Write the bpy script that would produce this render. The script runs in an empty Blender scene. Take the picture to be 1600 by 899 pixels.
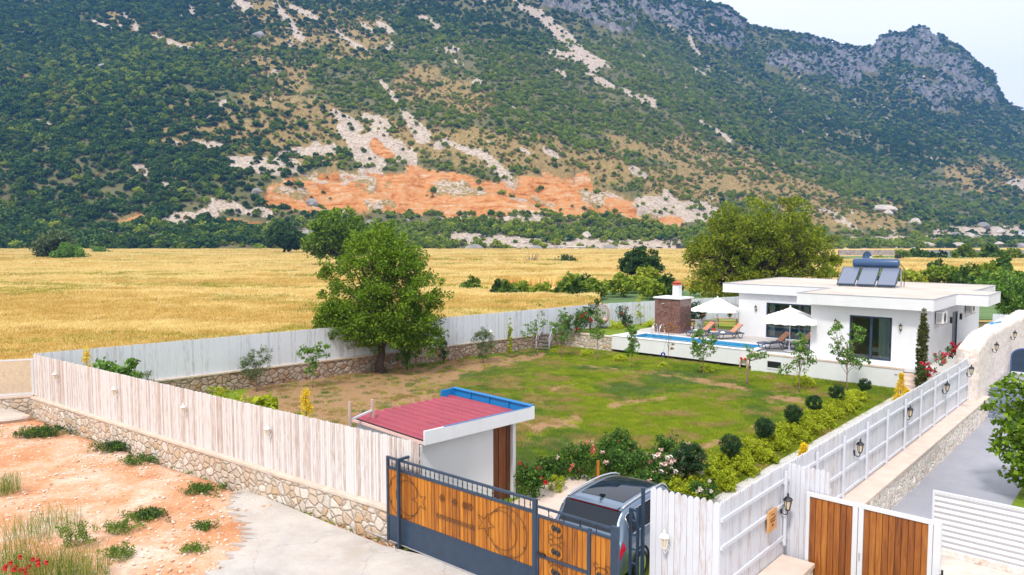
import bpy, math, random
import numpy as np
from mathutils import Vector, Matrix
R = math.radians
scene = bpy.context.scene
C = scene.collection

# ------------------------------------------------------------------ camera
FPX = 1150.0; PITCH = math.atan(79.5 / FPX); CAMH = 7.5
cam = bpy.data.cameras.new('camera'); camo = bpy.data.objects.new('camera', cam); C.objects.link(camo)
camo.location = (0, 0, CAMH); camo.rotation_euler = (math.pi / 2 - PITCH, 0, 0)
cam.sensor_width = 36; cam.lens = FPX / 1600 * 36; cam.clip_start = 0.1; cam.clip_end = 9000
scene.camera = camo

# ------------------------------------------------------------------ world, sun, exposure
SUN_DIR = Vector((-0.34, -0.72, 1.1)).normalized()
w = bpy.data.worlds.new('World'); scene.world = w; w.use_nodes = True
nt = w.node_tree; nt.nodes.clear()
out = nt.nodes.new('ShaderNodeOutputWorld'); bg = nt.nodes.new('ShaderNodeBackground')
sky = nt.nodes.new('ShaderNodeTexSky'); sky.sky_type = 'NISHITA'; sky.sun_disc = False
sky.sun_elevation = math.asin(SUN_DIR.z); sky.sun_rotation = math.atan2(SUN_DIR.x, SUN_DIR.y)
tc = nt.nodes.new('ShaderNodeTexCoord'); mp = nt.nodes.new('ShaderNodeMapping')
mp.inputs['Scale'].default_value = (1.0, 1.0, 2.6); mp.inputs['Location'].default_value = (0.35, 0.1, 0.2)
nz = nt.nodes.new('ShaderNodeTexNoise'); nz.inputs['Scale'].default_value = 2.2; nz.inputs['Detail'].default_value = 9
nz.inputs['Roughness'].default_value = 0.5
cr = nt.nodes.new('ShaderNodeValToRGB')
cr.color_ramp.elements[0].position = 0.28; cr.color_ramp.elements[0].color = (0.95, 0.95, 0.95, 1)
cr.color_ramp.elements[1].position = 0.55; cr.color_ramp.elements[1].color = (1, 1, 1, 1)
mx = nt.nodes.new('ShaderNodeMix'); mx.data_type = 'RGBA'
mx.inputs['B'].default_value = (17.0, 16.9, 17.0, 1)
nt.links.new(tc.outputs['Generated'], mp.inputs['Vector']); nt.links.new(mp.outputs[0], nz.inputs['Vector'])
nt.links.new(nz.outputs['Fac'], cr.inputs[0]); nt.links.new(cr.outputs[0], mx.inputs['Factor'])
nt.links.new(sky.outputs[0], mx.inputs['A']); nt.links.new(mx.outputs['Result'], bg.inputs[0])
bg.inputs[1].default_value = 0.08
nt.links.new(bg.outputs[0], out.inputs[0])
sl = bpy.data.lights.new('sun', 'SUN'); sl.energy = 3.0; sl.angle = R(8); sl.color = (1.0, 0.95, 0.87)
so = bpy.data.objects.new('sun', sl); C.objects.link(so); so.location = (-30, -20, 60)
so.rotation_euler = SUN_DIR.to_track_quat('Z', 'Y').to_euler()
scene.view_settings.view_transform = 'Standard'; scene.view_settings.look = 'None'
scene.view_settings.exposure = 0.07; scene.view_settings.gamma = 1.0
scene.view_settings.use_curve_mapping = False
scene.render.engine = 'CYCLES'
scene.cycles.max_bounces = 6; scene.cycles.diffuse_bounces = 3; scene.cycles.transparent_max_bounces = 8
scene.cycles.volume_bounces = 0

# ------------------------------------------------------------------ measuring: photograph pixel -> point in the place
def P(px, py, z=0.0):
    u = px - 800.0; v = py - 449.5
    dy = FPX * math.cos(PITCH) - v * math.sin(PITCH); dz = -FPX * math.sin(PITCH) - v * math.cos(PITCH)
    t = (z - CAMH) / dz
    return Vector((u * t, dy * t, z))
def PD(px, py, d):
    u = px - 800.0; v = py - 449.5
    dy = FPX * math.cos(PITCH) - v * math.sin(PITCH); dz = -FPX * math.sin(PITCH) - v * math.cos(PITCH)
    t = d / dy
    return Vector((u * t, d, CAMH + dz * t))
class Frame:
    def __init__(s, o, deg):
        s.o = o; s.rot = R(deg); s.c = math.cos(s.rot); s.s = math.sin(s.rot)
    def loc(s, x, y):
        dx = x - s.o[0]; dy = y - s.o[1]
        return (dx * s.c + dy * s.s, -dx * s.s + dy * s.c)
    def w(s, u, v, z=0.0):
        return Vector((s.o[0] + u * s.c - v * s.s, s.o[1] + u * s.s + v * s.c, z))
    def P(s, px, py, z=0.0):
        p = P(px, py, z); return s.loc(p.x, p.y)
    def onv(s, px, py, v):
        q = PD(px, py, 10); a = s.loc(0, 0); b = s.loc(q.x, q.y); t = (v - a[1]) / (b[1] - a[1])
        return (a[0] + (b[0] - a[0]) * t, CAMH + (q.z - CAMH) * t)
    def onu(s, px, py, u):
        q = PD(px, py, 10); a = s.loc(0, 0); b = s.loc(q.x, q.y); t = (u - a[0]) / (b[0] - a[0])
        return (a[1] + (b[1] - a[1]) * t, CAMH + (q.z - CAMH) * t)
HF = Frame((18.79, 35.89), -42)      # the house and garden grid

# ------------------------------------------------------------------ object helpers
def tag(o, label=None, cat=None, group=None, kind=None):
    if label: o['label'] = label
    if cat: o['category'] = cat
    if group: o['group'] = group
    if kind: o['kind'] = kind
    return o
def thing(name, label, cat, loc=(0, 0, 0), rz=0.0, group=None):
    o = bpy.data.objects.new(name, None); C.objects.link(o); o.empty_display_size = 0.3
    o.location = loc; o.rotation_euler = (0, 0, rz)
    return tag(o, label, cat, group)
def dup(o, loc=None, rz=None, label=None, scale=None, parent=None):
    c = o.copy(); C.objects.link(c)
    if parent: c.parent = parent
    if loc is not None: c.location = loc
    if rz is not None: c.rotation_euler = (0, 0, rz)
    if scale is not None: c.scale = (scale,) * 3 if not hasattr(scale, '__len__') else scale
    if label: c['label'] = label
    for ch in list(o.children): dup(ch, parent=c)
    return c

class MB:
    def __init__(s): s.v = []; s.f = []; s.m = []
    def add(s, vs, fs, mi=0):
        b = len(s.v); s.v += [tuple(p) for p in vs]
        for f in fs: s.f.append(tuple(b + i for i in f)); s.m.append(mi)
        return s
    def box(s, x0, x1, y0, y1, z0, z1, mi=0):
        vs = [(x0,y0,z0),(x1,y0,z0),(x1,y1,z0),(x0,y1,z0),(x0,y0,z1),(x1,y0,z1),(x1,y1,z1),(x0,y1,z1)]
        return s.add(vs, [(0,3,2,1),(4,5,6,7),(0,1,5,4),(1,2,6,5),(2,3,7,6),(3,0,4,7)], mi)
    def bar(s, p0, p1, w, h=None, up=(0, 0, 1), mi=0):
        h = w if h is None else h
        p0 = Vector(p0); p1 = Vector(p1); d = (p1 - p0).normalized(); up = Vector(up)
        if abs(d.dot(up)) > 0.99: up = Vector((1, 0, 0))
        a = d.cross(up).normalized(); b = a.cross(d).normalized()
        vs = []
        for p in (p0, p1):
            for sx, sy in ((-1,-1),(1,-1),(1,1),(-1,1)): vs.append(p + a * (sx*w/2) + b * (sy*h/2))
        return s.add(vs, [(0,1,2,3),(4,7,6,5),(0,4,5,1),(1,5,6,2),(2,6,7,3),(3,7,4,0)], mi)
    def tube(s, pts, rad, n=8, closed=False, mi=0):
        pts = [Vector(p) for p in pts]; k = len(pts)
        if not hasattr(rad, '__len__'): rad = [rad] * k
        vs = []; prev = None
        for i, p in enumerate(pts):
            if closed: d = pts[(i+1) % k] - pts[i-1]
            else: d = pts[min(i+1, k-1)] - pts[max(i-1, 0)]
            if d.length < 1e-9: d = Vector((0, 0, 1))
            d.normalize()
            if prev is None:
                a = d.cross(Vector((0, 0, 1)))
                if a.length < 0.05: a = d.cross(Vector((0, 1, 0)))
            else: a = prev - d * prev.dot(d)
            if a.length < 1e-6: a = d.orthogonal()
            a.normalize(); prev = a; b = d.cross(a)
            for j in range(n):
                t = 2 * math.pi * j / n; vs.append(p + (a * math.cos(t) + b * math.sin(t)) * rad[i])
        fs = []
        for i in range(k if closed else k - 1):
            for j in range(n):
                i2 = (i + 1) % k; fs.append((i*n+j, i*n+(j+1) % n, i2*n+(j+1) % n, i2*n+j))
        if not closed: fs.append(tuple(range(n-1, -1, -1))); fs.append(tuple((k-1)*n+j for j in range(n)))
        return s.add(vs, fs, mi)
    def lathe(s, prof, n=16, c=(0, 0, 0), mi=0, ax='z'):
        vs = []; fs = []
        for r, z in prof:
            for j in range(n):
                t = 2 * math.pi * j / n; q = (r*math.cos(t), r*math.sin(t), z)
                if ax == 'x': q = (q[2], q[0], q[1])
                if ax == 'y': q = (q[1], q[2], q[0])
                vs.append((c[0]+q[0], c[1]+q[1], c[2]+q[2]))
        for i in range(len(prof) - 1):
            for j in range(n): fs.append((i*n+j, i*n+(j+1) % n, (i+1)*n+(j+1) % n, (i+1)*n+j))
        fs.append(tuple(range(n-1, -1, -1))); fs.append(tuple((len(prof)-1)*n+j for j in range(n)))
        return s.add(vs, fs, mi)
    def prism(s, poly, z0, z1, mi=0):
        n = len(poly); vs = [(x, y, z0) for x, y in poly] + [(x, y, z1) for x, y in poly]
        fs = [tuple(range(n-1, -1, -1)), tuple(range(n, 2*n))] + [(i, (i+1) % n, n+(i+1) % n, n+i) for i in range(n)]
        return s.add(vs, fs, mi)
    def xprism(s, poly, x0, x1, mi=0):            # polygon in (y, z), extruded along x
        n = len(poly); vs = [(x0, y, z) for y, z in poly] + [(x1, y, z) for y, z in poly]
        fs = [tuple(range(n-1, -1, -1)), tuple(range(n, 2*n))] + [(i, (i+1) % n, n+(i+1) % n, n+i) for i in range(n)]
        return s.add(vs, fs, mi)
    def yprism(s, poly, y0, y1, mi=0):            # polygon in (x, z), extruded along y
        n = len(poly); vs = [(x, y0, z) for x, z in poly] + [(x, y1, z) for x, z in poly]
        fs = [tuple(range(n-1, -1, -1)), tuple(range(n, 2*n))] + [(i, (i+1) % n, n+(i+1) % n, n+i) for i in range(n)]
        return s.add(vs, fs, mi)
    def build(s, name, mats, parent=None, smooth=False, bevel=0, loc=None):
        me = bpy.data.meshes.new(name); me.from_pydata(s.v, [], s.f)
        if not isinstance(mats, (list, tuple)): mats = [mats]
        for m in mats: me.materials.append(m)
        if len(mats) > 1: me.polygons.foreach_set('material_index', s.m)
        if smooth: me.polygons.foreach_set('use_smooth', [True] * len(me.polygons))
        bm_fix(me)
        o = bpy.data.objects.new(name, me); C.objects.link(o)
        if parent: o.parent = parent
        if loc is not None: o.location = loc
        if bevel:
            b = o.modifiers.new('bevel', 'BEVEL'); b.width = bevel; b.segments = 2; b.limit_method = 'ANGLE'; b.angle_limit = R(40)
        return o
import bmesh
def bm_fix(me):
    bm = bmesh.new(); bm.from_mesh(me); bmesh.ops.recalc_face_normals(bm, faces=bm.faces); bm.to_mesh(me); bm.free(); me.update()

def npmesh(name, verts, faces, mat, parent=None, smooth=False, kind=None, link=True):
    """verts (N,3), faces (M,4) arrays"""
    me = bpy.data.meshes.new(name); k = faces.shape[1]
    me.vertices.add(len(verts)); me.vertices.foreach_set('co', np.asarray(verts, dtype=np.float32).ravel())
    me.loops.add(faces.size); me.loops.foreach_set('vertex_index', faces.astype(np.int32).ravel())
    me.polygons.add(len(faces)); me.polygons.foreach_set('loop_start', np.arange(0, faces.size, k, dtype=np.int32))
    me.polygons.foreach_set('loop_total', np.full(len(faces), k, dtype=np.int32))
    if smooth: me.polygons.foreach_set('use_smooth', np.ones(len(faces), dtype=bool))
    me.update(calc_edges=True); me.materials.append(mat)
    o = bpy.data.objects.new(name, me)
    if link: C.objects.link(o)
    if parent: o.parent = parent
    return o

# ------------------------------------------------------------------ numpy value noise
def vnoise(x, y, seed=0):
    xi = np.floor(x).astype(np.int64); yi = np.floor(y).astype(np.int64); xf = x - xi; yf = y - yi
    def h(a, b):
        n = (a * 374761393 + b * 668265263 + seed * 974634777) & 0xFFFFFFFF
        n = ((n ^ (n >> 13)) * 1274126177) & 0xFFFFFFFF
        return ((n ^ (n >> 16)) & 0xFFFF) / 65535.0
    u = xf * xf * (3 - 2 * xf); v = yf * yf * (3 - 2 * yf)
    return (h(xi, yi) * (1-u) + h(xi+1, yi) * u) * (1-v) + (h(xi, yi+1) * (1-u) + h(xi+1, yi+1) * u) * v
def fbm(x, y, oct=5, seed=0, gain=0.5):
    s = 0; a = 1; t = 0
    for i in range(oct):
        s = s + a * vnoise(x * 2**i, y * 2**i, seed + i * 17); t += a; a *= gain
    return s / t

# ------------------------------------------------------------------ materials
class Mt:
    def __init__(s, name):
        s.m = bpy.data.materials.new(name); s.m.use_nodes = True; s.t = s.m.node_tree
        s.b = s.t.nodes['Principled BSDF']; s.out = s.t.nodes['Material Output']; s._c = None
    def n(s, t, **k):
        x = s.t.nodes.new(t)
        for a, v in k.items():
            if hasattr(x, a): setattr(x, a, v)
        return x
    def l(s, a, b): s.t.links.new(a, b)
    def coord(s, which='Object', scale=(1, 1, 1), rot=(0, 0, 0)):
        c = s.n('ShaderNodeTexCoord'); m = s.n('ShaderNodeMapping'); m.inputs['Scale'].default_value = scale
        m.inputs['Rotation'].default_value = rot
        s.l(c.outputs[which], m.inputs['Vector']); return m.outputs[0]
    def noise(s, scale, detail=4, rough=0.5, co=None, dist=0):
        x = s.n('ShaderNodeTexNoise'); x.inputs['Scale'].default_value = scale; x.inputs['Detail'].default_value = detail
        x.inputs['Roughness'].default_value = rough; x.inputs['Distortion'].default_value = dist
        s.l(co if co is not None else s.coord(), x.inputs['Vector']); return x.outputs['Fac']
    def ramp(s, fac, *st):
        x = s.n('ShaderNodeValToRGB'); e = x.color_ramp.elements
        while len(e) < len(st): e.new(0.5)
        for i, (p, c) in enumerate(st):
            e[i].position = p; e[i].color = (c, c, c, 1) if not hasattr(c, '__len__') else (*c, 1)
        s.l(fac, x.inputs[0]); return x.outputs[0]
    def mix(s, f, a, b, mode='MIX'):
        x = s.n('ShaderNodeMix'); x.data_type = 'RGBA'; x.blend_type = mode
        for sock, v in (('Factor', f), ('A', a), ('B', b)):
            if isinstance(v, (int, float)): x.inputs[sock].default_value = v if sock == 'Factor' else (v, v, v, 1)
            elif isinstance(v, tuple): x.inputs[sock].default_value = (*v, 1)
            else: s.l(v, x.inputs[sock])
        return x.outputs['Result']
    def math(s, op, a, b=0.0):
        x = s.n('ShaderNodeMath'); x.operation = op
        for i, v in enumerate((a, b)):
            if isinstance(v, (int, float)): x.inputs[i].default_value = v
            else: s.l(v, x.inputs[i])
        return x.outputs[0]
    def col(s, v):
        if isinstance(v, tuple): s.b.inputs['Base Color'].default_value = (*v, 1)
        else: s.l(v, s.b.inputs['Base Color'])
        return s
    def rough(s, v):
        if isinstance(v, (int, float)): s.b.inputs['Roughness'].default_value = v
        else: s.l(v, s.b.inputs['Roughness'])
        return s
    def set(s, **k):
        for a, v in k.items(): s.b.inputs[a.replace('_', ' ')].default_value = v
        return s
    def bump(s, h, strength=0.3, dist=0.02):
        x = s.n('ShaderNodeBump'); x.inputs['Strength'].default_value = strength; x.inputs['Distance'].default_value = dist
        s.l(h, x.inputs['Height']); s.l(x.outputs[0], s.b.inputs['Normal']); return s
    def island(s):
        x = s.n('ShaderNodeNewGeometry'); return x.outputs['Random Per Island']
    def objrand(s):
        x = s.n('ShaderNodeObjectInfo'); return x.outputs['Random']
    def attr(s, name):
        x = s.n('ShaderNodeAttribute'); x.attribute_name = name; return x.outputs['Color']

def plain(name, c, rough=0.5, metal=0.0, var=0.12, nscale=6, bump=0.0, spec=None):
    t = Mt(name); co = t.coord()
    f = t.noise(nscale, 5, 0.6, co); d = tuple(x * (1 - var) for x in c); u = tuple(min(1, x * (1 + var * 0.7)) for x in c)
    t.col(t.ramp(f, (0.3, d), (0.7, u))).rough(rough).set(Metallic=metal)
    if spec is not None: t.b.inputs['Specular IOR Level'].default_value = spec
    if bump: t.bump(t.noise(nscale * 12, 4, 0.6, co), bump, 0.01)
    return t.m
def leafmat(name, c0, c1, c2=None, trans=0.35, obj=False, gain=1.2):
    c0, c1 = tuple(min(0.9, x * gain) for x in c0), tuple(min(0.9, x * gain) for x in c1); c2 = tuple(min(0.9, x * gain) for x in c2) if c2 else None
    t = Mt(name); r = t.island()
    st = [(0.0, c0), (0.75, c1), (1.0, c2 or c1)]
    c = t.ramp(r, *st)
    if obj:
        c = t.mix(0.65, c, t.ramp(t.objrand(), (0, c0), (0.6, c1), (1, c2 or c1)))
    t.col(c).rough(0.55); t.b.inputs['Specular IOR Level'].default_value = 0.25
    tr = t.n('ShaderNodeBsdfTranslucent'); ms = t.n('ShaderNodeMixShader'); ms.inputs[0].default_value = trans
    br = t.mix(1.0, c, (1.3, 1.25, 0.7), 'MULTIPLY'); t.l(br, tr.inputs[0])
    t.l(t.b.outputs[0], ms.inputs[1]); t.l(tr.outputs[0], ms.inputs[2]); t.l(ms.outputs[0], t.out.inputs['Surface'])
    return t.m
# ================================================================== materials used around
def whitewash(name, base, wood, amount, axis='z'):
    t = Mt(name); co = t.coord('Object', (9, 9, 1.1)); f = t.noise(2.2, 8, 0.72, co)
    isl = t.island(); k = t.math('ADD', f, t.math('MULTIPLY', t.math('SUBTRACT', isl, 0.5), 0.34))
    c = t.ramp(k, (amount - 0.16, wood), (amount - 0.02, tuple((a + b) / 2 for a, b in zip(base, wood))), (amount + 0.1, base), (0.95, tuple(min(1, x * 1.08) for x in base)))
    t.col(c).rough(0.75).bump(t.noise(6, 6, 0.7, co), 0.25, 0.01); return t.m
M = {}
M['boards_front'] = whitewash('whitewashed_boards', (0.63, 0.61, 0.615), (0.42, 0.32, 0.28), 0.44)
M['boards_back'] = whitewash('shade_tinted_boards', (0.62, 0.66, 0.74), (0.42, 0.41, 0.45), 0.34)  # bluish grey puts sky-lit shade into the colour of white boards
M['boards_white'] = whitewash('white_boards', (0.59, 0.605, 0.67), (0.44, 0.33, 0.28), 0.32)
M['white'] = plain('white_render', (0.72, 0.735, 0.77), 0.7, var=0.035, nscale=1.3, bump=0.06)
t = Mt('white_render'); co = t.coord(); sk = t.noise(3.0, 7, 0.7, t.coord('Object', (3.0, 3.0, 0.25))); pt = t.noise(0.9, 6, 0.65, co)
c = t.ramp(pt, (0.3, (0.66, 0.675, 0.71)), (0.7, (0.74, 0.75, 0.785))); c = t.mix(t.ramp(sk, (0.56, 0), (0.75, 0.22)), c, (0.50, 0.46, 0.42)); t.col(c).rough(0.75).bump(t.noise(18, 5, 0.6, co), 0.08, 0.01); M['white'] = t.m
M['white_metal'] = plain('white_metal', (0.64, 0.65, 0.69), 0.4, var=0.03)
M['white_plastic'] = plain('white_plastic', (0.8, 0.8, 0.78), 0.4, var=0.03)
M['canvas'] = plain('white_canvas', (0.86, 0.86, 0.86), 0.8, var=0.03, nscale=3)
M['navy'] = plain('dark_blue_steel', (0.022, 0.045, 0.085), 0.42, 0.0, var=0.2, nscale=4, bump=0.05)
M['black'] = plain('black_iron', (0.012, 0.012, 0.018), 0.4, var=0.2)
M['coping'] = plain('stone_coping', (0.60, 0.50, 0.42), 0.8, var=0.16, nscale=3.5, bump=0.2)
M['coping_pink'] = plain('pinkish_coping', (0.66, 0.53, 0.46), 0.8, var=0.12, nscale=2.5, bump=0.2)
def stonewall(name, cols, mortar, scale, msize=0.05):
    t = Mt(name); co = t.coord('Object', (1, 1, 1.15))
    w_ = t.n('ShaderNodeTexNoise'); w_.inputs['Scale'].default_value = 3.0; w_.inputs['Detail'].default_value = 3; t.l(co, w_.inputs['Vector'])
    va = t.n('ShaderNodeVectorMath'); va.operation = 'MULTIPLY_ADD'; va.inputs[1].default_value = (0.13, 0.13, 0.13)
    t.l(w_.outputs['Color'], va.inputs[0]); t.l(co, va.inputs[2])
    v1 = t.n('ShaderNodeTexVoronoi'); v1.feature = 'F1'; v1.inputs['Scale'].default_value = scale; t.l(va.outputs[0], v1.inputs['Vector'])
    v2 = t.n('ShaderNodeTexVoronoi'); v2.feature = 'DISTANCE_TO_EDGE'; v2.inputs['Scale'].default_value = scale; t.l(va.outputs[0], v2.inputs['Vector'])
    sp = t.n('ShaderNodeSeparateColor'); t.l(v1.outputs['Color'], sp.inputs[0])
    c = t.ramp(sp.outputs[0], *[(i / (len(cols) - 1), k) for i, k in enumerate(cols)])
    g = t.noise(14, 6, 0.7, co); c = t.mix(0.5, c, t.ramp(g, (0.3, 0.45), (0.7, 1.0)), 'MULTIPLY')
    edge = t.ramp(v2.outputs['Distance'], (msize * 0.35, 1.0), (msize, 0.0))
    c = t.mix(edge, c, mortar); t.col(c).rough(0.85)
    hgt = t.math('ADD', t.ramp(v2.outputs['Distance'], (0.0, 0.0), (0.16, 0.9)), t.math('MULTIPLY', g, 0.25))
    t.bump(hgt, 0.8, 0.06); return t.m
M['stone'] = stonewall('rubble_stone', [(0.62, 0.53, 0.44), (0.74, 0.67, 0.60), (0.58, 0.40, 0.24), (0.66, 0.61, 0.56), (0.62, 0.47, 0.34), (0.76, 0.70, 0.63)], (0.40, 0.33, 0.27), 3.7, 0.05)
M['stone_dark'] = stonewall('garden_rubble_stone', [(0.42, 0.30, 0.23), (0.50, 0.41, 0.34), (0.38, 0.21, 0.11), (0.45, 0.37, 0.31), (0.48, 0.31, 0.2)], (0.16, 0.12, 0.095), 3.4, 0.07)
M['stone_pale'] = stonewall('pale_rubble_stone', [(0.72, 0.62, 0.53), (0.78, 0.73, 0.68), (0.60, 0.38, 0.28), (0.74, 0.66, 0.60), (0.52, 0.44, 0.38)], (0.80, 0.73, 0.66), 4.4, 0.24)
# whitewashed tall wall: lime paint over rubble
t = Mt('limewashed_rubble'); co = t.coord('Object'); f = t.noise(5, 8, 0.75, co)
t.col(t.ramp(f, (0.34, (0.55, 0.36, 0.29)), (0.46, (0.72, 0.62, 0.57)), (0.6, (0.80, 0.77, 0.76)))).rough(0.85).bump(t.noise(4, 8, 0.7, co), 0.9, 0.08)
M['lime'] = t.m
def woodmat(name, c0, c1, c2, vert=True, wscale=1.0):
    t = Mt(name); co = t.coord('Object', (11, 11, 0.8) if vert else (0.8, 11, 11)); f = t.noise(2.0 * wscale, 7, 0.65, co, 0.6)
    isl = t.island(); k = t.math('ADD', t.math('MULTIPLY', f, 0.75), t.math('MULTIPLY', isl, 0.28))
    t.col(t.ramp(k, (0.28, c0), (0.52, c1), (0.75, c2))).rough(0.45).bump(f, 0.15, 0.005); return t.m
M['gatewood'] = woodmat('varnished_pine', (0.14, 0.038, 0.004), (0.40, 0.135, 0.010), (0.56, 0.22, 0.018))
M['doorwood'] = woodmat('varnished_brown_boards', (0.09, 0.022, 0.004), (0.29, 0.088, 0.012), (0.46, 0.18, 0.028))
M['darkwood'] = woodmat('dark_brown_boards', (0.05, 0.015, 0.006), (0.15, 0.045, 0.015), (0.24, 0.08, 0.028))
M['greywood'] = woodmat('weathered_wood', (0.22, 0.15, 0.11), (0.42, 0.31, 0.24), (0.6, 0.5, 0.42))
M['plaque'] = woodmat('plaque_wood', (0.45, 0.2, 0.06), (0.68, 0.36, 0.14), (0.75, 0.45, 0.2), vert=False)
M['bark'] = plain('bark', (0.075, 0.05, 0.035), 0.9, var=0.4, nscale=8, bump=0.5)
M['bark_pale'] = plain('pale_bark', (0.24, 0.17, 0.12), 0.9, var=0.3, nscale=8, bump=0.3)

t = Mt('dark_window_glass'); t.col((0.03, 0.045, 0.05)).rough(0.04).set(Metallic=0.0); t.b.inputs['Specular IOR Level'].default_value = 0.9; M['glass_dark'] = t.m
t = Mt('lamp_glass'); t.col((0.62, 0.52, 0.38)).rough(0.15); M['lamp_glass'] = t.m
t = Mt('clear_pane'); t.col((0.8, 0.9, 0.9)).rough(0.02)
tr = t.n('ShaderNodeBsdfTransparent'); gl = t.n('ShaderNodeBsdfGlossy'); gl.inputs['Roughness'].default_value = 0.02
tr.inputs[0].default_value = (0.72, 0.78, 0.78, 1)
fr = t.n('ShaderNodeFresnel'); fr.inputs[0].default_value = 1.7; ms = t.n('ShaderNodeMixShader')
t.l(fr.outputs[0], ms.inputs[0]); t.l(tr.outputs[0], ms.inputs[1]); t.l(gl.outputs[0], ms.inputs[2]); t.l(ms.outputs[0], t.out.inputs['Surface'])
M['pane'] = t.m
M['chrome'] = plain('steel_tube', (0.75, 0.76, 0.78), 0.2, 1.0, var=0.03)
M['leaf_big'] = leafmat('leaf_ash', (0.035, 0.085, 0.006), (0.14, 0.24, 0.012), (0.27, 0.37, 0.025))
M['leaf_dark'] = leafmat('leaf_dark', (0.018, 0.05, 0.012), (0.05, 0.105, 0.02), (0.085, 0.15, 0.03))
M['leaf_willow'] = leafmat('leaf_yellow_green', (0.065, 0.105, 0.006), (0.18, 0.235, 0.012), (0.30, 0.33, 0.025))
M['leaf_olive'] = leafmat('leaf_olive', (0.05, 0.08, 0.035), (0.12, 0.17, 0.075), (0.2, 0.25, 0.13))
M['leaf_fruit'] = leafmat('leaf_fruit_tree', (0.05, 0.12, 0.02), (0.13, 0.25, 0.035), (0.26, 0.40, 0.09))
M['leaf_lime'] = leafmat('leaf_lime', (0.17, 0.225, 0.010), (0.33, 0.385, 0.015), (0.50, 0.53, 0.04))
M['leaf_dome'] = leafmat('leaf_lime_dome', (0.30, 0.36, 0.015), (0.45, 0.52, 0.03), (0.62, 0.66, 0.06), 0.3)
M['leaf_gold'] = leafmat('leaf_gold', (0.45, 0.32, 0.01), (0.75, 0.56, 0.02), (0.85, 0.72, 0.05))
M['leaf_topiary'] = leafmat('leaf_topiary', (0.012, 0.035, 0.014), (0.03, 0.075, 0.025), (0.055, 0.12, 0.035))
M['leaf_cypress'] = leafmat('leaf_cypress', (0.045, 0.055, 0.012), (0.10, 0.115, 0.025), (0.2, 0.2, 0.06))
M['leaf_rose'] = leafmat('leaf_rose', (0.025, 0.07, 0.015), (0.07, 0.15, 0.02), (0.15, 0.27, 0.04))
M['leaf_bronze'] = leafmat('leaf_bronze', (0.12, 0.05, 0.02), (0.3, 0.13, 0.03), (0.42, 0.25, 0.05))
M['weed'] = leafmat('weed_leaf', (0.05, 0.11, 0.015), (0.13, 0.22, 0.03), (0.24, 0.3, 0.07))
M['dry_grass'] = leafmat('dry_grass', (0.28, 0.24, 0.07), (0.45, 0.36, 0.13), (0.6, 0.5, 0.22))
for k, c in dict(red=(0.55, 0.008, 0.012), white=(0.8, 0.72, 0.66), pink=(0.75, 0.12, 0.3), salmon=(0.75, 0.25, 0.16), blush=(0.8, 0.55, 0.5), crimson=(0.5, 0.005, 0.04)).items():
    t = Mt('petal_' + k); r = t.island(); t.col(t.ramp(r, (0, tuple(x * 0.7 for x in c)), (1, tuple(min(1, x * 1.2) for x in c)))).rough(0.6); M['petal_' + k] = t.m
# ================================================================== terrain: plain and mountain
KP = [-500, 0, 400, 800, 1000, 1100, 1200, 1300, 1420, 1500, 1600, 1800, 2200]
KY0 = [330, 340, 350, 365, 385, 400, 420, 440, 480, 500, 530, 600, 800]
KY1 = [400, 400, 412, 432, 452, 475, 500, 530, 575, 600, 640, 720, 900]
KZ1 = [12, 12, 14, 15, 13.5, 12, 9, 8, 8, 7.5, 8, 8, 8]
KY2 = [600, 600, 610, 640, 690, 740, 800, 840, 880, 900, 930, 980, 1150]
KP2 = [140, 140, 145, 165, 196, 222, 245, 268, 285, 293, 302, 322, 345]
KY3 = [850, 850, 880, 950, 1060, 1150, 1230, 1260, 1290, 1290, 1250, 1300, 1400]
KP3 = [0, 0, 5, 25, 70, 108, 136, 156, 175, 192, 232, 275, 325]
KY4 = [1150, 1150, 1200, 1300, 1420, 1500, 1560, 1600, 1640, 1600, 1520, 1500, 1600]
SKX = [-500, 0, 400, 800, 1000, 1060, 1130, 1145, 1162, 1200, 1245, 1290, 1315, 1350, 1385, 1402, 1420, 1440, 1462, 1480, 1500, 1522, 1540, 1547, 1562, 1600, 1700, 1900, 2200]
SKY_ = [-110, -110, -100, -95, -25, -2, 10, 22, 39, 47, 54, 73, 77, 70, 55, 50, 47, 51, 57, 68, 86, 103, 114, 135, 158, 180, 225, 290, 340]
FNX = 1150.0
def z_at(px, py, Y):
    v = py - 449.5
    dy = FPX * math.cos(PITCH) - v * math.sin(PITCH); dz = -FPX * math.sin(PITCH) - v * math.cos(PITCH)
    return CAMH + dz * Y / dy
def proj(x, y, z):
    zz = z - CAMH; d = y * math.cos(PITCH) - zz * math.sin(PITCH); up = y * math.sin(PITCH) + zz * math.cos(PITCH)
    return 800 + FPX * x / d, 449.5 - FPX * up / d
NC, NR = 1000, 420
gp = np.linspace(-420, 2050, NC); gy = 325 + (2300 - 325) * (np.linspace(0, 1, NR) ** 1.35)
GP, GY = np.meshgrid(gp, gy)                      # rows: depth
kn = [np.interp(gp, KP, k) for k in (KY0, KY1, KY2, KY3, KY4)]
kz = [np.full(NC, -0.6), np.interp(gp, KP, KZ1), z_at(gp, np.interp(gp, KP, KP2), kn[2]), z_at(gp, np.interp(gp, KP, KP3), kn[3]), z_at(gp, np.interp(gp, SKX, SKY_), kn[4])]
Z = np.zeros_like(GP)
for j in range(NC):
    ys = [0, kn[0][j], kn[1][j], kn[2][j], kn[3][j], kn[4][j], kn[4][j] + 450]; zs = [-0.6, -0.6, kz[1][j], kz[2][j], kz[3][j], kz[4][j], kz[4][j] * 0.45]
    Z[:, j] = np.interp(gy, ys, zs)
sm = Z.copy()
for _ in range(6): sm[1:-1] = (sm[:-2] + 2 * sm[1:-1] + sm[2:]) / 4
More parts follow.
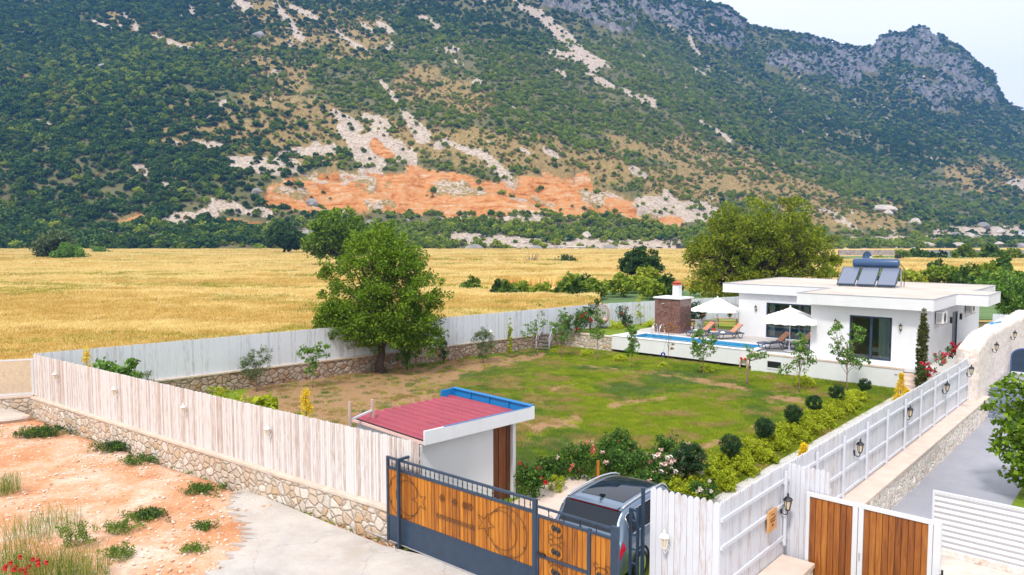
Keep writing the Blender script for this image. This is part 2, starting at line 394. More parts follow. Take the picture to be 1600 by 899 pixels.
keep = np.exp(-((GY - kn[4][None, :]) / 40.0) ** 2)          # keep the skyline crisp
Z = sm * (1 - keep) + Z * keep
GX = (GP - 800) / FNX * GY * 1.0
off = np.clip((GY - kn[0][None, :]) / 160.0, 0, 1)
nearr = 1 - 0.8 * keep
Z += off * nearr * 34 * (fbm(GX / 150, GY / 150, 4, 3) - 0.5)
Z += off * nearr * 13 * (fbm(GX / 38, GY / 38, 4, 11) - 0.5)
Z += np.clip(off * 4, 0, 1) * 4.0 * (fbm(GX / 11, GY / 11, 3, 23) - 0.5)

def strokes(px, py, L, jitter=0.35, seed=5):
    """soft union of capsules (x0, y0, r0, x1, y1, r1) measured on the hillside"""
    nz_ = (fbm(px / 26.0, py / 16.0, 5, seed, 0.62) - 0.5) * 2.6
    m = np.zeros_like(px)
    for x0, y0, r0, x1, y1, r1 in L:
        dx, dy = x1 - x0, y1 - y0; t_ = np.clip(((px - x0) * dx + (py - y0) * dy) / (dx * dx + dy * dy + 1e-6), 0, 1)
        d = np.hypot(px - x0 - t_ * dx, py - y0 - t_ * dy); r = r0 + (r1 - r0) * t_
        m = np.maximum(m, np.clip((r * (1 + jitter * nz_ * 1.6) - d) / 5.0 + 0.5, 0, 1))
    return m
ORANGE = [(432, 306, 20, 480, 300, 30), (480, 300, 32, 560, 298, 34), (560, 298, 28, 700, 305, 34), (700, 305, 32, 800, 305, 26), (800, 305, 26, 900, 305, 34), (900, 308, 28, 980, 322, 16), (985, 338, 8, 1060, 345, 7), (850, 265, 5, 880, 285, 8), (585, 228, 8, 610, 240, 7), (150, 358, 5, 215, 338, 9), (640, 262, 6, 690, 275, 8), (330, 345, 3, 420, 350, 4)]
SCREE = [(985, 318, 12, 1050, 325, 14), (1050, 330, 16, 1115, 335, 14), (690, 340, 3, 860, 343, 4), (480, 288, 4, 540, 284, 5), (740, 285, 4, 800, 292, 6), (805, 2, 4, 850, 32, 9), (850, 32, 9, 885, 62, 12), (885, 62, 11, 928, 102, 13), (860, 80, 6, 930, 104, 7), (915, 115, 4, 955, 135, 6), (970, 140, 4, 1020, 162, 8), (870, 110, 3, 880, 115, 6),
    (595, 128, 3, 618, 158, 6), (628, 172, 3, 650, 195, 10), (648, 195, 12, 662, 212, 12), (570, 182, 8, 600, 195, 12), (590, 200, 12, 600, 215, 14), (540, 205, 14, 580, 250, 22), (580, 225, 16, 640, 248, 16), (705, 225, 5, 755, 243, 6), (755, 243, 7, 790, 275, 8), (360, 255, 10, 450, 262, 16), (300, 222, 5, 345, 230, 6), (262, 225, 6, 272, 222, 6), (205, 262, 6, 228, 264, 9), (440, 240, 6, 520, 232, 10), (520, 175, 4, 560, 200, 9), (58, 190, 4, 82, 198, 5),
    (590, 36, 3, 610, 48, 6), (566, 38, 3, 580, 48, 4), (655, 25, 4, 684, 42, 4), (700, 68, 3, 708, 78, 5), (430, 5, 3, 470, 60, 6), (455, 10, 4, 495, 30, 5), (520, 45, 3, 560, 75, 5), (985, 262, 4, 1008, 275, 6), (815, 232, 3, 825, 240, 4), (850, 232, 3, 870, 245, 4), (1040, 300, 4, 1060, 320, 7), (1105, 105, 3, 1110, 110, 3), (285, 0, 4, 300, 18, 6), (370, 0, 8, 385, 10, 9), (95, 360, 3, 250, 375, 8), (250, 350, 8, 330, 335, 10), (330, 318, 8, 420, 335, 8), (450, 360, 8, 560, 380, 10), (700, 370, 8, 900, 385, 9), (900, 380, 8, 1060, 385, 9), (1300, 378, 5, 1600, 366, 7), (1460, 362, 5, 1590, 360, 6), (1580, 285, 8, 1620, 290, 12), (1430, 345, 4, 1450, 350, 4), (1075, 60, 3, 1090, 85, 4), (1085, 108, 3, 1100, 118, 4), (1095, 190, 3, 1140, 215, 5), (145, 35, 4, 170, 45, 5), (190, 20, 4, 215, 42, 5), (235, 55, 3, 300, 78, 4)]
CLIFF = [(860, -5, 14, 930, 15, 22), (930, 10, 20, 980, 40, 14), (1060, 20, 18, 1100, 60, 16), (1100, 55, 12, 1150, 65, 12), (1120, 20, 8, 1160, 40, 6), (1210, 95, 12, 1300, 105, 16), (1290, 100, 14, 1335, 125, 12), (1320, 85, 10, 1360, 100, 16), (1370, 75, 16, 1450, 75, 22), (1440, 80, 20, 1500, 110, 18), (1500, 120, 16, 1545, 150, 12), (1420, 130, 12, 1470, 150, 22), (1470, 140, 18, 1530, 150, 16), (1250, 62, 5, 1330, 82, 6), (990, 5, 10, 1040, 25, 10)]
DRY = [(280, 200, 30, 500, 220, 40), (400, 160, 25, 560, 200, 35), (350, 60, 20, 460, 120, 30), (180, 30, 15, 290, 70, 15), (380, 20, 25, 560, 60, 40), (800, 245, 20, 960, 260, 30), (960, 265, 20, 1110, 300, 25), (1060, 240, 30, 1260, 310, 35), (1260, 320, 25, 1400, 340, 20), (640, 130, 25, 760, 160, 20), (960, 220, 14, 1080, 250, 14), (0, 120, 12, 120, 150, 12), (560, 210, 30, 900, 250, 25), (1500, 270, 20, 1600, 285, 20)]
def zones(x, y, z):
    px, py = proj(x, y, z)
    return strokes(px, py, ORANGE, 0.18, 5), strokes(px, py, SCREE, 0.4, 9), strokes(px, py, CLIFF, 0.45, 14), np.clip(strokes(px, py, DRY, 0.6, 21) + 0.0, 0, 1), px, py
zo, zs_, zc, zd, PXm, PYm = zones(GX, GY, Z)
zo0 = zo; zo = zo * np.clip(1.25 - 6 * np.clip(fbm(GX / 34, GY / 30, 4, 88, 0.6) - 0.53, 0, 1), 0.3, 1)
zd = np.maximum(zd, (zo0 > 0.2) * 1.0); zs_ = np.maximum(zs_, np.clip((zo0 - zo) * 1.0, 0, 0.5))
# small random outcrops of bare stony ground
spots = (fbm(GX / 16, GY / 30, 3, 77) > 0.765) & (GY > 420)
zs_ = np.maximum(zs_, spots * 0.9)
rid = 1 - np.abs(fbm(GX / 26, GY / 60, 4, 31) * 2 - 1)
Z += zc * (rid - 0.6) * 34 * np.clip(GY / 1400, 0.4, 1) + zc * 9 * (fbm(GX / 7, GY / 12, 3, 41) - 0.5)
Z -= zo * 16.0 * np.clip(fbm(GX / 20, GY / 16, 5, 51, 0.6) - 0.2, 0, 1) - zo * 1.5
# two dug benches in the orange cut
Z += zo * 3.2 * np.sin(GY * 0.16 + fbm(GX / 60, GY / 60, 2, 8) * 5)
verts = np.stack([GX, GY, Z], -1).reshape(-1, 3)
ii = np.arange(NC * NR).reshape(NR, NC)
faces = np.stack([ii[:-1, :-1], ii[:-1, 1:], ii[1:, 1:], ii[1:, :-1]], -1).reshape(-1, 4)
t = Mt('mountain_ground'); co = t.coord('Object'); a = t.attr('zone'); sp = t.n('ShaderNodeSeparateColor'); t.l(a, sp.inputs[0])
n1 = t.noise(0.09, 8, 0.7, co); n2 = t.noise(0.5, 6, 0.7, co); n3 = t.noise(0.02, 4, 0.6, co)
soil = t.ramp(n2, (0.3, (0.20, 0.145, 0.075)), (0.55, (0.15, 0.15, 0.06)), (0.75, (0.34, 0.27, 0.17)))
scrub = t.ramp(n1, (0.35, (0.07, 0.09, 0.03)), (0.6, (0.17, 0.15, 0.07)))
base = t.mix(n3, scrub, soil)
dry = t.ramp(n2, (0.3, (0.20, 0.14, 0.05)), (0.55, (0.32, 0.23, 0.09)), (0.75, (0.50, 0.38, 0.24)))
base = t.mix(t.attr('dry'), base, dry)
scree = t.ramp(n2, (0.36, (0.24, 0.19, 0.13)), (0.46, (0.42, 0.33, 0.26)), (0.55, (0.52, 0.44, 0.37)), (0.68, (0.62, 0.54, 0.47)))
lay = t.noise(0.05, 8, 0.7, t.coord('Object', (0.6, 1.0, 3.2)), 1.5)
ok_ = t.math('ADD', t.math('MULTIPLY', lay, 0.6), t.math('MULTIPLY', t.noise(0.3, 9, 0.75, co), 0.4))
org = t.ramp(ok_, (0.36, (0.20, 0.075, 0.02)), (0.43, (0.40, 0.145, 0.04)), (0.50, (0.56, 0.25, 0.085)), (0.56, (0.52, 0.31, 0.16)), (0.60, (0.62, 0.46, 0.33)), (0.68, (0.66, 0.57, 0.48)))
cliff = t.ramp(t.noise(0.12, 9, 0.75, t.coord('Object', (1, 1, 0.35))), (0.3, (0.04, 0.05, 0.045)), (0.45, (0.12, 0.12, 0.12)), (0.58, (0.25, 0.235, 0.24)), (0.68, (0.26, 0.17, 0.14)))
rag = t.math('ADD', t.math('MULTIPLY', t.math('SUBTRACT', n1, 0.5), 1.5), t.math('MULTIPLY', t.math('SUBTRACT', n2, 0.5), 0.9))
def ragged(m_): return t.ramp(t.math('ADD', m_, t.math('MULTIPLY', rag, t.math('MULTIPLY', t.math('GREATER_THAN', m_, 0.02), 1.0))), (0.42, 0), (0.54, 1))
base = t.mix(ragged(sp.outputs[1]), base, scree); base = t.mix(ragged(sp.outputs[2]), base, cliff); base = t.mix(ragged(sp.outputs[0]), base, org)
t.col(base).rough(0.95); t.b.inputs['Specular IOR Level'].default_value = 0.1
t.bump(t.math('ADD', n2, t.math('MULTIPLY', n1, 2.0)), 0.6, 1.2)
M['mountain'] = t.m
mo = npmesh('mountain', verts, faces, M['mountain'], smooth=True); tag(mo, kind='structure')
ca = mo.data.color_attributes.new('zone', 'FLOAT_COLOR', 'POINT')
ca.data.foreach_set('color', np.stack([zo, zs_, zc, np.ones_like(zo)], -1).astype(np.float32).ravel())
ca = mo.data.color_attributes.new('dry', 'FLOAT_COLOR', 'POINT')
ca.data.foreach_set('color', np.stack([zd, zd, zd, np.ones_like(zo)], -1).astype(np.float32).ravel())

def terr(x, y):
    """terrain height at arrays x, y"""
    px = np.clip(x / y * FNX + 800, gp[0], gp[-1] - 1e-3); fy = np.interp(y, gy, np.arange(NR)); fx = (px - gp[0]) / (gp[1] - gp[0])
    i = np.clip(fy.astype(int), 0, NR - 2); j = np.clip(fx.astype(int), 0, NC - 2); a_ = fy - i; b_ = fx - j
    return (Z[i, j] * (1-a_) + Z[i+1, j] * a_) * (1-b_) + (Z[i, j+1] * (1-a_) + Z[i+1, j+1] * a_) * b_

# ------------------------------------------------------------------ leaf clouds
def leafquads(rng, cen, rad, n, size, up=0.25, aspect=0.55, shell=0.0):
    """cen (K,3), rad (K,) or (K,3): n leaves per clump -> verts (K*n*4,3)"""
    cen = np.asarray(cen, float); K = len(cen); rad = np.asarray(rad, float)
    if rad.ndim == 1: rad = np.repeat(rad[:, None], 3, 1)
    d = rng.normal(size=(K, n, 3)); d /= np.linalg.norm(d, axis=2, keepdims=True)
    rr = rng.random((K, n, 1)) ** (1 / 3.0) if shell <= 0 else (shell + (1 - shell) * rng.random((K, n, 1)))
    p = (cen[:, None, :] + d * rr * rad[:, None, :]).reshape(-1, 3)
    N = len(p); a = rng.normal(size=(N, 3)); a += d.reshape(-1, 3) * 0.9; a[:, 2] -= 0.2; a /= np.linalg.norm(a, axis=1, keepdims=True)
    nn = rng.normal(size=(N, 3)); nn[:, 2] += up * 4; b = np.cross(a, nn); b /= np.linalg.norm(b, axis=1, keepdims=True) + 1e-9
    s = size * (0.6 + 0.8 * rng.random((N, 1)))
    v = np.stack([p - a * s * 0.5, p + b * s * aspect * 0.5, p + a * s * 0.5, p - b * s * aspect * 0.5], 1)
    return v.reshape(-1, 3)
def quadobj(name, v, mat, parent=None, link=True):
    f = np.arange(len(v)).reshape(-1, 4); return npmesh(name, v, f, mat, parent, link=link)

# ------------------------------------------------------------------ instanced cover (only for stuff nobody could count)
def scatter(name, pts, scale, rot, idx, protos, kind='stuff', tilt=None):
    col = bpy.data.collections.new(name + '_sources')
    for i, p in enumerate(protos): p.name = '%s_source_%02d' % (name, i); col.objects.link(p)
    me = bpy.data.meshes.new(name); me.vertices.add(len(pts)); me.vertices.foreach_set('co', np.asarray(pts, np.float32).ravel())
    for nm, arr, ty in (('sc', scale, 'FLOAT'), ('rz', rot, 'FLOAT'), ('ix', idx, 'INT')):
        at = me.attributes.new(nm, ty, 'POINT'); at.data.foreach_set('value', np.asarray(arr, np.int32 if ty == 'INT' else np.float32))
    o = bpy.data.objects.new(name, me); C.objects.link(o); tag(o, kind=kind)
    ng = bpy.data.node_groups.new(name, 'GeometryNodeTree')
    ng.interface.new_socket('Geometry', in_out='INPUT', socket_type='NodeSocketGeometry'); ng.interface.new_socket('Geometry', in_out='OUTPUT', socket_type='NodeSocketGeometry')
    gi = ng.nodes.new('NodeGroupInput'); go = ng.nodes.new('NodeGroupOutput'); ip = ng.nodes.new('GeometryNodeInstanceOnPoints')
    ci = ng.nodes.new('GeometryNodeCollectionInfo'); ci.inputs['Collection'].default_value = col
    ci.inputs['Separate Children'].default_value = True; ci.inputs['Reset Children'].default_value = True
    ip.inputs['Pick Instance'].default_value = True
    def na(nm, ty):
        x = ng.nodes.new('GeometryNodeInputNamedAttribute'); x.data_type = ty; x.inputs['Name'].default_value = nm; return x.outputs['Attribute']
    cx = ng.nodes.new('ShaderNodeCombineXYZ'); ng.links.new(na('rz', 'FLOAT'), cx.inputs[2])
    L = ng.links.new
    L(gi.outputs[0], ip.inputs['Points']); L(ci.outputs[0], ip.inputs['Instance']); L(na('ix', 'INT'), ip.inputs['Instance Index'])
    L(cx.outputs[0], ip.inputs['Rotation']); L(na('sc', 'FLOAT'), ip.inputs['Scale']); L(ip.outputs[0], go.inputs[0])
    m = o.modifiers.new('scatter', 'NODES'); m.node_group = ng
    return o

M['shrub_dark'] = leafmat('shrub_dark', (0.018, 0.048, 0.005), (0.055, 0.115, 0.009), (0.11, 0.175, 0.015), 0.2, True)
M['shrub_mid'] = leafmat('shrub_mid', (0.075, 0.13, 0.008), (0.19, 0.26, 0.015), (0.32, 0.36, 0.03), 0.2, True)
M['shrub_dry'] = leafmat('shrub_dry', (0.12, 0.10, 0.02), (0.26, 0.22, 0.05), (0.38, 0.28, 0.09), 0.1, True)
M['shrub_grey'] = leafmat('shrub_grey', (0.09, 0.075, 0.06), (0.16, 0.13, 0.11), (0.2, 0.17, 0.14), 0.1, True)
def shrub_proto(seed, mat, n=16, k=22, size=0.32):
    rng = np.random.default_rng(seed); ang = rng.random(n) * 6.28; r = np.sqrt(rng.random(n)) * 0.72
    z = 0.22 + (1 - r) * 1.15 * rng.random(n) ** 0.7 + 0.1
    cen = np.stack([r * np.cos(ang), r * np.sin(ang), z], 1); v = leafquads(rng, cen, 0.2 + 0.18 * rng.random(n), k, size, 0.3, 0.8, 0.55)
    v[:, 2] = np.maximum(v[:, 2], 0.0)
    return quadobj('shrub', v, mat, link=False)
rng = np.random.default_rng(4)
prot = [shrub_proto(i, M['shrub_dark']) for i in range(4)] + [shrub_proto(10 + i, M['shrub_mid']) for i in range(4)] + [shrub_proto(20 + i, M['shrub_dry'], 9) for i in range(3)] + [shrub_proto(30, M['shrub_grey'], 8)]
N = 760000
py_ = 338 ** 2 + (1720 ** 2 - 338 ** 2) * rng.random(N); Yr = np.sqrt(py_); PXr = -330 + 2270 * rng.random(N); Xr = (PXr - 800) / FNX * Yr
# wider spacing with distance
zr = terr(Xr, Yr); so_, ss_, sc_, sd_, ppx, ppy = zones(Xr, Yr, zr)
dens = 0.36 * np.clip(900 / Yr, 0.55, 1.25)
patch = fbm(Xr / 45, Yr / 45, 4, 61); big = fbm(Xr / 170, Yr / 170, 3, 62)
dens = dens * np.clip((patch - 0.26) * 6, 0.35, 1)
left = np.clip((520 - ppx) / 250, 0, 1)
dens *= 1 + 0.5 * left
dens *= np.where(sd_ > 0.5, 0.7, 1) * (1 - 0.93 * np.clip(so_ * 1.2, 0, 1)) * (1 - 0.90 * ss_) * (1 - 0.6 * sc_)
dens *= np.clip((Yr - np.interp(PXr, KP, KY0)) / 25, 0, 1)
dens *= np.where(so_ > 0.25, 3.2 * (fbm(Xr / 17, Yr / 17, 3, 66) > 0.60), 1)
dens *= np.where(Yr < np.interp(PXr, KP, KY1) - 12, 1.6, 1)
dens *= (ppy > -60)
dens = np.where(Yr > np.interp(PXr, KP, KY4) + 30, 0, dens)
kp = rng.random(N) < dens * 1.0
Xr, Yr, zr, sd_, ppx, ppy, patch, big, PXr = [q[kp] for q in (Xr, Yr, zr, sd_, ppx, ppy, patch, big, PXr)]
n = len(Xr)
# shrub tone paints sun patches mid-slope, cloud shadow left; darker on the far side
bright = np.exp(-(((ppx - 800) / 360) ** 2)) * np.clip((ppy - 20) / 110, 0, 1) + np.exp(-(((ppx - 1250) / 200) ** 2)) * np.clip((ppy - 235) / 60, 0, 1)
bright = np.clip(bright * 0.95 + (big - 0.5) * 1.2 + 0.24 * (ppy > 60), 0.05, 0.97)
typ = np.where(rng.random(n) < bright, 4 + rng.integers(0, 4, n), rng.integers(0, 4, n))
typ = np.where(rng.random(n) < (0.08 + 0.42 * sd_) * (0.4 + bright), 8 + rng.integers(0, 3, n), typ); typ = np.where(rng.random(n) < 0.035, 11, typ)
scl = (1.1 + 2.4 * rng.random(n) ** 1.8) * (0.9 + 0.45 * np.clip((Yr - 600) / 700, 0, 1)) * (1 + 0.35 * np.clip((520 - ppx) / 300, 0, 1)) * np.where(typ >= 8, 0.65, 1)
scl *= np.where(Yr < np.interp(PXr, KP, KY1), 1.15, 1)
print('shrubs', n)
scatter('hillside_scrub', np.stack([Xr, Yr, zr - 0.1], 1), scl, rng.random(n) * 6.28, typ, prot)
# ================================================================== grounds
def sheet(name, poly, z, mat, parent=None):
    b = MB(); b.add([(x, y, z) for x, y in poly], [tuple(range(len(poly)))]); o = b.build(name, mat, parent)
    if not parent: tag(o, kind='structure')
    return o
AC = (-19.9, 30.35); AG = (-2.75, 17.62); B2 = (6.3, 53.0); B3 = (31.0, 66.5)      # fence corners
CC = (3.83, 13.24)                                                             # front corner of the right-hand fence
def xy(v): return (v.x, v.y)

t = Mt('plain_soil'); co = t.coord(); f = t.noise(0.15, 8, 0.7, co)
t.col(t.ramp(f, (0.3, (0.22, 0.17, 0.09)), (0.5, (0.14, 0.15, 0.05)), (0.7, (0.38, 0.30, 0.2)))).rough(0.95).bump(t.noise(3, 5, 0.6, co), 0.4, 0.05); M['plain'] = t.m
sheet('ground', [(-2600, -60), (2600, -60), (3800, 2600), (-3800, 2600)], -0.12, M['plain'])

t = Mt('ripe_wheat'); co = t.coord('Object', (0.35, 1.4, 1), (0, 0, R(8))); f = t.noise(0.10, 7, 0.6, co); g = t.noise(2.6, 8, 0.75, t.coord())
c = t.ramp(f, (0.3, (0.52, 0.35, 0.09)), (0.5, (0.68, 0.47, 0.15)), (0.7, (0.76, 0.56, 0.22)))
far = t.noise(0.02, 3, 0.5, t.coord('Object', (0.3, 1.6, 1)))
c = t.mix(t.ramp(far, (0.5, 0), (0.7, 0.45)), c, (0.40, 0.36, 0.09))
c = t.mix(0.5, c, t.ramp(g, (0.3, 0.62), (0.65, 1.0)), 'MULTIPLY')
t.col(c).rough(0.9).bump(g, 0.7, 0.15); t.b.inputs['Specular IOR Level'].default_value = 0.1; M['wheat'] = t.m
sheet('wheat_field', [(-420, 24), (-24, 24), (-20.4, 30.6), (6.1, 53.6), (31, 67.2), (60, 60), (420, 60), (420, 500), (-420, 352)], -0.03, M['wheat'])
t = Mt('green_crop'); co = t.coord('Object', (0.4, 1.5, 1)); f = t.noise(0.5, 7, 0.7, co)
t.col(t.ramp(f, (0.3, (0.07, 0.13, 0.04)), (0.6, (0.13, 0.22, 0.07)), (0.8, (0.22, 0.26, 0.10)))).rough(0.95).bump(t.noise(2, 5, 0.7, co), 0.7, 0.2); M['crop'] = t.m
def pxsheet(name, pts, z, mat): return sheet(name, [xy(P(x, y, 0)) for x, y in pts], z, mat)
pxsheet('green_field', [(1290, 401), (1290, 414), (1750, 410), (1750, 396)], 0.02, M['crop'])
pxsheet('clover_field', [(930, 456), (1150, 452), (1150, 478), (905, 478)], 0.02, M['crop'])
pxsheet('grass_field', [(1555, 442), (1800, 436), (1800, 500), (1500, 500)], 0.02, M['crop'])

# bare yard outside the fence
t = Mt('orange_dirt'); co = t.coord(); f = t.noise(0.5, 8, 0.68, co, 0.4); g = t.noise(7, 8, 0.75, co)
c = t.ramp(f, (0.30, (0.50, 0.21, 0.09)), (0.45, (0.62, 0.31, 0.165)), (0.56, (0.68, 0.43, 0.30)), (0.70, (0.76, 0.64, 0.55)))
c = t.mix(0.85, c, t.ramp(g, (0.3, 0.55), (0.5, 0.95), (0.7, 1.15)), 'MULTIPLY')
vv = t.n('ShaderNodeTexVoronoi'); vv.inputs['Scale'].default_value = 9.0; t.l(co, vv.inputs['Vector'])
sp = t.n('ShaderNodeSeparateColor'); t.l(vv.outputs['Color'], sp.inputs[0])
peb = t.math('MULTIPLY', t.ramp(vv.outputs['Distance'], (0.22, 1), (0.34, 0)), t.ramp(sp.outputs[0], (0.72, 0), (0.78, 1)))
c = t.mix(peb, c, (0.78, 0.72, 0.66)); t.col(c).rough(0.95)
t.bump(t.math('ADD', g, t.math('MULTIPLY', peb, 0.8)), 0.6, 0.06); M['dirt'] = t.m
nx, ny = 170, 170; xs = np.linspace(-34, 8, nx); ys = np.linspace(4, 33.5, ny); XX, YY = np.meshgrid(xs, ys)
ZZ = 0.10 * (fbm(XX / 1.8, YY / 1.8, 5, 2) - 0.5) - 0.02
fa = (YY - AC[1]) - (AG[1] - AC[1]) / (AG[0] - AC[0]) * (XX - AC[0])          # > 0 behind the front fence
ZZ = np.where(fa > -0.2, -0.3, ZZ)
ap = [(-8.0, 21.4), (-7.9, 20.2), (-6.9, 18.6), (-6.5, 17.6), (-6.7, 15.8), (-6.6, 8), (20, 2.0), (20, 12), (6.2, 12.2), (5.95, 14.6), (2.9, 14.3), (-3.1, 17.3)]
ii = np.arange(nx * ny).reshape(ny, nx); fc = np.stack([ii[:-1, :-1], ii[:-1, 1:], ii[1:, 1:], ii[1:, :-1]], -1).reshape(-1, 4)
ok = ((fa[:-1, :-1] < 0.3) | (XX[:-1, :-1] < AC[0])).reshape(-1)
tag(npmesh('dirt_yard', np.stack([XX, YY, ZZ], -1).reshape(-1, 3), fc[ok], M['dirt'], smooth=True), kind='structure')
t = Mt('worn_concrete'); co = t.coord(); f = t.noise(0.6, 8, 0.65, co); g = t.noise(14, 5, 0.7, co)
c = t.ramp(f, (0.3, (0.38, 0.35, 0.33)), (0.5, (0.50, 0.465, 0.44)), (0.7, (0.60, 0.56, 0.52))); c = t.mix(0.5, c, t.ramp(g, (0.3, 0.8), (0.7, 1.05)), 'MULTIPLY')
cv = t.n('ShaderNodeTexVoronoi'); cv.feature = 'DISTANCE_TO_EDGE'; cv.inputs['Scale'].default_value = 0.45
wn = t.n('ShaderNodeTexNoise'); wn.inputs['Scale'].default_value = 1.5; wn.inputs['Detail'].default_value = 5; t.l(co, wn.inputs['Vector'])
va = t.n('ShaderNodeVectorMath'); va.operation = 'ADD'; t.l(wn.outputs['Color'], va.inputs[0]); t.l(co, va.inputs[1]); t.l(va.outputs[0], cv.inputs['Vector'])
c = t.mix(t.ramp(cv.outputs['Distance'], (0.0, 0.55), (0.006, 0.0)), c, (0.25, 0.2, 0.17))
st2 = t.noise(0.35, 9, 0.75, co, 1.0); c = t.mix(t.ramp(st2, (0.5, 0), (0.64, 0.4)), c, (0.42, 0.33, 0.26)); c = t.mix(t.ramp(t.noise(2.2, 7, 0.7, co), (0.60, 0), (0.72, 0.45)), c, (0.26, 0.24, 0.23))
t.col(c).rough(0.85).bump(g, 0.2, 0.01); M['concrete'] = t.m
rg = random.Random(3); ed = []
for i in range(len(ap)):
    a_, b_ = ap[i], ap[(i + 1) % len(ap)]; n_ = 22 if i < 5 else 1
    for k in range(n_):
        q = k / n_; j = 0.22 if n_ > 1 and k else 0
        ed.append((a_[0] + (b_[0] - a_[0]) * q + (0.16 * math.sin(q * 21 + i) + 0.1 * math.sin(q * 47 + 2 * i) + rg.uniform(-.06, .06)) * (j > 0) * (min(1, q * 3) if i == 0 else 1), a_[1] + (b_[1] - a_[1]) * q))
b = MB(); b.prism(ed, -0.05, 0.055); tag(b.build('concrete_apron', M['concrete']), kind='structure')

# garden lawn
gpoly = [AC, AG, CC] + [xy(HF.w(4.0, v)) for v in (-26, -6, 0.4)] + [xy(HF.w(-20.9, 0.5)), (AC[0] + 0.1, AC[1] + 0.1)]
def inpoly(x, y, poly):
    r = np.zeros_like(x, dtype=bool); n_ = len(poly)
    for i in range(n_):
        x0, y0 = poly[i]; x1, y1 = poly[(i + 1) % n_]
        r ^= ((y0 > y) != (y1 > y)) & (x < (x1 - x0) * (y - y0) / (y1 - y0 + 1e-12) + x0)
    return r
lp = [(AC[0] + 0.05, AC[1]), AG, (2.9, 13.9), CC] + [xy(HF.w(4.0, v)) for v in (-25, 0.9)] + [xy(HF.w(-21.3, 0.9))]
st = 0.2; xs = np.arange(-21, 24, st); ys = np.arange(12, 54, st); XX, YY = np.meshgrid(xs, ys)
inside = inpoly(XX, YY, lp)
SOIL = [(400, 640, 34, 560, 625, 34), (560, 625, 34, 660, 592, 26), (660, 600, 26, 730, 572, 12), (740, 572, 10, 850, 556, 6), (420, 600, 30, 640, 585, 22), (500, 660, 40, 640, 640, 40), (650, 640, 30, 700, 625, 10), (835, 672, 10, 900, 655, 9), (880, 700, 5, 925, 690, 6), (810, 650, 6, 850, 690, 4), (1085, 702, 6, 1165, 690, 8), (1165, 672, 5, 1180, 668, 6), (1200, 620, 4, 1255, 628, 7), (1060, 590, 3, 1180, 612, 6), (950, 635, 5, 1040, 622, 3), (900, 570, 2, 1060, 590, 3), (820, 740, 3, 850, 730, 4), (930, 745, 5, 1000, 735, 4), (860, 610, 5, 900, 600, 2)]
PXl, PYl = proj(XX, YY, np.zeros_like(XX)); soil = np.clip(strokes(PXl, PYl, SOIL, 0.5, 33), 0, 1)
ZZ = 0.05 * (fbm(XX / 1.2, YY / 1.2, 4, 9) - 0.5)
n_ = XX.shape; ii = np.arange(XX.size).reshape(n_); fc = np.stack([ii[:-1, :-1], ii[:-1, 1:], ii[1:, 1:], ii[1:, :-1]], -1).reshape(-1, 4)
ok = inside[:-1, :-1] | inside[1:, 1:] | inside[:-1, 1:] | inside[1:, :-1]
t = Mt('lawn'); co = t.coord(); f = t.noise(0.35, 6, 0.6, co); g = t.noise(9, 7, 0.75, co); h = t.noise(1.6, 6, 0.7, co)
c = t.ramp(f, (0.3, (0.10, 0.17, 0.02)), (0.5, (0.18, 0.26, 0.025)), (0.7, (0.28, 0.33, 0.04)))
c = t.mix(0.7, c, t.ramp(g, (0.3, 0.5), (0.6, 1.1)), 'MULTIPLY')
s2 = t.ramp(g, (0.3, (0.20, 0.11, 0.05)), (0.55, (0.34, 0.21, 0.11)), (0.75, (0.50, 0.37, 0.22)))
sa = t.math('ADD', t.attr('soil'), t.math('MULTIPLY', t.math('SUBTRACT', h, 0.5), 0.9))
sa2 = t.math('MAXIMUM', t.ramp(sa, (0.46, 0), (0.66, 1)), t.ramp(h, (0.64, 0), (0.76, 0.5)))
t.col(t.mix(sa2, c, s2)).rough(0.95).bump(g, 0.7, 0.04); t.b.inputs['Specular IOR Level'].default_value = 0.15; M['lawn'] = t.m
lw = npmesh('lawn', np.stack([XX, YY, ZZ], -1).reshape(-1, 3), fc[ok.reshape(-1)], M['lawn'], smooth=True); tag(lw, kind='structure')
ca = lw.data.color_attributes.new('soil', 'FLOAT_COLOR', 'POINT'); ca.data.foreach_set('color', np.stack([soil, soil, soil, np.ones_like(soil)], -1).astype(np.float32).ravel())

# upper garden, path beside the fence, driveway
def hsheet(name, u0, u1, v0, v1, z, mat, th=0.0):
    if th: b = MB(); b.prism([xy(HF.w(u, v)) for u, v in ((u0, v0), (u1, v0), (u1, v1), (u0, v1))], z - th, z); return tag(b.build(name, mat), kind='structure')
    return sheet(name, [xy(HF.w(u, v)) for u, v in ((u0, v0), (u1, v0), (u1, v1), (u0, v1))], z, mat)
b = MB(); b.prism([xy(HF.w(-20.7, 0.7)), xy(HF.w(-17.02, 0.7)), xy(HF.w(-17.02, 3.4)), xy(HF.w(-17.02, 8.3)), xy(HF.w(-10.9, 8.3)), xy(HF.w(-10.9, 17.3)), (16.2, 58.0), (6.4, 53.0)], -0.1, 1.0)
up = b.build('upper_lawn', M['lawn']); tag(up, kind='structure')

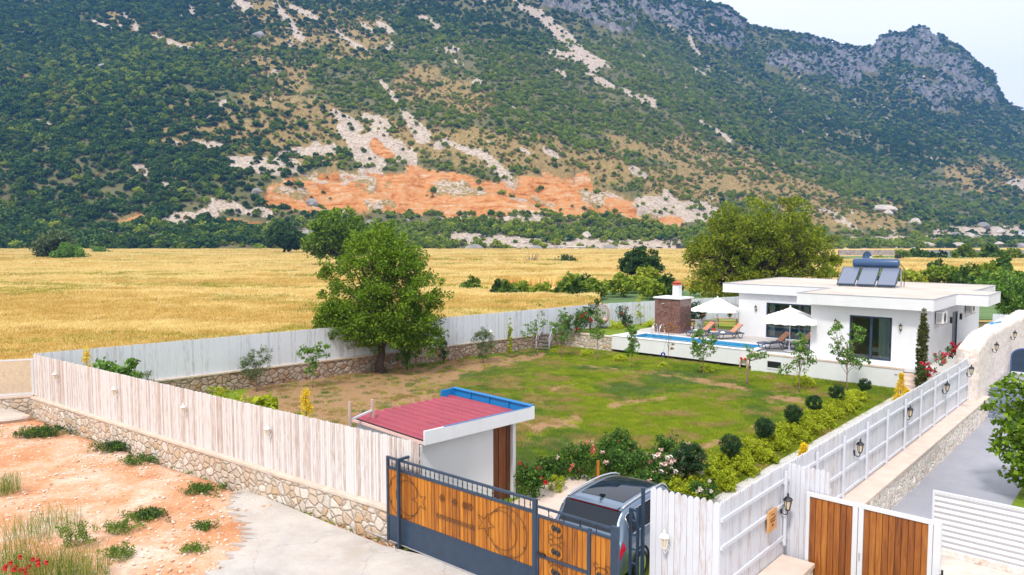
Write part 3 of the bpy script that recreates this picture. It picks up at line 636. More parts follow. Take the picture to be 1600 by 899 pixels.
t = Mt('grey_gravel'); co = t.coord(); g = t.noise(16, 5, 0.7, co); t.col(t.ramp(g, (0.3, (0.36, 0.35, 0.34)), (0.7, (0.66, 0.64, 0.61)))).rough(0.9).bump(g, 0.5, 0.02); M['gravel'] = t.m
hsheet('garden_path', 0.55, 3.9, -24.5, -0.1, 0.05, M['gravel'], 0.1)
t = Mt('grey_paving'); co = t.coord(); f = t.noise(0.7, 6, 0.6, co, 1.0); g = t.noise(20, 4, 0.6, co)
c = t.ramp(f, (0.3, (0.27, 0.28, 0.335)), (0.6, (0.33, 0.335, 0.39)), (0.75, (0.40, 0.40, 0.44)))
br = t.n('ShaderNodeTexBrick'); br.offset = 0.0; br.inputs['Scale'].default_value = 1.0; br.inputs['Mortar Size'].default_value = 0.006; br.inputs['Brick Width'].default_value = 1.2; br.inputs['Row Height'].default_value = 0.6
t.l(t.coord('Object', (1, 1, 1), (0, 0, R(42))), br.inputs['Vector']); c = t.mix(t.math('MULTIPLY', br.outputs['Fac'], 0.35), c, (0.2, 0.2, 0.22))
t.col(c).rough(0.55).bump(g, 0.08, 0.01); M['paving'] = t.m
hsheet('driveway', 4.3, 7.0, -21.0, -3.7, 0.02, M['paving'], 0.1)
b = MB(); b.prism([xy(HF.w(7.02, -17)), xy(HF.w(12, -17)), xy(HF.w(12, 8)), xy(HF.w(7.02, 8))], -0.1, 0.14); tag(b.build('grass_verge', M['lawn']), kind='structure')
t = Mt('stone_paving'); co = t.coord(); f = t.noise(0.8, 6, 0.6, co)
br = t.n('ShaderNodeTexBrick'); br.offset = 0.0; br.inputs['Scale'].default_value = 1.0; br.inputs['Mortar Size'].default_value = 0.008; br.inputs['Brick Width'].default_value = 0.6; br.inputs['Row Height'].default_value = 0.6
t.l(t.coord('Object', (1, 1, 1), (0, 0, R(42))), br.inputs['Vector'])
c = t.mix(t.math('MULTIPLY', br.outputs['Fac'], 0.6), t.ramp(f, (0.3, (0.42, 0.39, 0.38)), (0.7, (0.56, 0.52, 0.50))), (0.3, 0.28, 0.27)); t.col(c).rough(0.6); M['terrace'] = t.m
b = MB(); b.prism([(-0.6, 19.3), (0.9, 17.3), (3.2, 20.2), (2.3, 22.6), (1.2, 22.0)], -0.05, 0.06); tag(b.build('car_pad', M['coping_pink']), kind='structure')

# steps up to the upper driveway, landing
b = MB()
for i in range(6):
    b.prism([(4.42, -3.7 + i * 0.3), (8.2, -3.7 + i * 0.3), (8.2, -1.9), (4.42, -1.9)], 0.178 * i - (0.1 if i == 0 else 0), 0.178 * (i + 1))
t = Mt('blue_grey_riser'); co = t.coord(); t.col(t.ramp(t.noise(3, 5, 0.6, co), (0.3, (0.14, 0.17, 0.26)), (0.7, (0.24, 0.27, 0.36)))).rough(0.5); M['riser'] = t.m
st_ = b.build('driveway_steps', [M['riser']], bevel=0.012); st_.location = (HF.o[0], HF.o[1], 0); st_.rotation_euler = (0, 0, HF.rot)
tag(st_, 'blue grey steps climbing from the driveway along the tall limewashed wall', 'steps')
hsheet('landing', 4.42, 8.2, -1.9, 7.0, 1.072, M['paving'], 1.1)

# wheat standing in the field, and grass on the lawn
def blades(seed, n, rad, h, wd, mat, lean=0.25, bunch=1, head=True):
    rng = np.random.default_rng(seed); a = rng.random(n) * 6.28; r = rad * np.sqrt(rng.random(n)); x = r * np.cos(a); y = r * np.sin(a)
    hh = h * (0.7 + 0.45 * rng.random(n)); la = rng.random(n) * 6.28; ll = lean * hh * rng.random(n); w_ = wd * (0.6 + 0.8 * rng.random(n)); fa_ = rng.random(n) * 6.28
    cx, cy = np.cos(fa_) * w_ / 2, np.sin(fa_) * w_ / 2; tx, ty = x + np.cos(la) * ll, y + np.sin(la) * ll
    k = 1.1 if head else 0.25
    v = np.stack([np.stack([x - cx * .5, y - cy * .5, 0 * x], 1), np.stack([x + cx * .5, y + cy * .5, 0 * x], 1), np.stack([tx + cx * k, ty + cy * k, hh], 1), np.stack([tx - cx * k, ty - cy * k, hh], 1)], 1)
    return quadobj('blade', v.reshape(-1, 3), mat, link=False)
M['wheat_ear'] = leafmat('wheat_stalk', (0.48, 0.32, 0.09), (0.66, 0.49, 0.19), (0.78, 0.64, 0.33), 0.4, True, 1.1)
M['wheat_pale'] = leafmat('wheat_pale', (0.60, 0.46, 0.20), (0.76, 0.62, 0.33), (0.86, 0.74, 0.46), 0.4, True, 1.1)
M['wheat_green'] = leafmat('wheat_green', (0.22, 0.22, 0.04), (0.45, 0.38, 0.08), (0.6, 0.5, 0.14), 0.3, True)
wp = [blades(i, 150, 0.75, 0.75, 0.045, M['wheat_ear']) for i in range(4)] + [blades(9, 150, 0.75, 0.7, 0.045, M['wheat_green'])] + [blades(60 + i, 150, 0.75, 0.72, 0.045, M['wheat_pale']) for i in range(2)]
rng = np.random.default_rng(8)
N = 90000; yy = 24 + (330 - 24) * rng.random(N) ** 1.6; xx = (rng.random(N) * 1900 - 160 - 800) / 1150 * yy
def beyond(x, y, off=2.0):
    m1 = (y - AC[1]) - (B2[1] - AC[1]) / (B2[0] - AC[0]) * (x - AC[0]) > off; m2 = (y - B2[1]) - (B3[1] - B2[1]) / (B3[0] - B2[0]) * (x - B2[0]) > off
    m0 = y > AC[1] + 1.9 + (x - AC[0]) * 0.40
    return np.where(x < AC[0], m0, np.where(x < B2[0], m1, m2))
px_, py_ = proj(xx, yy, np.zeros_like(xx))
okw = beyond(xx, yy) & ~((px_ > 925) & (py_ > 452)) & ~((px_ > 1280) & (py_ < 416)) & ~((px_ > 1350) & (py_ > 431)) & ~((px_ > 760) & (px_ < 945) & (py_ > 447) & (py_ < 472)) & ~((np.abs(py_ - 418 + (px_ - 860) * 0.004) < 1.5) & (px_ > 620) & (px_ < 1090)) & (yy < 345)
xx, yy = xx[okw], yy[okw]; n = len(xx); gr = fbm(xx / 14, yy / 5, 3, 5)
scatter('wheat_crop', np.stack([xx, yy, -0.05 + 0 * xx], 1), (1.0 + np.clip((yy - 50) / 90, 0, 1.6)) * (0.85 + 0.3 * rng.random(n)), rng.random(n) * 6.28, np.where((gr > 0.58) & (rng.random(n) < 0.6), 4, np.where(fbm(xx / 30, yy / 7, 4, 25) + 0.25 * (rng.random(n) - .5) + np.clip((yy - 60) / 500, 0, .2) > 0.52, 5 + rng.integers(0, 2, n), rng.integers(0, 4, n))), wp)
M['grass_blade'] = leafmat('lawn_grass', (0.13, 0.20, 0.015), (0.27, 0.35, 0.025), (0.45, 0.44, 0.06), 0.45, True)
M['grass_green'] = leafmat('lawn_grass_green', (0.07, 0.135, 0.015), (0.15, 0.245, 0.025), (0.26, 0.35, 0.04), 0.35, True)
M['grass_cool'] = leafmat('lawn_grass_cool', (0.07, 0.125, 0.035), (0.15, 0.22, 0.06), (0.26, 0.32, 0.11), 0.35, True)
M['grass_dry'] = leafmat('lawn_grass_dry', (0.22, 0.17, 0.06), (0.36, 0.28, 0.11), (0.48, 0.38, 0.18), 0.35, True)
gpz = [blades(40 + i, 70, 0.17, 0.075, 0.016, M[m_], 0.7, head=False) for i, m_ in enumerate(('grass_blade', 'grass_blade', 'grass_green', 'grass_green', 'grass_cool', 'grass_dry'))]
N = 100000; yy = 17 + 35 * rng.random(N) ** 1.3; xx = -12 + 34 * rng.random(N); s_ = np.clip(strokes(*proj(xx, yy, 0 * xx), SOIL, 0.5, 33), 0, 1)
hl = np.array([HF.loc(a_, b_) for a_, b_ in zip(xx, yy)]); okg = inpoly(xx, yy, lp) & (rng.random(N) > s_ * 0.93) & (hl[:, 0] < 0.5) & ~inpoly(xx, yy, [(-0.9, 19.6), (1.1, 16.8), (3.8, 20.0), (2.6, 23.0), (1.0, 22.6)]) & (hl[:, 1] < 0.35) & (rng.random(N) < 0.25 + 1.1 * fbm(xx / 1.3, yy / 1.3, 3, 6))
xx, yy = xx[okg], yy[okg]; n = len(xx)
g1 = fbm(xx / 2.6, yy / 2.6, 4, 71) + 0.16 * (rng.random(n) - 0.5); g2 = fbm(xx / 0.9, yy / 0.9, 4, 72) + 0.2 * (rng.random(n) - 0.5); lft = np.clip((4.5 - xx) / 6, 0, 1)
gix = np.where(g1 > 0.45, rng.integers(0, 2, n), np.where(g1 > 0.34, 2 + rng.integers(0, 2, n), 4)); gix = np.where((lft > 0.3) & (rng.random(n) < 0.5 * lft), 4, gix); gix = np.where(g2 > 0.63 - 0.10 * lft, 5, gix)
scatter('lawn_grass', np.stack([xx, yy, 0 * xx - 0.01], 1), 0.8 + 0.7 * rng.random(n), rng.random(n) * 6.28, gix, gpz)
# loose stones over the yard
def stone_mesh(name, seed, mat, link=False, sub=2, sc=(1, 1, 0.7), amp=0.5):
    bm = bmesh.new(); bmesh.ops.create_icosphere(bm, subdivisions=sub, radius=1); rr = random.Random(seed)
    pl = [(Vector((rr.gauss(0, 1), rr.gauss(0, 1), rr.gauss(0, 1))).normalized(), rr.uniform(0.55, 0.9)) for _ in range(9)]
    for v in bm.verts:
        for nn_, d_ in pl:
            k = v.co.dot(nn_)
            if k > d_: v.co -= nn_ * (k - d_)
        v.co += Vector((rr.gauss(0, 1), rr.gauss(0, 1), rr.gauss(0, 1))) * 0.03 * amp
        v.co = Vector((v.co.x * sc[0], v.co.y * sc[1], v.co.z * sc[2]))
    me = bpy.data.meshes.new(name); bm.to_mesh(me); bm.free(); me.materials.append(mat); o = bpy.data.objects.new(name, me)
    if link: C.objects.link(o)
    return o
M['pebble'] = plain('pale_pebble', (0.72, 0.62, 0.54), 0.9, var=0.25, nscale=3, bump=0.3)
M['pebble_o'] = plain('orange_pebble', (0.62, 0.34, 0.19), 0.9, var=0.25, nscale=3, bump=0.3)
M['boulder'] = plain('grey_boulder', (0.30, 0.28, 0.28), 0.9, var=0.4, nscale=0.8, bump=0.5)
M['boulder_w'] = plain('white_boulder', (0.50, 0.44, 0.39), 0.9, var=0.3, nscale=1.5, bump=0.5)
pb = [stone_mesh('stone', i, M['pebble'] if i % 3 else M['pebble_o'], sub=1) for i in range(6)]
N = 26000; yy = 10 + 22 * rng.random(N); xx = -32 + 26 * rng.random(N); fa = (yy - AC[1]) - (AG[1] - AC[1]) / (AG[0] - AC[0]) * (xx - AC[0]); dap = inpoly(xx, yy, ap)
nearwall = np.exp(-((fa + 0.9) / 0.7) ** 2); nearap = np.exp(-((xx + 8.2) / 0.9) ** 2) * (yy < 22)
eda = np.exp(-((xx + 7.3) / 0.8) ** 2) * (rng.random(N) < 0.5)
okp = (fa < -0.45) & (~dap | (eda > 0.45)) & (rng.random(N) < 0.16 + 0.5 * nearwall * (xx > -16) + 0.7 * nearap + 0.5 * (fbm(xx / 2, yy / 2, 3, 15) > 0.62))
xx, yy = xx[okp], yy[okp]; n = len(xx)
scatter('loose_stones', np.stack([xx, yy, 0.06 * inpoly(xx, yy, ap)], 1), 0.012 + 0.05 * rng.random(n) ** 3.5, rng.random(n) * 6.28, rng.integers(0, 6, n), pb)
# ================================================================== fences and walls
def fence(name, label, p0, p1, z0, z1, mat, bw=0.1, seed=1, rails=(), rail_side=1, posts=0.0, tip='round', railmat=None, cat='fence', gap=0.006, zslope=0.0, postw=0.07):
    """boards along local x on the y=0 line; rails and posts on side rail_side"""
    p0 = Vector((p0[0], p0[1], 0)); p1 = Vector((p1[0], p1[1], 0)); d = p1 - p0; L = d.length; rz = math.atan2(d.y, d.x); rg = random.Random(seed)
    th = thing(name, label, cat, (p0.x, p0.y, 0), rz); b = MB(); n = max(1, int(round(L / bw))); w_ = L / n
    for i in range(n):
        x0 = i * w_ + gap / 2; x1 = (i + 1) * w_ - gap / 2; zt = z1 + zslope * (i + 0.5) / n + rg.uniform(-0.012, 0.012); y = rg.uniform(-0.004, 0.004); h = (x1 - x0) * (0.55 if tip == 'round' else 0.8)
        if tip == 'round': pl = [(x0, z0), (x1, z0), (x1, zt - h), (x0 + 0.85 * (x1 - x0), zt - h * 0.35), (x0 + 0.62 * (x1 - x0), zt), (x0 + 0.38 * (x1 - x0), zt), (x0 + 0.15 * (x1 - x0), zt - h * 0.35), (x0, zt - h)]
        else: pl = [(x0, z0), (x1, z0), (x1, zt - h), ((x0 + x1) / 2, zt), (x0, zt - h)]
        b.yprism(pl, y - 0.011, y + 0.011)
    b.build('boards', mat, th)
    rm = railmat or mat
    for rzz in rails:
        r = MB(); r.bar((0, rail_side * 0.034, rzz), (L, rail_side * 0.034, rzz + zslope), 0.04, 0.07); r.build('rail', rm, th)
    if posts:
        k = max(1, int(round(L / posts)))
        for i in range(k + 1):
            x = min(max(i * L / k, postw / 2), L - postw / 2); y = rail_side * (0.034 + 0.02 + postw / 2)
            r = MB(); r.box(x - postw / 2, x + postw / 2, y - postw / 2, y + postw / 2, z0 - 0.02, z1 - 0.12 + zslope * i / k); r.build('post', rm, th)
    return th, L, rz
def stone_wall(name, label, p0, p1, z0, zc, thick, mat, capmat, side=0, cap=0.09, over=0.04, cat='wall', seed=1):
    """masonry with a coping; the wall runs from p0 to p1; y from -thick/2+side"""
    p0 = Vector((p0[0], p0[1], 0)); p1 = Vector((p1[0], p1[1], 0)); d = p1 - p0; L = d.length; rz = math.atan2(d.y, d.x)
    th = thing(name, label, cat, (p0.x, p0.y, 0), rz); y0 = -thick / 2 + side; y1 = thick / 2 + side
    # relief on both faces: a fine grid pushed in and out by noise
    zt = zc - cap; b = MB(); nxx = max(4, int(L / 0.12)); nz = max(3, int((zt - z0) / 0.12)); gx = np.linspace(0, L, nxx); gz = np.linspace(z0, zt, nz); A, B_ = np.meshgrid(gx, gz)
    for yy_, sg in ((y0, -1), (y1, 1)):
        D = 0.05 * (fbm(A / 0.22, B_ / 0.2, 2, seed + (sg > 0)) - 0.45)
        vs = np.stack([A, yy_ + sg * D, B_], -1).reshape(-1, 3); q = np.arange(A.size).reshape(A.shape)
        b.add([tuple(v_) for v_ in vs], [tuple(x) for x in np.stack([q[:-1, :-1], q[:-1, 1:], q[1:, 1:], q[1:, :-1]], -1).reshape(-1, 4)])
    b.box(0.005, L - 0.005, y0 + 0.035, y1 - 0.035, z0, zt - 0.002)
    b.box(0, 0.02, y0 + 0.01, y1 - 0.01, z0, zt - 0.002); b.box(L - 0.02, L, y0 + 0.01, y1 - 0.01, z0, zt - 0.002)
    b.build('masonry', mat, th)
    c = MB(); c.box(-over * 0.5, L + over * 0.5, y0 - over, y1 + over, zt, zc); c.build('coping', capmat, th, bevel=0.012)
    return th
# front fence (left) on its rubble wall
stone_wall('stone_wall', 'low rubble wall with pale coping under the long whitewashed fence by the dirt yard', AC, AG, -0.1, 0.86, 0.34, M['stone'], M['coping'], side=0.02, seed=3)
fence('board_fence', 'long weathered whitewashed board fence between the dirt yard and the garden', AC, (-2.22, 17.23), 0.862, 2.62, M['boards_front'], 0.082, 5, rails=(1.2, 2.2), rail_side=1, posts=2.2)
# back fence between garden and wheat
stone_wall('stone_wall', 'brown rubble garden wall under the back fence along the wheat field', AC, HF.w(-21.35, 1.0), -0.1, 0.95, 0.3, M['stone_dark'], M['coping'], seed=8)
fence('board_fence', 'shade-tinted white board fence along the wheat field behind the big round tree', AC, B2, 0.952, 2.66, M['boards_back'], 0.1, 6, rails=(1.3, 2.3), rail_side=1, posts=2.4)
fence('board_fence', 'shade-tinted white board fence behind the barbecue cabin and picnic tables', B2, B3, 0.5, 2.66, M['boards_back'], 0.11, 7, rails=(1.3, 2.3), rail_side=1, posts=2.4)
fence('board_fence', 'short white board fence seen past the right corner of the house', HF.w(1.4, 17.2), HF.w(8.5, 17.2), 0.3, 2.5, M['boards_back'], 0.12, 8, rails=(1.2,), rail_side=1, posts=2.4)
stone_wall('stone_wall', 'short rubble retaining wall between the metal steps and the white pool wall', HF.w(-20.75, 0.55), HF.w(-16.95, 0.55), -0.1, 1.03, 0.3, M['stone'], M['coping'], seed=12)
# lattice fence at the far left
LD = Vector((-0.93, -0.37, 0)).normalized(); LE = (AC[0] + LD.x * 16, AC[1] + LD.y * 16 + 0.2)
stone_wall('stone_wall', 'low rubble wall under the white lattice fence at the left edge', LE, (AC[0] - 0.2, AC[1] + 0.2), -0.1, 0.9, 0.36, M['stone'], M['coping'], seed=14)
d = Vector((AC[0] - 0.15 - LE[0], AC[1] + 0.2 - LE[1], 0)); L = d.length
th = thing('lattice_fence', 'white diagonal lattice fence on a low wall at the left edge', 'fence', (LE[0], LE[1], 0), math.atan2(d.y, d.x))
M['lattice'] = plain('cream_lattice', (0.74, 0.68, 0.62), 0.7, var=0.08)
nb = 8; pw = L / nb
for i in range(nb + 1):
    x = min(max(i * pw, 0.05), L - 0.05); b = MB(); b.box(x - 0.045, x + 0.045, -0.045, 0.045, 0.902, 2.42); b.build('post', M['white_metal'], th)
for i in range(nb):
    b = MB(); x0 = i * pw + 0.05; x1 = (i + 1) * pw - 0.05; z0, z1 = 0.98, 2.34; s = 0.085
    k = x0 - (z1 - z0)
    while k < x1:
        a = max(k, x0); za = z0 + (a - k); e = min(k + (z1 - z0), x1); ze = z0 + (e - k)
        if e - a > 0.02: b.bar((a, -0.008, za), (e, -0.008, ze), 0.02, 0.012, up=(0, 1, 0)); b.bar((a, 0.008, z1 - (za - z0)), (e, 0.008, z1 - (ze - z0)), 0.02, 0.012, up=(0, 1, 0))
        k += s
    b.build('lattice_panel', M['lattice'], th)
for zz in (0.95, 2.38): b = MB(); b.bar((0, 0, zz), (L, 0, zz), 0.05, 0.07); b.build('rail', M['white_metal'], th)

# right-hand fence: the front corner, its step out, and the long run beside the driveway
GP_ = (2.72, 14.12)      # where the front boards begin beside the gate
D2 = xy(HF.w(4.0, -23.6)); E2 = (6.62, 15.0)
fence('board_fence', 'white board fence facing the road between the silver car and the wooden plaque', GP_, CC, -0.02, 2.62, M['boards_white'], 0.13, 11, rails=(0.6, 2.1), rail_side=1, posts=1.2)
fence('board_fence', 'white fence panel carrying the wooden plaque and a black lantern', CC, D2, 0.55, 2.62, M['boards_white'], 0.1, 12, rails=(1.02, 1.75, 2.28), rail_side=-1, posts=0, zslope=0.0)
fence('board_fence', 'narrow white board panel beside the white framed gate', D2, E2, 0.0, 2.62, M['boards_white'], 0.1, 13, rails=(2.2,), rail_side=1)
C0 = HF.w(4.02, -23.9); C1 = HF.w(4.02, -5.05)
fence('board_fence', 'long white board fence with rails between hedge and grey driveway', C0, C1, 0.902, 2.62, M['boards_white'], 0.105, 14, rails=(0.98, 1.55, 2.25), rail_side=-1, posts=1.88, postw=0.05)
b0 = HF.w(4.28, -22.8); b1 = HF.w(4.28, -3.6)
stone_wall('stone_wall', 'long pale stone wall with pinkish coping beside the grey driveway', b0, b1, -0.1, 0.9, 0.62, M['stone_pale'], M['coping_pink'], side=0.0, over=0.025, cap=0.07, seed=21)
d = Vector((D2[0] - CC[0], D2[1] - CC[1], 0)).normalized(); nrm = Vector((d.y, -d.x, 0))
q0 = Vector((*CC, 0)) + nrm * 0.38 - d * 0.3; q1 = Vector((*D2, 0)) + nrm * 0.38 - d * 0.25
stone_wall('stone_wall', 'low pinkish block wall below the fence panel with the wooden plaque', q0, q1, -0.1, 0.66, 0.66, M['stone_pale'], M['coping_pink'], over=0.02, cap=0.1, seed=22)
# tall limewashed wall
b = MB(); L = 15.5; nxx, nz = 110, 30
def wallface(u, sg, seed):
    A, B_ = np.meshgrid(np.linspace(0, L, nxx), np.linspace(0, 1, nz)); top = 3.02 + 0.38 * np.clip(A / 2.6, 0, 1) + 0.14 * (fbm(A / 0.8, A * 0 + 3, 3, 4) - 0.5); zz = -0.1 + (top + 0.1) * B_
    D = 0.07 * (fbm(A / 0.3, zz / 0.25, 3, seed) - 0.5); edge = np.clip((B_ - 0.965) / 0.035, 0, 1) ** 2 * 0.06
    return np.stack([A, u + sg * (D - edge), zz], -1)
F0 = wallface(-0.4, -1, 3); F1 = wallface(0.4, 1, 5); q = np.arange(nxx * nz).reshape(nz, nxx)
for F_ in (F0, F1): b.add([tuple(v_) for v_ in F_.reshape(-1, 3)], [tuple(x) for x in np.stack([q[:-1, :-1], q[:-1, 1:], q[1:, 1:], q[1:, :-1]], -1).reshape(-1, 4)])
N0 = nxx * nz
top = [(q[-1, j], q[-1, j+1], N0 + q[-1, j+1], N0 + q[-1, j]) for j in range(nxx - 1)]; e0 = [(q[i, 0], q[i+1, 0], N0 + q[i+1, 0], N0 + q[i, 0]) for i in range(nz - 1)]; e1 = [(q[i, -1], q[i+1, -1], N0 + q[i+1, -1], N0 + q[i, -1]) for i in range(nz - 1)]
for f in top + e0 + e1: b.f.append(f); b.m.append(0)
tw = b.build('stone_wall', M['lime'], smooth=True); w0 = HF.w(4.0, -5.0); tw.location = (w0.x, w0.y, 0); tw.rotation_euler = (0, 0, HF.rot + math.pi / 2)
tag(tw, 'tall limewashed stone wall behind the long white fence at the right edge', 'wall')

# ------------------------------------------------------------------ wall lanterns
def lantern(label, mat, loc, rz, group, s=1.0, first=[None, None], which=0):
    if first[which] is None:
        t_ = thing('wall_lantern', label, 'lantern', loc, rz, group)
        b = MB(); b.lathe([(0.045, 0), (0.045, 0.02)], 12, (0, 0.0, -0.02), ax='y'); b.box(-0.03, 0.03, -0.02, 0, -0.13, 0.02)
        b.tube([(0, -0.01, -0.09), (0, -0.06, -0.14), (0, -0.12, -0.14), (0, -0.15, -0.09), (0, -0.15, -0.03)], 0.012, 8); b.build('bracket', mat, t_)
        b = MB(); b.lathe([(0.035, -0.04), (0.05, -0.02), (0.055, 0.0)], 6, (0, -0.15, 0)); b.lathe([(0.105, 0.2), (0.11, 0.215), (0.075, 0.26), (0.035, 0.285), (0.02, 0.30), (0.02, 0.315), (0.03, 0.325), (0.012, 0.36), (0.004, 0.38)], 6, (0, -0.15, 0))
        for k in range(6):
            a = k * math.pi / 3; b.bar((0.052 * math.cos(a), -0.15 + 0.052 * math.sin(a), 0), (0.088 * math.cos(a), -0.15 + 0.088 * math.sin(a), 0.205), 0.01)
        b.build('cage', mat, t_); b = MB(); b.lathe([(0.048, 0.0), (0.082, 0.2)], 6, (0, -0.15, 0)); b.build('glass', M['lamp_glass'], t_)
        t_.scale = (s,) * 3; first[which] = t_; return t_
    return dup(first[which], loc, rz, label, s)
Ad = math.atan2(AG[1] - AC[1], AG[0] - AC[0]); an = Vector((-math.sin(Ad), math.cos(Ad), 0))
def onA(px, py, z):
    p = P(px, py, z); d_ = Vector((AG[0] - AC[0], AG[1] - AC[1], 0)).normalized(); k = (p - Vector((*AC, 0))).dot(d_); q_ = Vector((*AC, 0)) + d_ * k - an * 0.015; q_.z = z; return q_
GW = 'white lanterns on the garden fence'; GB = 'black lanterns beside the driveway'; GHs = 'black lanterns on the house wall'
for lb, px, py in (('white lantern on the fence closest to the lattice corner', 86, 592), ('second white lantern along the fence from the lattice corner', 175, 617), ('third white lantern along the fence from the lattice corner', 292, 644), ('fourth white lantern on the fence, the one closest to the metal gate', 429, 677)):
    lantern(lb, M['white_plastic'], onA(px, py, 1.88), Ad, GW, 0.85, which=0)
dd = Vector((CC[0] - GP_[0], CC[1] - GP_[1], 0)); p = Vector((*GP_, 0)) + dd * 0.27
p.z = 1.55; lantern('white lantern with amber glass on the boards right of the silver car', M['white_plastic'], p - Vector((0.01, 0.012, 0)), math.atan2(dd.y, dd.x), GW, 0.95, which=0)
bd = math.atan2(B2[1] - AC[1], B2[0] - AC[0])
for lb, px, py in (('white lantern on the back fence above the olive bush', 410, 545), ('white lantern on the back fence beside the rounded olive shrub', 765, 520), ('white lantern on the back fence behind the hanging chair', 993, 492)):
    pp = PD(px, py, 34); k = 0
    o_ = Vector((*AC, 0)); e_ = Vector((B2[0] - AC[0], B2[1] - AC[1], 0)) if px < 900 else Vector((B3[0] - B2[0], B3[1] - B2[1], 0)); o_ = o_ if px < 900 else Vector((*B2, 0))
    # where the sight line crosses the fence plane
    dx, dy = pp.x, pp.y; det = dx * e_.y - dy * e_.x; k = (o_.x * e_.y - o_.y * e_.x) / det; q_ = Vector((dx * k, dy * k, 0)); q_.z = 7.5 + (pp.z - 7.5) * k - 0.1
    nn_ = Vector((e_.y, -e_.x, 0)).normalized(); lantern(lb, M['white_plastic'], q_ + nn_ * 0.015, math.atan2(e_.y, e_.x), GW, 0.85, which=0)
RZ = HF.rot + math.pi / 2
for lb, px, py, u in (('black lantern on the white fence just before the white gate end', 1335, 700, 4.045), ('black lantern halfway along the white driveway fence', 1414, 645, 4.045), ('black lantern on the white fence near the tall limewashed wall', 1473, 606, 4.045), ('black lantern at the end post where fence meets limewashed wall', 1511, 580, 4.42), ('black lantern on the tall limewashed wall, nearer the fence', 1551, 543, 4.46), ('black lantern on the tall limewashed wall above the blue arched gate', 1580, 524, 4.46)):
    v, z = HF.onu(px, py, u); q_ = HF.w(u, v, z - 0.08); lantern(lb, M['black'], q_, RZ, GB, 0.95, which=1)
d_ = Vector((D2[0] - CC[0], D2[1] - CC[1], 0)); q_ = Vector((*CC, 0)) + d_ * 0.89; q_.z = 1.72
lantern('black lantern to the right of the wooden plaque', M['black'], q_ + nrm * 0.03, math.atan2(d_.y, d_.x), GB, 0.95, which=1)
# plaque
q_ = Vector((*CC, 0)) + d_ * 0.70; th = thing('wooden_plaque', 'square varnished wooden plaque on the white fence panel', 'sign', (q_.x + nrm.x * 0.06, q_.y + nrm.y * 0.06, 1.42), math.atan2(d_.y, d_.x))
b = MB(); b.box(-0.21, 0.21, -0.04, 0.0, 0.0, 0.44)
for k in (0.145, 0.29): b.box(-0.2, 0.2, -0.042, -0.04, k - 0.002, k + 0.002)
b.build('board', M['plaque'], th, bevel=0.006)
b = MB(); pts = []
for r_, (x0, x1, zz) in enumerate(((-0.08, 0.06, 0.345), (-0.13, 0.14, 0.262), (-0.10, 0.12, 0.205))):
    seg = [(x0 + (x1 - x0) * i / 30, -0.0425, zz + (0.016 if r_ else 0.01) * math.sin(i * 2.3)) for i in range(31)]; pts += seg if r_ % 2 == 0 else seg[::-1]
b.tube(pts, 0.0045, 5); th2 = b.build('carved_lettering', plain('burnt_carving', (0.16, 0.07, 0.03), 0.8), th)
b = MB(); b.lathe([(0.035, 0), (0.035, 0.004)], 10, (0.0, -0.045, 0.12), ax='y'); b.build('carved_emblem', bpy.data.materials['burnt_carving'], th)
# ================================================================== house
def hbase(name, label, cat, u, v, z=0.0, group=None, drz=0.0):
    q = HF.w(u, v, z); return thing(name, label, cat, (q.x, q.y, z), HF.rot + drz, group)
house = hbase('house', 'white single storey house with flat overhanging roof and dark framed glass doors', 'house', 0, 0)
T = 1.07; WT = 3.86; wt = 0.22
def boxpart(name, mats, parent, *bx, bevel=0):
    b = MB()
    for q in bx: b.box(*q)
    return b.build(name, mats, parent, bevel=bevel)
fo = (-2.62, -0.55, T + 0.03, 3.36)                       # front opening (u0, u1, z0, z1)
lo = (-9.15, -4.95, T + 0.03, 3.32)                       # opening of the recessed left wing
fv, lv = 1.6, 6.3
def frontwall(op, v, ua, ub, z0):
    return [(ua, op[0], v, v + wt, z0, WT), (op[1], ub, v, v + wt, z0, WT), (op[0], op[1], v, v + wt, op[3], WT), (op[0], op[1], v, v + wt, z0, op[2])]
boxpart('wall', M['white'], house, *frontwall(fo, fv, -4.65, 1.0, 0.0))
boxpart('wall', M['white'], house, *frontwall(lo, lv, -11.0, -4.43, 0.0))
boxpart('wall', M['white'], house, (-4.65, -4.43, fv + wt, lv, 0, WT)); boxpart('wall', M['white'], house, (-11.0, -10.78, lv + wt, 15, 0, WT))
boxpart('wall', M['white'], house, (0.78, 1.0, fv + wt, 7.55, 0, WT), (0.78, 1.0, 8.65, 15, 0, WT), (0.78, 1.0, 7.55, 8.65, 3.25, WT), (0.78, 1.0, 7.55, 8.65, 0, T + 0.02)); boxpart('wall', M['white'], house, (-10.78, 0.78, 14.8, 15, 0, WT))
M['interior'] = plain('interior_plaster', (0.62, 0.58, 0.54), 0.8, var=0.05)
boxpart('interior', M['interior'], house, (-10.7, 0.76, lv + 3.5, lv + 3.6, T, WT - 0.02), (-4.4, 0.76, fv + 4.0, fv + 4.1, T, WT - 0.02), (-10.7, -4.4, lv + wt + 0.01, lv + 3.5, T - 0.05, T + 0.02), (-4.4, 0.76, fv + wt + 0.01, fv + 4.0, T - 0.05, T + 0.02))
# plinth below the front wall with its pale ledge, garden side
boxpart('plinth', M['white'], house, (-7.3, 0.42, 0.0, fv - 0.004, -0.1, 1.0)); boxpart('ledge', M['coping_pink'], house, (-7.32, 0.45, -0.03, 0.14, 1.002, 1.075))
boxpart('plinth', M['white'], house, (-4.6, 1.5, 0.16, fv + 0.003, 0.9, 1.06))
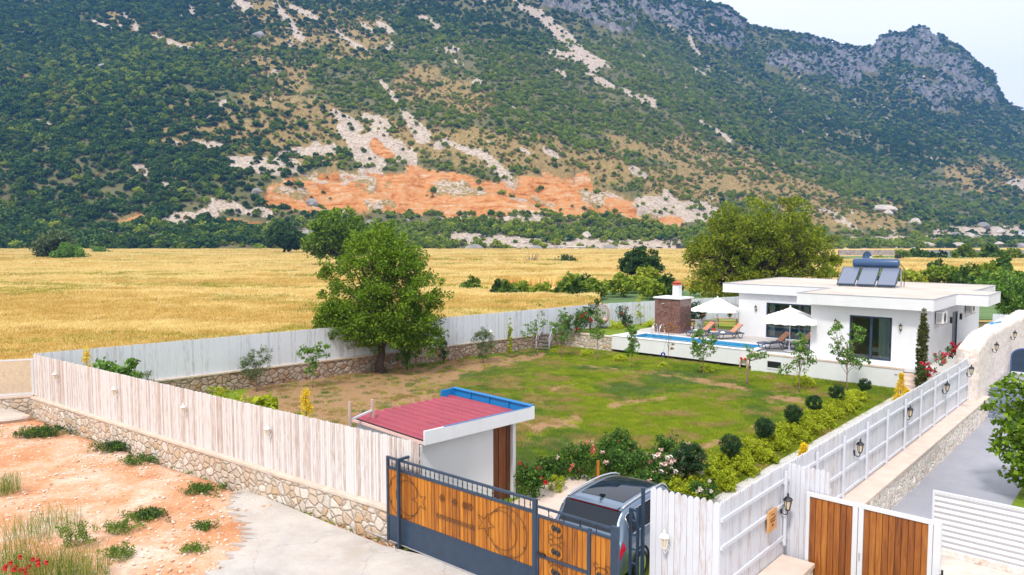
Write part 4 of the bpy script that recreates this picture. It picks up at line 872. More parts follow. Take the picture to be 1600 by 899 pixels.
# roof
def rpoly(g): return [(-12.0 + g, 6.0 + g), (-5.2 + g, 6.0 + g), (-5.2 + g, 0.95 + g), (1.45 - g, 0.95 + g), (1.5 - g, 5.65 + g), (2.95 - g, 5.65 + g), (2.95 - g, 9.2 - g), (1.75 - g, 9.2 - g), (1.75 - g, 15.4 - g), (-12.0 + g, 15.4 - g)]
b = MB(); b.prism(rpoly(0), WT, 4.42); rf = b.build('roof', M['white'], house)
t = Mt('roof_screed'); co = t.coord(); f = t.noise(0.5, 7, 0.65, co); g = t.noise(1.1, 8, 0.75, co)
c = t.ramp(f, (0.3, (0.46, 0.39, 0.34)), (0.6, (0.58, 0.52, 0.47)), (0.8, (0.66, 0.61, 0.57))); c = t.mix(t.ramp(g, (0.62, 0), (0.7, 0.6)), c, (0.42, 0.33, 0.27)); t.col(c).rough(0.9); M['screed'] = t.m
b = MB(); b.prism(rpoly(0.12), 4.40, 4.435); b.build('roof_deck', M['screed'], rf)
M['flashing'] = plain('grey_flashing', (0.42, 0.42, 0.46), 0.5)
b = MB(); o_, i_ = rpoly(-0.015), rpoly(0.09); n_ = len(o_)
vs = [(x, y, 4.43) for x, y in o_] + [(x, y, 4.43) for x, y in i_] + [(x, y, 4.465) for x, y in o_] + [(x, y, 4.465) for x, y in i_]
fs = []
for i in range(n_):
    j = (i + 1) % n_; fs += [(i, j, 2*n_ + j, 2*n_ + i), (2*n_ + i, 2*n_ + j, 3*n_ + j, 3*n_ + i), (n_ + i, 3*n_ + i, 3*n_ + j, n_ + j)]
b.add(vs, fs); b.build('flashing', M['flashing'], rf)
def slider(op, v, name, split, parent, cur):
    u0, u1, z0, z1 = op; w_ = boxpart('window', M['navy'], parent, (u0, u0 + 0.08, v + 0.04, v + 0.12, z0, z1), (u1 - 0.08, u1, v + 0.04, v + 0.12, z0, z1), (u0 + 0.08, u1 - 0.08, v + 0.04, v + 0.12, z1 - 0.08, z1), (u0 + 0.08, u1 - 0.08, v + 0.04, v + 0.12, z0, z0 + 0.09), *[(s - 0.06, s + 0.06, v + 0.04, v + 0.12, z0 + 0.09, z1 - 0.08) for s in split])
    es = [u0 + 0.08] + [s for s in split] + [u1 - 0.08]
    for a, c_ in zip(es[:-1], es[1:]): boxpart('pane', M['pane'], w_, (a + 0.03, c_ - 0.03, v + 0.075, v + 0.085, z0 + 0.08, z1 - 0.07))
    for ca, cb in cur:
        b = MB(); n = int((cb - ca) / 0.04); vs = []; 
        for i in range(n + 1):
            x = ca + (cb - ca) * i / n; y = v + 0.34 + 0.035 * math.sin(i * 1.25); vs += [(x, y, z0 + 0.02), (x, y, z1 - 0.02)]
        b.add(vs, [(2*i, 2*i+2, 2*i+3, 2*i+1) for i in range(n)]); b.build('curtain', M['curtain'], w_)
    return w_
t = Mt('sheer_curtain'); t.col((0.78, 0.84, 0.86)).rough(0.8); M['curtain'] = t.m
slider(fo, fv, 'w', (-1.55,), house, ((-1.25, -0.75),)); slider(lo, lv, 'w', (-7.05,), house, ((-9.05, -8.7), (-6.9, -6.6)))
# things inside the rooms
def inside(name, label, cat, u, v, z, builds, group=None, drz=0):
    t_ = hbase(name, label, cat, u, v, z, group, drz)
    for nm, mt, bl in builds: boxpart(nm, mt, t_, *bl, bevel=0.008)
    return t_
M['orange_cloth'] = plain('orange_cloth', (0.65, 0.28, 0.04), 0.8); M['tan_cloth'] = plain('tan_cloth', (0.52, 0.36, 0.24), 0.9, var=0.15)
inside('bed', 'bed with orange cover seen through the front glass door', 'bed', -1.5, 3.2, T + 0.025, [('mattress', M['white_plastic'], [(-0.4, 1.6, -0.7, 0.9, 0.3, 0.52)]), ('bed_frame', M['greywood'], [(-0.45, 1.65, -0.75, 0.95, 0.0, 0.298)]), ('blanket', M['orange_cloth'], [(-0.42, 1.1, -0.72, 0.92, 0.525, 0.58)]), ('headboard', M['doorwood'], [(1.66, 1.74, -0.8, 1.0, 0, 1.1)])])
M['white_chair'] = M['white_plastic']
def dchair(label, u, v, drz, grp):
    t_ = hbase('dining_chair', label, 'chair', u, v, T + 0.022, grp, drz)
    boxpart('seat', M['white_plastic'], t_, (-0.22, 0.22, -0.22, 0.22, 0.43, 0.47)); b = MB(); b.xprism([(0.2, 0.47), (0.24, 0.47), (0.30, 0.86), (0.26, 0.86)], -0.21, 0.21); b.build('backrest', M['white_plastic'], t_)
    for sx in (-1, 1):
        for sy in (-1, 1): b = MB(); b.bar((sx * 0.18, sy * 0.18, 0.43), (sx * 0.23, sy * 0.23, 0), 0.03); b.build('leg', M['black'], t_)
dchair('white dining chair left of the table behind the sliding glass', -8.2, 7.3, 0.2, 'white chairs behind the sliding glass'); dchair('white dining chair right of the table behind the sliding glass', -7.1, 7.3, -0.2, 'white chairs behind the sliding glass')
t_ = hbase('dining_table', 'dark dining table behind the sliding glass doors', 'table', -7.6, 8.2, T + 0.022); boxpart('table_top', M['darkwood'], t_, (-0.8, 0.8, -0.4, 0.4, 0.72, 0.76))
for sx in (-1, 1):
    for sy in (-1, 1): boxpart('leg', M['darkwood'], t_, (sx * 0.72 - 0.03, sx * 0.72 + 0.03, sy * 0.33 - 0.03, sy * 0.33 + 0.03, 0, 0.72))
# side door, vents, small boxes
dr = boxpart('door', M['navy'], house, (0.9, 0.96, 7.58, 8.62, T + 0.03, 3.22)); b = MB(); b.tube([(0.97, 7.72, 2.05), (1.02, 7.72, 2.05), (1.02, 7.85, 2.05)], 0.012); b.build('handle', M['chrome'], dr)
boxpart('door_frame', M['navy'], house, (0.97, 1.015, 7.5, 7.58, T, 3.3), (0.97, 1.015, 8.62, 8.7, T, 3.3), (0.97, 1.015, 7.58, 8.62, 3.22, 3.3))
vt = boxpart('vent', M['black'], house, (-6.35, -5.6, -0.006, 0.0, 0.28, 0.68)); boxpart('vent_frame', M['white_metal'], vt, (-6.4, -6.35, -0.02, -0.002, 0.24, 0.72), (-5.6, -5.55, -0.02, -0.002, 0.24, 0.72), (-6.35, -5.6, -0.02, -0.002, 0.68, 0.72), (-6.35, -5.6, -0.03, -0.007, 0.24, 0.33))
boxpart('socket', M['flashing'], house, (0.05, 0.19, -0.02, -0.001, 0.7, 0.78)); boxpart('meter_box', M['black'], house, (1.001, 1.06, 6.35, 6.6, 1.25, 1.5))
for lb, v in (('dark cube wall lamp left of the side door', 6.9), ('dark cube wall lamp right of the side door', 9.35)):
    t_ = hbase('wall_lamp', lb, 'lamp', 1.0, v, 2.75, 'dark cube lamps by the side door'); boxpart('housing', M['black'], t_, (0.0, 0.12, -0.06, 0.06, 0, 0.34), bevel=0.01); boxpart('lens', M['lamp_glass'], t_, (0.02, 0.1, -0.045, 0.045, -0.012, -0.001))
for lb, v in (('air conditioner unit under the eaves nearest the front corner', 3.3), ('air conditioner unit under the eaves beyond the side door', 10.6)):
    t_ = hbase('air_conditioner', lb, 'air conditioner', 1.0, v, 3.0, 'air conditioners on the side wall')
    boxpart('casing', M['white_plastic'], t_, (0.06, 0.4, 0, 0.9, 0.04, 0.66), bevel=0.02); b = MB(); b.lathe([(0.24, 0), (0.24, 0.012)], 20, (0.401, 0.36, 0.35), ax='x'); b.build('fan_grille', M['black'], t_)
    boxpart('side_grille', M['flashing'], t_, *[(0.1 + k * 0.05, 0.13 + k * 0.05, -0.008, -0.001, 0.12, 0.58) for k in range(5)])
    for y in (0.12, 0.74): b = MB(); b.bar((0, y, 0.02), (0.42, y, 0.02), 0.03); b.bar((0, y, -0.2), (0.4, y, 0.0), 0.025); b.build('bracket', M['greywood'], t_)
for lb, px, py, v in (('black lantern left of the front glass door, behind the sapling', 1307, 504, 1.6), ('black lantern between the front glass door and the cypress', 1408, 512, 1.6), ('black lantern on the recessed wall left of the big sliding glass', 1182, 482, 6.3)):
    u, z = HF.onv(px, py, v); q = HF.w(u, v - 0.012, z - 0.08); lantern(lb, M['black'], q, HF.rot, GHs, 0.85, which=1)
# terrace floor, steps
tp = MB(); tp.prism([xy(HF.w(u, v)) for u, v in ((-17.4, 3.2), (-7.6, 3.2), (-7.6, 1.605), (-4.66, 1.605), (-4.66, 6.29), (-10.9, 6.29), (-10.9, 8.5), (-17.4, 8.5))], 0.6, T); tag(tp.build('terrace', M['terrace']), kind='structure')
hsheet('side_walk', 1.0, 3.6, 0.2, 16.5, 1.05, M['gravel'], 1.1)
t_ = hbase('garden_steps', 'tan stone steps from the lawn up to the side of the house', 'steps', 0.43, -0.95)
for i in range(5): boxpart('step', M['coping_pink'], t_, (0, 0.95, i * 0.3, 2.4, 0.205 * i + (0.0 if i else -0.05), 0.205 * (i + 1) + 0.02), bevel=0.01)
t_ = hbase('planter', 'dark low planter strip along the side wall base', 'planter', 1.05, 2.0, 1.05); boxpart('box', M['flashing'], t_, (0, 0.06, 0, 12, 0, 0.12)) 
# pool
pool = hbase('swimming_pool', 'long narrow blue swimming pool behind the white garden wall', 'pool', -17.0, 0.45)
boxpart('pool_wall', M['white'], pool, (0, 9.68, 0, 0.3, 0.2, T - 0.02)); boxpart('shadow_black_footing', M['black'], pool, (0.1, 9.66, 0.32, 0.6, -0.1, 0.9))  # recessed base coloured black for the shadow under the pool wall
boxpart('pool_wall', M['white'], pool, (0, 0.3, 0.301, 2.9, 0.2, T - 0.02))
boxpart('coping', M['white'], pool, (-0.02, 9.68, -0.03, 0.42, T - 0.018, T + 0.03), (-0.02, 1.1, 0.42, 2.75, T - 0.018, T + 0.03), (9.25, 9.68, 0.42, 2.75, T - 0.018, T + 0.03), (1.1, 9.25, 2.5, 2.75, T - 0.018, T + 0.03), bevel=0.01)
t = Mt('pool_tiles'); co = t.coord('Object', (1, 1, 1)); br = t.n('ShaderNodeTexBrick'); br.offset = 0; br.inputs['Scale'].default_value = 12; br.inputs['Mortar Size'].default_value = 0.03
t.l(co, br.inputs['Vector']); br.inputs['Color1'].default_value = (0.02, 0.30, 0.58, 1); br.inputs['Color2'].default_value = (0.03, 0.22, 0.48, 1); br.inputs['Mortar'].default_value = (0.3, 0.55, 0.7, 1); t.col(br.outputs['Color']).rough(0.2); M['tiles'] = t.m
boxpart('basin', M['tiles'], pool, (1.1, 9.25, 2.45, 2.498, 0.3, T - 0.02), (1.06, 1.098, 0.42, 2.49, 0.3, T - 0.02), (9.252, 9.29, 0.42, 2.49, 0.3, T - 0.02), (1.1, 9.25, 0.36, 0.419, 0.3, T - 0.02), (1.1, 9.25, 0.42, 2.45, 0.25, 0.3))
t = Mt('pool_water'); co = t.coord(); t.col((0.0, 0.17, 0.33)).rough(0.06); t.bump(t.noise(3.5, 3, 0.5, co), 0.25, 0.03); M['water'] = t.m
boxpart('water', M['water'], pool, (1.101, 9.249, 0.42, 2.449, 0.85, 0.955))
for lb, px in (('left rail of the chrome pool ladder', 1013), ('right rail', 1025)):
    pass
t_ = hbase('pool_ladder', 'chrome pool ladder with two arched rails at the far left of the pool', 'ladder', -15.2, 2.85, T)
for k in (0.0, 0.55):
    b = MB(); b.tube([(k, 0.35, 0.0), (k, 0.33, 0.45), (k, 0.22, 0.68), (k, 0.02, 0.74), (k, -0.2, 0.62), (k, -0.33, 0.35), (k, -0.36, -0.2), (k, -0.36, -0.6)], 0.03, 8); b.build('rail', M['chrome'], t_, smooth=True)
for z in (-0.25, -0.5): b = MB(); b.bar((0, -0.36, z), (0.55, -0.36, z), 0.06, 0.03); b.build('rung', M['chrome'], t_)
# barbecue cabin clad in brown marble
t = Mt('brown_marble'); co = t.coord('Object', (1, 1, 1)); f = t.noise(1.6, 9, 0.78, co, 3.2)
c = t.ramp(f, (0.3, (0.035, 0.016, 0.013)), (0.47, (0.13, 0.06, 0.05)), (0.53, (0.30, 0.17, 0.14)), (0.56, (0.10, 0.045, 0.038)), (0.75, (0.20, 0.10, 0.085))); t.col(c).rough(0.25); M['marble'] = t.m
cab = hbase('barbecue_cabin', 'brown marble clad square cabin with white top and chimney beside the pool', 'outdoor kitchen', -16.0, 4.15, T)
W_, D_, H_ = 1.9, 1.55, 2.28; tl = cab
for nm, vs in (('front', [(i * 0.633 + 0.006, (i + 1) * 0.633 - 0.006, 0.0, 0.04, k * 1.14 + 0.006, (k + 1) * 1.14 - 0.006) for i in range(3) for k in range(2)]), ('side', [(W_ - 0.04, W_ + 0.0, 0.046 + i * 0.752, 0.046 + (i + 1) * 0.752 - 0.012, k * 1.14 + 0.006, (k + 1) * 1.14 - 0.006) for i in range(2) for k in range(2)])):
    boxpart('cladding', M['marble'], cab, *vs)
boxpart('wall', M['flashing'], cab, (0.01, W_ - 0.045, 0.045, D_, 0, H_)); boxpart('roof', M['white'], cab, (-0.08, W_ + 0.12, -0.1, D_ + 0.1, H_ + 0.002, H_ + 0.1), bevel=0.01)
ch = boxpart('chimney', M['white'], cab, (1.05, 1.5, 0.5, 0.95, H_ + 0.1, H_ + 0.92)); b = MB(); b.box(1.0, 1.55, 0.45, 1.0, H_ + 0.922, H_ + 0.98); b.box(1.1, 1.45, 0.55, 0.9, H_ + 0.98, H_ + 1.08); b.add([(1.02, 0.47, H_ + 1.08), (1.53, 0.47, H_ + 1.08), (1.53, 0.98, H_ + 1.08), (1.02, 0.98, H_ + 1.08), (1.27, 0.72, H_ + 1.22)], [(0, 1, 4), (1, 2, 4), (2, 3, 4), (3, 0, 4), (0, 3, 2, 1)])
b.build('chimney_cap', plain('terracotta', (0.5, 0.1, 0.05), 0.8), ch)
sh_ = MB(); sh_.tube([(0.62, -0.0, 1.95), (0.62, -0.12, 2.0), (0.62, -0.2, 1.98)], 0.02, 8); sh_.tube([(0.52, -0.03, 1.9), (0.75, -0.03, 1.98)], 0.018); sh_.build('shower_head', M['chrome'], cab)
t_ = hbase('white_pedestal', 'narrow white block standing right of the marble cabin', 'pedestal', -13.6, 5.3, T); boxpart('block', M['white'], t_, (0, 0.42, 0, 0.42, 0, 0.86), bevel=0.015)
# parasols
def parasol(label, u, v, drz, S=1.42, zt=2.42, ze=1.75):
    t_ = hbase('parasol', label, 'parasol', u, v, T, 'white parasols on the pool terrace', drz)
    b = MB(); b.tube([(0, 0, 0.02), (0, 0, zt - 0.02)], 0.028, 10); b.build('pole', M['white_metal'], t_)
    b = MB(); b.lathe([(0.3, 0), (0.3, 0.05), (0.06, 0.09), (0.05, 0.3)], 20); b.build('foot', M['white_metal'], t_)
    b = MB(); n = 12; vs = []; fs = []
    # four sagging panels
    for i in range(n + 1):
        for j in range(n + 1):
            x = (i / n * 2 - 1); y = (j / n * 2 - 1); m = max(abs(x), abs(y)); k = min(abs(x), abs(y)) / (m + 1e-6); z = zt - (zt - ze) * (m ** 0.92) - 0.07 * math.sin(math.pi * m) * (1 - k) - 0.05 * m * (1 - k)
            vs.append((x * S, y * S, z))
    for i in range(n):
        for j in range(n): a = i * (n + 1) + j; fs.append((a, a + n + 1, a + n + 2, a + 1))
    b.add(vs, fs); c = b.build('canopy', M['canvas'], t_, smooth=False)
    for k in range(4):
        a = MB(); vs = []
        for i in range(n + 1):
            x = i / n * 2 - 1; z = ze - 0.05 * (1 - abs(x)) ; vs += [(x * S, -S - 0.004, z), (x * S * 1.0, -S - 0.012 - 0.01 * math.sin(i * 2.1), z - 0.19 + 0.02 * math.cos(i * 3.14))]
        a.add(vs, [(2*i, 2*i+2, 2*i+3, 2*i+1) for i in range(n)]); vv_ = a.build('valance', M['canvas'], c); vv_.rotation_euler = (0, 0, k * math.pi / 2)
    for k in range(8):
        an_ = k * math.pi / 4; rr_ = S * (1.41 if k % 2 else 1.0) * 0.97; b = MB(); b.bar((0, 0, zt - 0.12), (rr_ * math.cos(an_), rr_ * math.sin(an_), ze - 0.02 - (0.04 if k % 2 == 0 else 0)), 0.018); b.build('rib', M['white_metal'], t_)
    b = MB(); b.lathe([(0.05, zt), (0.06, zt + 0.03), (0.02, zt + 0.08), (0.004, zt + 0.1)], 12); b.build('finial', M['white_plastic'], t_)
parasol('white square parasol farther away, near the marble cabin', -12.35, 6.0, R(16)); parasol('white square parasol in front of the big sliding glass', -5.85, 1.75, R(20), 1.38, 2.5, 1.85)
# sun loungers
M['lounger_frame'] = plain('navy_plastic', (0.03, 0.045, 0.085), 0.35); M['sling'] = plain('blue_grey_sling', (0.10, 0.13, 0.2), 0.8); M['towel'] = plain('salmon_towel', (0.62, 0.28, 0.17), 0.9, var=0.35, nscale=9)
def lounger(label, u, v, drz, first=[None]):
    if first[0]:
        q = HF.w(u, v, T); return dup(first[0], (q.x, q.y, T), HF.rot + drz, label)
    t_ = hbase('sun_lounger', label, 'sun lounger', u, v, T, 'sun loungers beside the pool', drz); first[0] = t_
    b = MB()
    for s in (-0.33, 0.33): b.tube([(-0.98, s, 0.30), (-0.9, s, 0.34), (0.2, s, 0.34), (0.95, s, 0.34)], 0.03, 8)
    b.tube([(-0.98, -0.33, 0.30), (-0.98, 0.33, 0.30)], 0.03, 8); b.tube([(0.95, -0.33, 0.34), (0.95, 0.33, 0.34)], 0.03, 8); b.build('frame', M['lounger_frame'], t_, smooth=True)
    boxpart('bed', M['sling'], t_, (-0.95, 0.25, -0.3, 0.3, 0.335, 0.355)); b = MB(); b.bar((0.25, 0, 0.36), (0.88, 0, 0.86), 0.6, 0.025); b.build('backrest', M['sling'], t_)
    b = MB(); b.bar((0.27, 0, 0.40), (0.9, 0, 0.90), 0.5, 0.05); b.build('towel', M['towel'], t_); b = MB(); b.lathe([(0.14, 0), (0.17, 0.04), (0.1, 0.11)], 10, (-0.4, 0, 0.356)); b.build('rolled_towel', M['white_plastic'], t_)
    for x in (-0.72, 0.68):
        for s in (-0.33, 0.33): b = MB(); b.tube([(x - 0.2, s, 0.33), (x - 0.1, s, 0.08), (x, s, 0.02), (x + 0.1, s, 0.08), (x + 0.2, s, 0.33)], 0.022, 6); b.build('leg', M['lounger_frame'], t_, smooth=True)
    for s in (-0.2, 0.2): b = MB(); b.bar((0.7, s, 0.34), (0.72, s, 0.72), 0.02); b.build('prop', M['lounger_frame'], t_)
    return t_
lounger('sun lounger closest to the marble cabin, salmon towel on its back', -12.5, 4.05, R(62)); lounger('sun lounger nearer the house, under the right edge of the far parasol', -10.7, 4.2, R(60))
lounger('sun lounger at the right end of the pool', -6.9, 2.3, R(58)); lounger('sun lounger between parasol pole and wicker armchair', -5.75, 3.0, R(60))
M['wicker'] = plain('wicker', (0.30, 0.19, 0.11), 0.8, var=0.3, nscale=30, bump=0.4)
t_ = hbase('wicker_armchair', 'tan cushioned wicker armchair in the corner of the terrace', 'armchair', -5.2, 4.6, T, None, R(-20)); boxpart('frame', M['wicker'], t_, (-0.45, 0.45, -0.4, 0.4, 0.05, 0.3), bevel=0.03)
boxpart('seat_cushion', M['tan_cloth'], t_, (-0.33, 0.33, -0.38, 0.28, 0.302, 0.44), bevel=0.04); boxpart('backrest', M['wicker'], t_, (-0.45, 0.45, 0.3, 0.42, 0.302, 0.85), bevel=0.03); boxpart('back_cushion', M['tan_cloth'], t_, (-0.32, 0.32, 0.16, 0.298, 0.445, 0.85), bevel=0.05)
for s in (-1, 1): boxpart('armrest', M['wicker'], t_, (s * 0.39 - 0.06, s * 0.39 + 0.06, -0.4, 0.29, 0.302, 0.58), bevel=0.02)
t_ = hbase('side_table', 'small table with red and orange fruit between the two far loungers', 'table', -11.5, 3.9, T); b = MB(); b.lathe([(0.26, 0.4), (0.26, 0.43)], 18); b.build('table_top', M['white_plastic'], t_)
for a in range(3): b = MB(); b.bar((0.2 * math.cos(a * 2.1), 0.2 * math.sin(a * 2.1), 0.4), (0.24 * math.cos(a * 2.1), 0.24 * math.sin(a * 2.1), 0), 0.025); b.build('leg', M['white_metal'], t_)
q = HF.w(-11.5, 3.9, T + 0.432); t_ = thing('fruit_bowl', 'bowl heaped with red fruit on the small poolside table', 'bowl', q); b = MB(); b.lathe([(0.06, 0), (0.14, 0.07), (0.15, 0.08)], 14); b.build('bowl', M['orange_cloth'], t_)
for k in range(5): b = MB(); b.lathe([(0.01, -0.05), (0.045, -0.03), (0.055, 0), (0.045, 0.03), (0.01, 0.05)], 8, (0.07 * math.cos(k * 1.26), 0.07 * math.sin(k * 1.26), 0.11 + 0.01 * (k % 2))); b.build('fruit', M['petal_red'], t_, smooth=True)
# picnic tables behind
def picnic(label, px, py, drz, first=[None]):
    p = P(px, py, 1.0)
    if first[0]: return dup(first[0], p, drz, label)
    t_ = thing('picnic_table', label, 'table', p, drz, 'picnic tables on the upper lawn'); first[0] = t_
    boxpart('table_top', M['greywood'], t_, *[(-0.9, 0.9, -0.36 + k * 0.15, -0.36 + k * 0.15 + 0.135, 0.70, 0.74) for k in range(5)])
    for s in (-1, 1): boxpart('bench', M['plaque'], t_, *[(-0.9, 0.9, s * 0.68 - 0.14 + k * 0.145, s * 0.68 - 0.01 + k * 0.145, 0.42, 0.46) for k in range(2)])
    for x in (-0.65, 0.65): b = MB(); b.bar((x, -0.68, 0.39), (x, 0.68, 0.39), 0.05, 0.06); b.bar((x, -0.3, 0.69), (x, -0.62, 0.0), 0.06); b.bar((x, 0.3, 0.69), (x, 0.62, 0.0), 0.06); b.build('leg_frame', M['darkwood'], t_)
    return t_
picnic('picnic table closer to the marble cabin', 1100, 517, R(-20)); picnic('picnic table farther right, beside the house wall', 1136, 513, R(-20))
def potstuff(label, px, py, z, cat, mt):
    t_ = thing('table_pot', label, cat, P(px, py, z)); b = MB(); b.lathe([(0.09, 0), (0.13, 0.18), (0.12, 0.2)], 12); b.build('pot', M['orange_cloth'], t_)
    return t_
# hanging egg chair
p = P(938, 513, 1.0); t_ = thing('hanging_chair', 'egg shaped wicker hanging chair with cream cushion on the upper lawn', 'hanging chair', p, R(-25))
b = MB(); b.tube([(-0.1, 0.55, 0.04), (-0.35, 0.55, 0.5), (-0.45, 0.5, 1.2), (-0.25, 0.3, 1.85), (0.05, 0.05, 2.0), (0.12, 0.0, 1.95)], 0.035, 8); b.lathe([(0.5, 0), (0.5, 0.05)], 20, (0, 0.3, 0)); b.tube([(0.12, 0, 1.95), (0.12, 0, 1.72)], 0.015); b.build('stand', M['black'], t_, smooth=True)
b = MB()
for k in range(12):
    a = -1.25 + k * (math.pi * 2 - 1.5) / 11 + 0.0; a0 = math.pi / 2 + (k - 5.5) * 0.36
    b.tube([(0.12 + 0.5 * math.cos(a0) * math.sin(s_) * (1.05), 0.5 * math.sin(a0) * math.sin(s_), 1.0 + 0.72 * math.cos(s_)) for s_ in [0.05 + i * (math.pi - 0.1) / 10 for i in range(11)]], 0.016, 5)
for z in (-0.5, -0.38, -0.25, -0.12, 0.0, 0.12, 0.25, 0.38, 0.5):
    rr_ = 0.5 * math.sqrt(max(0, 1 - (z / 0.72) ** 2)); b.tube([(0.12 + rr_ * 1.05 * math.cos(math.pi / 2 + (i - 8) * 0.245), rr_ * math.sin(math.pi / 2 + (i - 8) * 0.245), 1.0 + z) for i in range(17)], 0.013, 5)
b.build('wicker_shell', plain('tan_wicker', (0.42, 0.25, 0.14), 0.7), t_)
b = MB(); b.lathe([(0.05, -0.16), (0.33, -0.12), (0.42, 0.0), (0.34, 0.1), (0.05, 0.14)], 16, (0.12, -0.06, 0.62)); b.build('cushion', plain('cream_cushion', (0.62, 0.48, 0.40), 0.9), t_, smooth=True)
# metal steps up from the lawn by the back fence
p = P(847, 549, 0); t_ = thing('metal_steps', 'grey open metal steps with white handrails beside the back fence', 'steps', (p.x, p.y, 0), R(-22)); M['tread'] = plain('grey_tread', (0.16, 0.15, 0.16), 0.6)
for i in range(5): boxpart('tread', M['tread'], t_, (-0.42, 0.42, 0.02 + i * 0.25, 0.26 + i * 0.25, 0.155 + i * 0.2, 0.195 + i * 0.2))
for s in (-0.45, 0.45):
    b = MB(); b.bar((s, 0, 0.05), (s, 1.3, 1.08), 0.04, 0.12); b.build('stringer', M['tread'], t_); b = MB(); b.tube([(s, 0.1, 0.15), (s, 0.1, 0.85), (s, 1.3, 1.8), (s, 1.3, 1.0)], 0.022, 6); b.tube([(s, 0.1, 0.5), (s, 1.3, 1.4)], 0.016, 6); b.build('handrail', M['white_metal'], t_)
# coiled garden hose on the pool wall
u, z = HF.onv(1163, 562, 0.44); t_ = hbase('garden_hose', 'tan garden hose coiled on two red hooks on the white pool wall', 'hose', u, 0.44, z)
b = MB(); rg = random.Random(2); pts = []
for k in range(150):
    a = k * 0.42; w_ = 0.22 + 0.03 * math.sin(k * 0.7); hh = 0.42 + 0.05 * math.sin(k * 0.31); pts.append((w_ * math.cos(a), -0.06 - 0.05 * abs(math.sin(k * 0.17)), -0.4 + hh * math.sin(a)))
b.tube(pts, 0.024, 5); b.build('coil', plain('tan_hose', (0.5, 0.36, 0.2), 0.5), t_, smooth=True)
for s in (-0.12, 0.14): b = MB(); b.tube([(s, 0, 0), (s, -0.14, 0), (s, -0.17, 0.08)], 0.03, 8); b.lathe([(0.02, 0), (0.07, 0.03), (0.07, 0.1), (0.02, 0.13)], 10, (s, -0.17, 0.02)); b.build('hook', M['petal_red'], t_)
# solar water heater on the roof
p = P(1306, 447, 4.44); hrz = R(-38); t_ = thing('solar_water_heater', 'rooftop solar water heater with three collector panels and a blue tank', 'solar heater', p, hrz)
t = Mt('collector_glass'); t.col((0.16, 0.19, 0.27)).rough(0.22); t.b.inputs['Specular IOR Level'].default_value = 0.8; M['collector'] = t.m
for k in range(3):
    x0 = 0.03 + k * 1.13; c = MB(); c.bar((x0 + 0.53, 0, 0.10), (x0 + 0.53, 1.5, 1.12), 1.04, 0.09); pn = c.build('collector_panel', M['navy'], t_, bevel=0.006)
    n_ = Vector((0, -1.02, 1.5)).normalized() * 0.048; c = MB(); c.bar(Vector((x0 + 0.53, 0.06, 0.14)) + n_, Vector((x0 + 0.53, 1.44, 1.08)) + n_, 0.94, 0.008); c.build('glass', M['collector'], pn)
t = Mt('tank_paint'); t.col((0.035, 0.085, 0.19)).rough(0.3); M['tank'] = t.m
b = MB(); b.lathe([(0.05, -0.06), (0.2, -0.03), (0.27, 0.02), (0.28, 0.06), (0.28, 2.52), (0.27, 2.56), (0.2, 2.6), (0.05, 2.63)], 24, (0.62, 1.62, 1.42), ax='x'); b.build('tank', M['tank'], t_, smooth=True)
for x in (0.1, 1.2, 2.3, 3.35): b = MB(); b.bar((x, 1.5, 0.0), (x, 1.5, 1.15), 0.04); b.bar((x, 0.02, 0.02), (x, 1.5, 0.02), 0.035); b.bar((x, 1.85, 0), (x, 1.5, 1.1), 0.03); b.build('stand_leg', M['flashing'], t_)
b = MB(); b.tube([(0.1, 1.5, 0.9), (-0.25, 1.4, 0.6), (-0.3, 1.6, 0.0)], 0.02); b.tube([(3.3, 1.5, 1.4), (3.55, 1.6, 1.0), (3.5, 1.7, 0.0)], 0.02); b.build('pipe', M['black'], t_)
p = PD(1353, 401, p.y + 2.6); t_ = thing('satellite_dish', 'round blue grey satellite dish above the solar tank', 'satellite dish', (p.x, p.y, 4.44), R(15)); hz = p.z - 4.44
b = MB(); b.tube([(0, 0.12, 0), (0, 0.12, hz), (0, 0.02, hz)], 0.025, 8); b.build('mast', M['flashing'], t_)
b = MB(); b.lathe([(0.0, 0.0), (0.12, -0.01), (0.24, -0.045), (0.35, -0.1), (0.355, -0.1), (0.25, -0.03), (0.0, 0.02)], 24, (0, 0, hz), ax='y'); b.build('dish', M['tank'], t_, smooth=True); b = MB(); b.tube([(0, -0.08, hz - 0.34), (0, -0.42, hz - 0.05)], 0.012); b.box(-0.03, 0.03, -0.48, -0.38, hz - 0.07, hz + 0.01); b.build('receiver', M['white_plastic'], t_)
p = PD(1403, 404, p.y - 0.6); t_ = thing('floodlight', 'small black box light on a thin roof mast right of the solar tank', 'floodlight', (p.x, p.y, 4.44), R(-20)); hz = p.z - 4.44
b = MB(); b.tube([(0, 0, 0), (0, 0, hz)], 0.02, 6); b.bar((-0.35, 0, 0), (0, 0, hz * 0.7), 0.02); b.build('mast', M['black'], t_); boxpart('lamp_head', M['black'], t_, (-0.17, 0.17, -0.08, 0.08, hz, hz + 0.26), bevel=0.01)
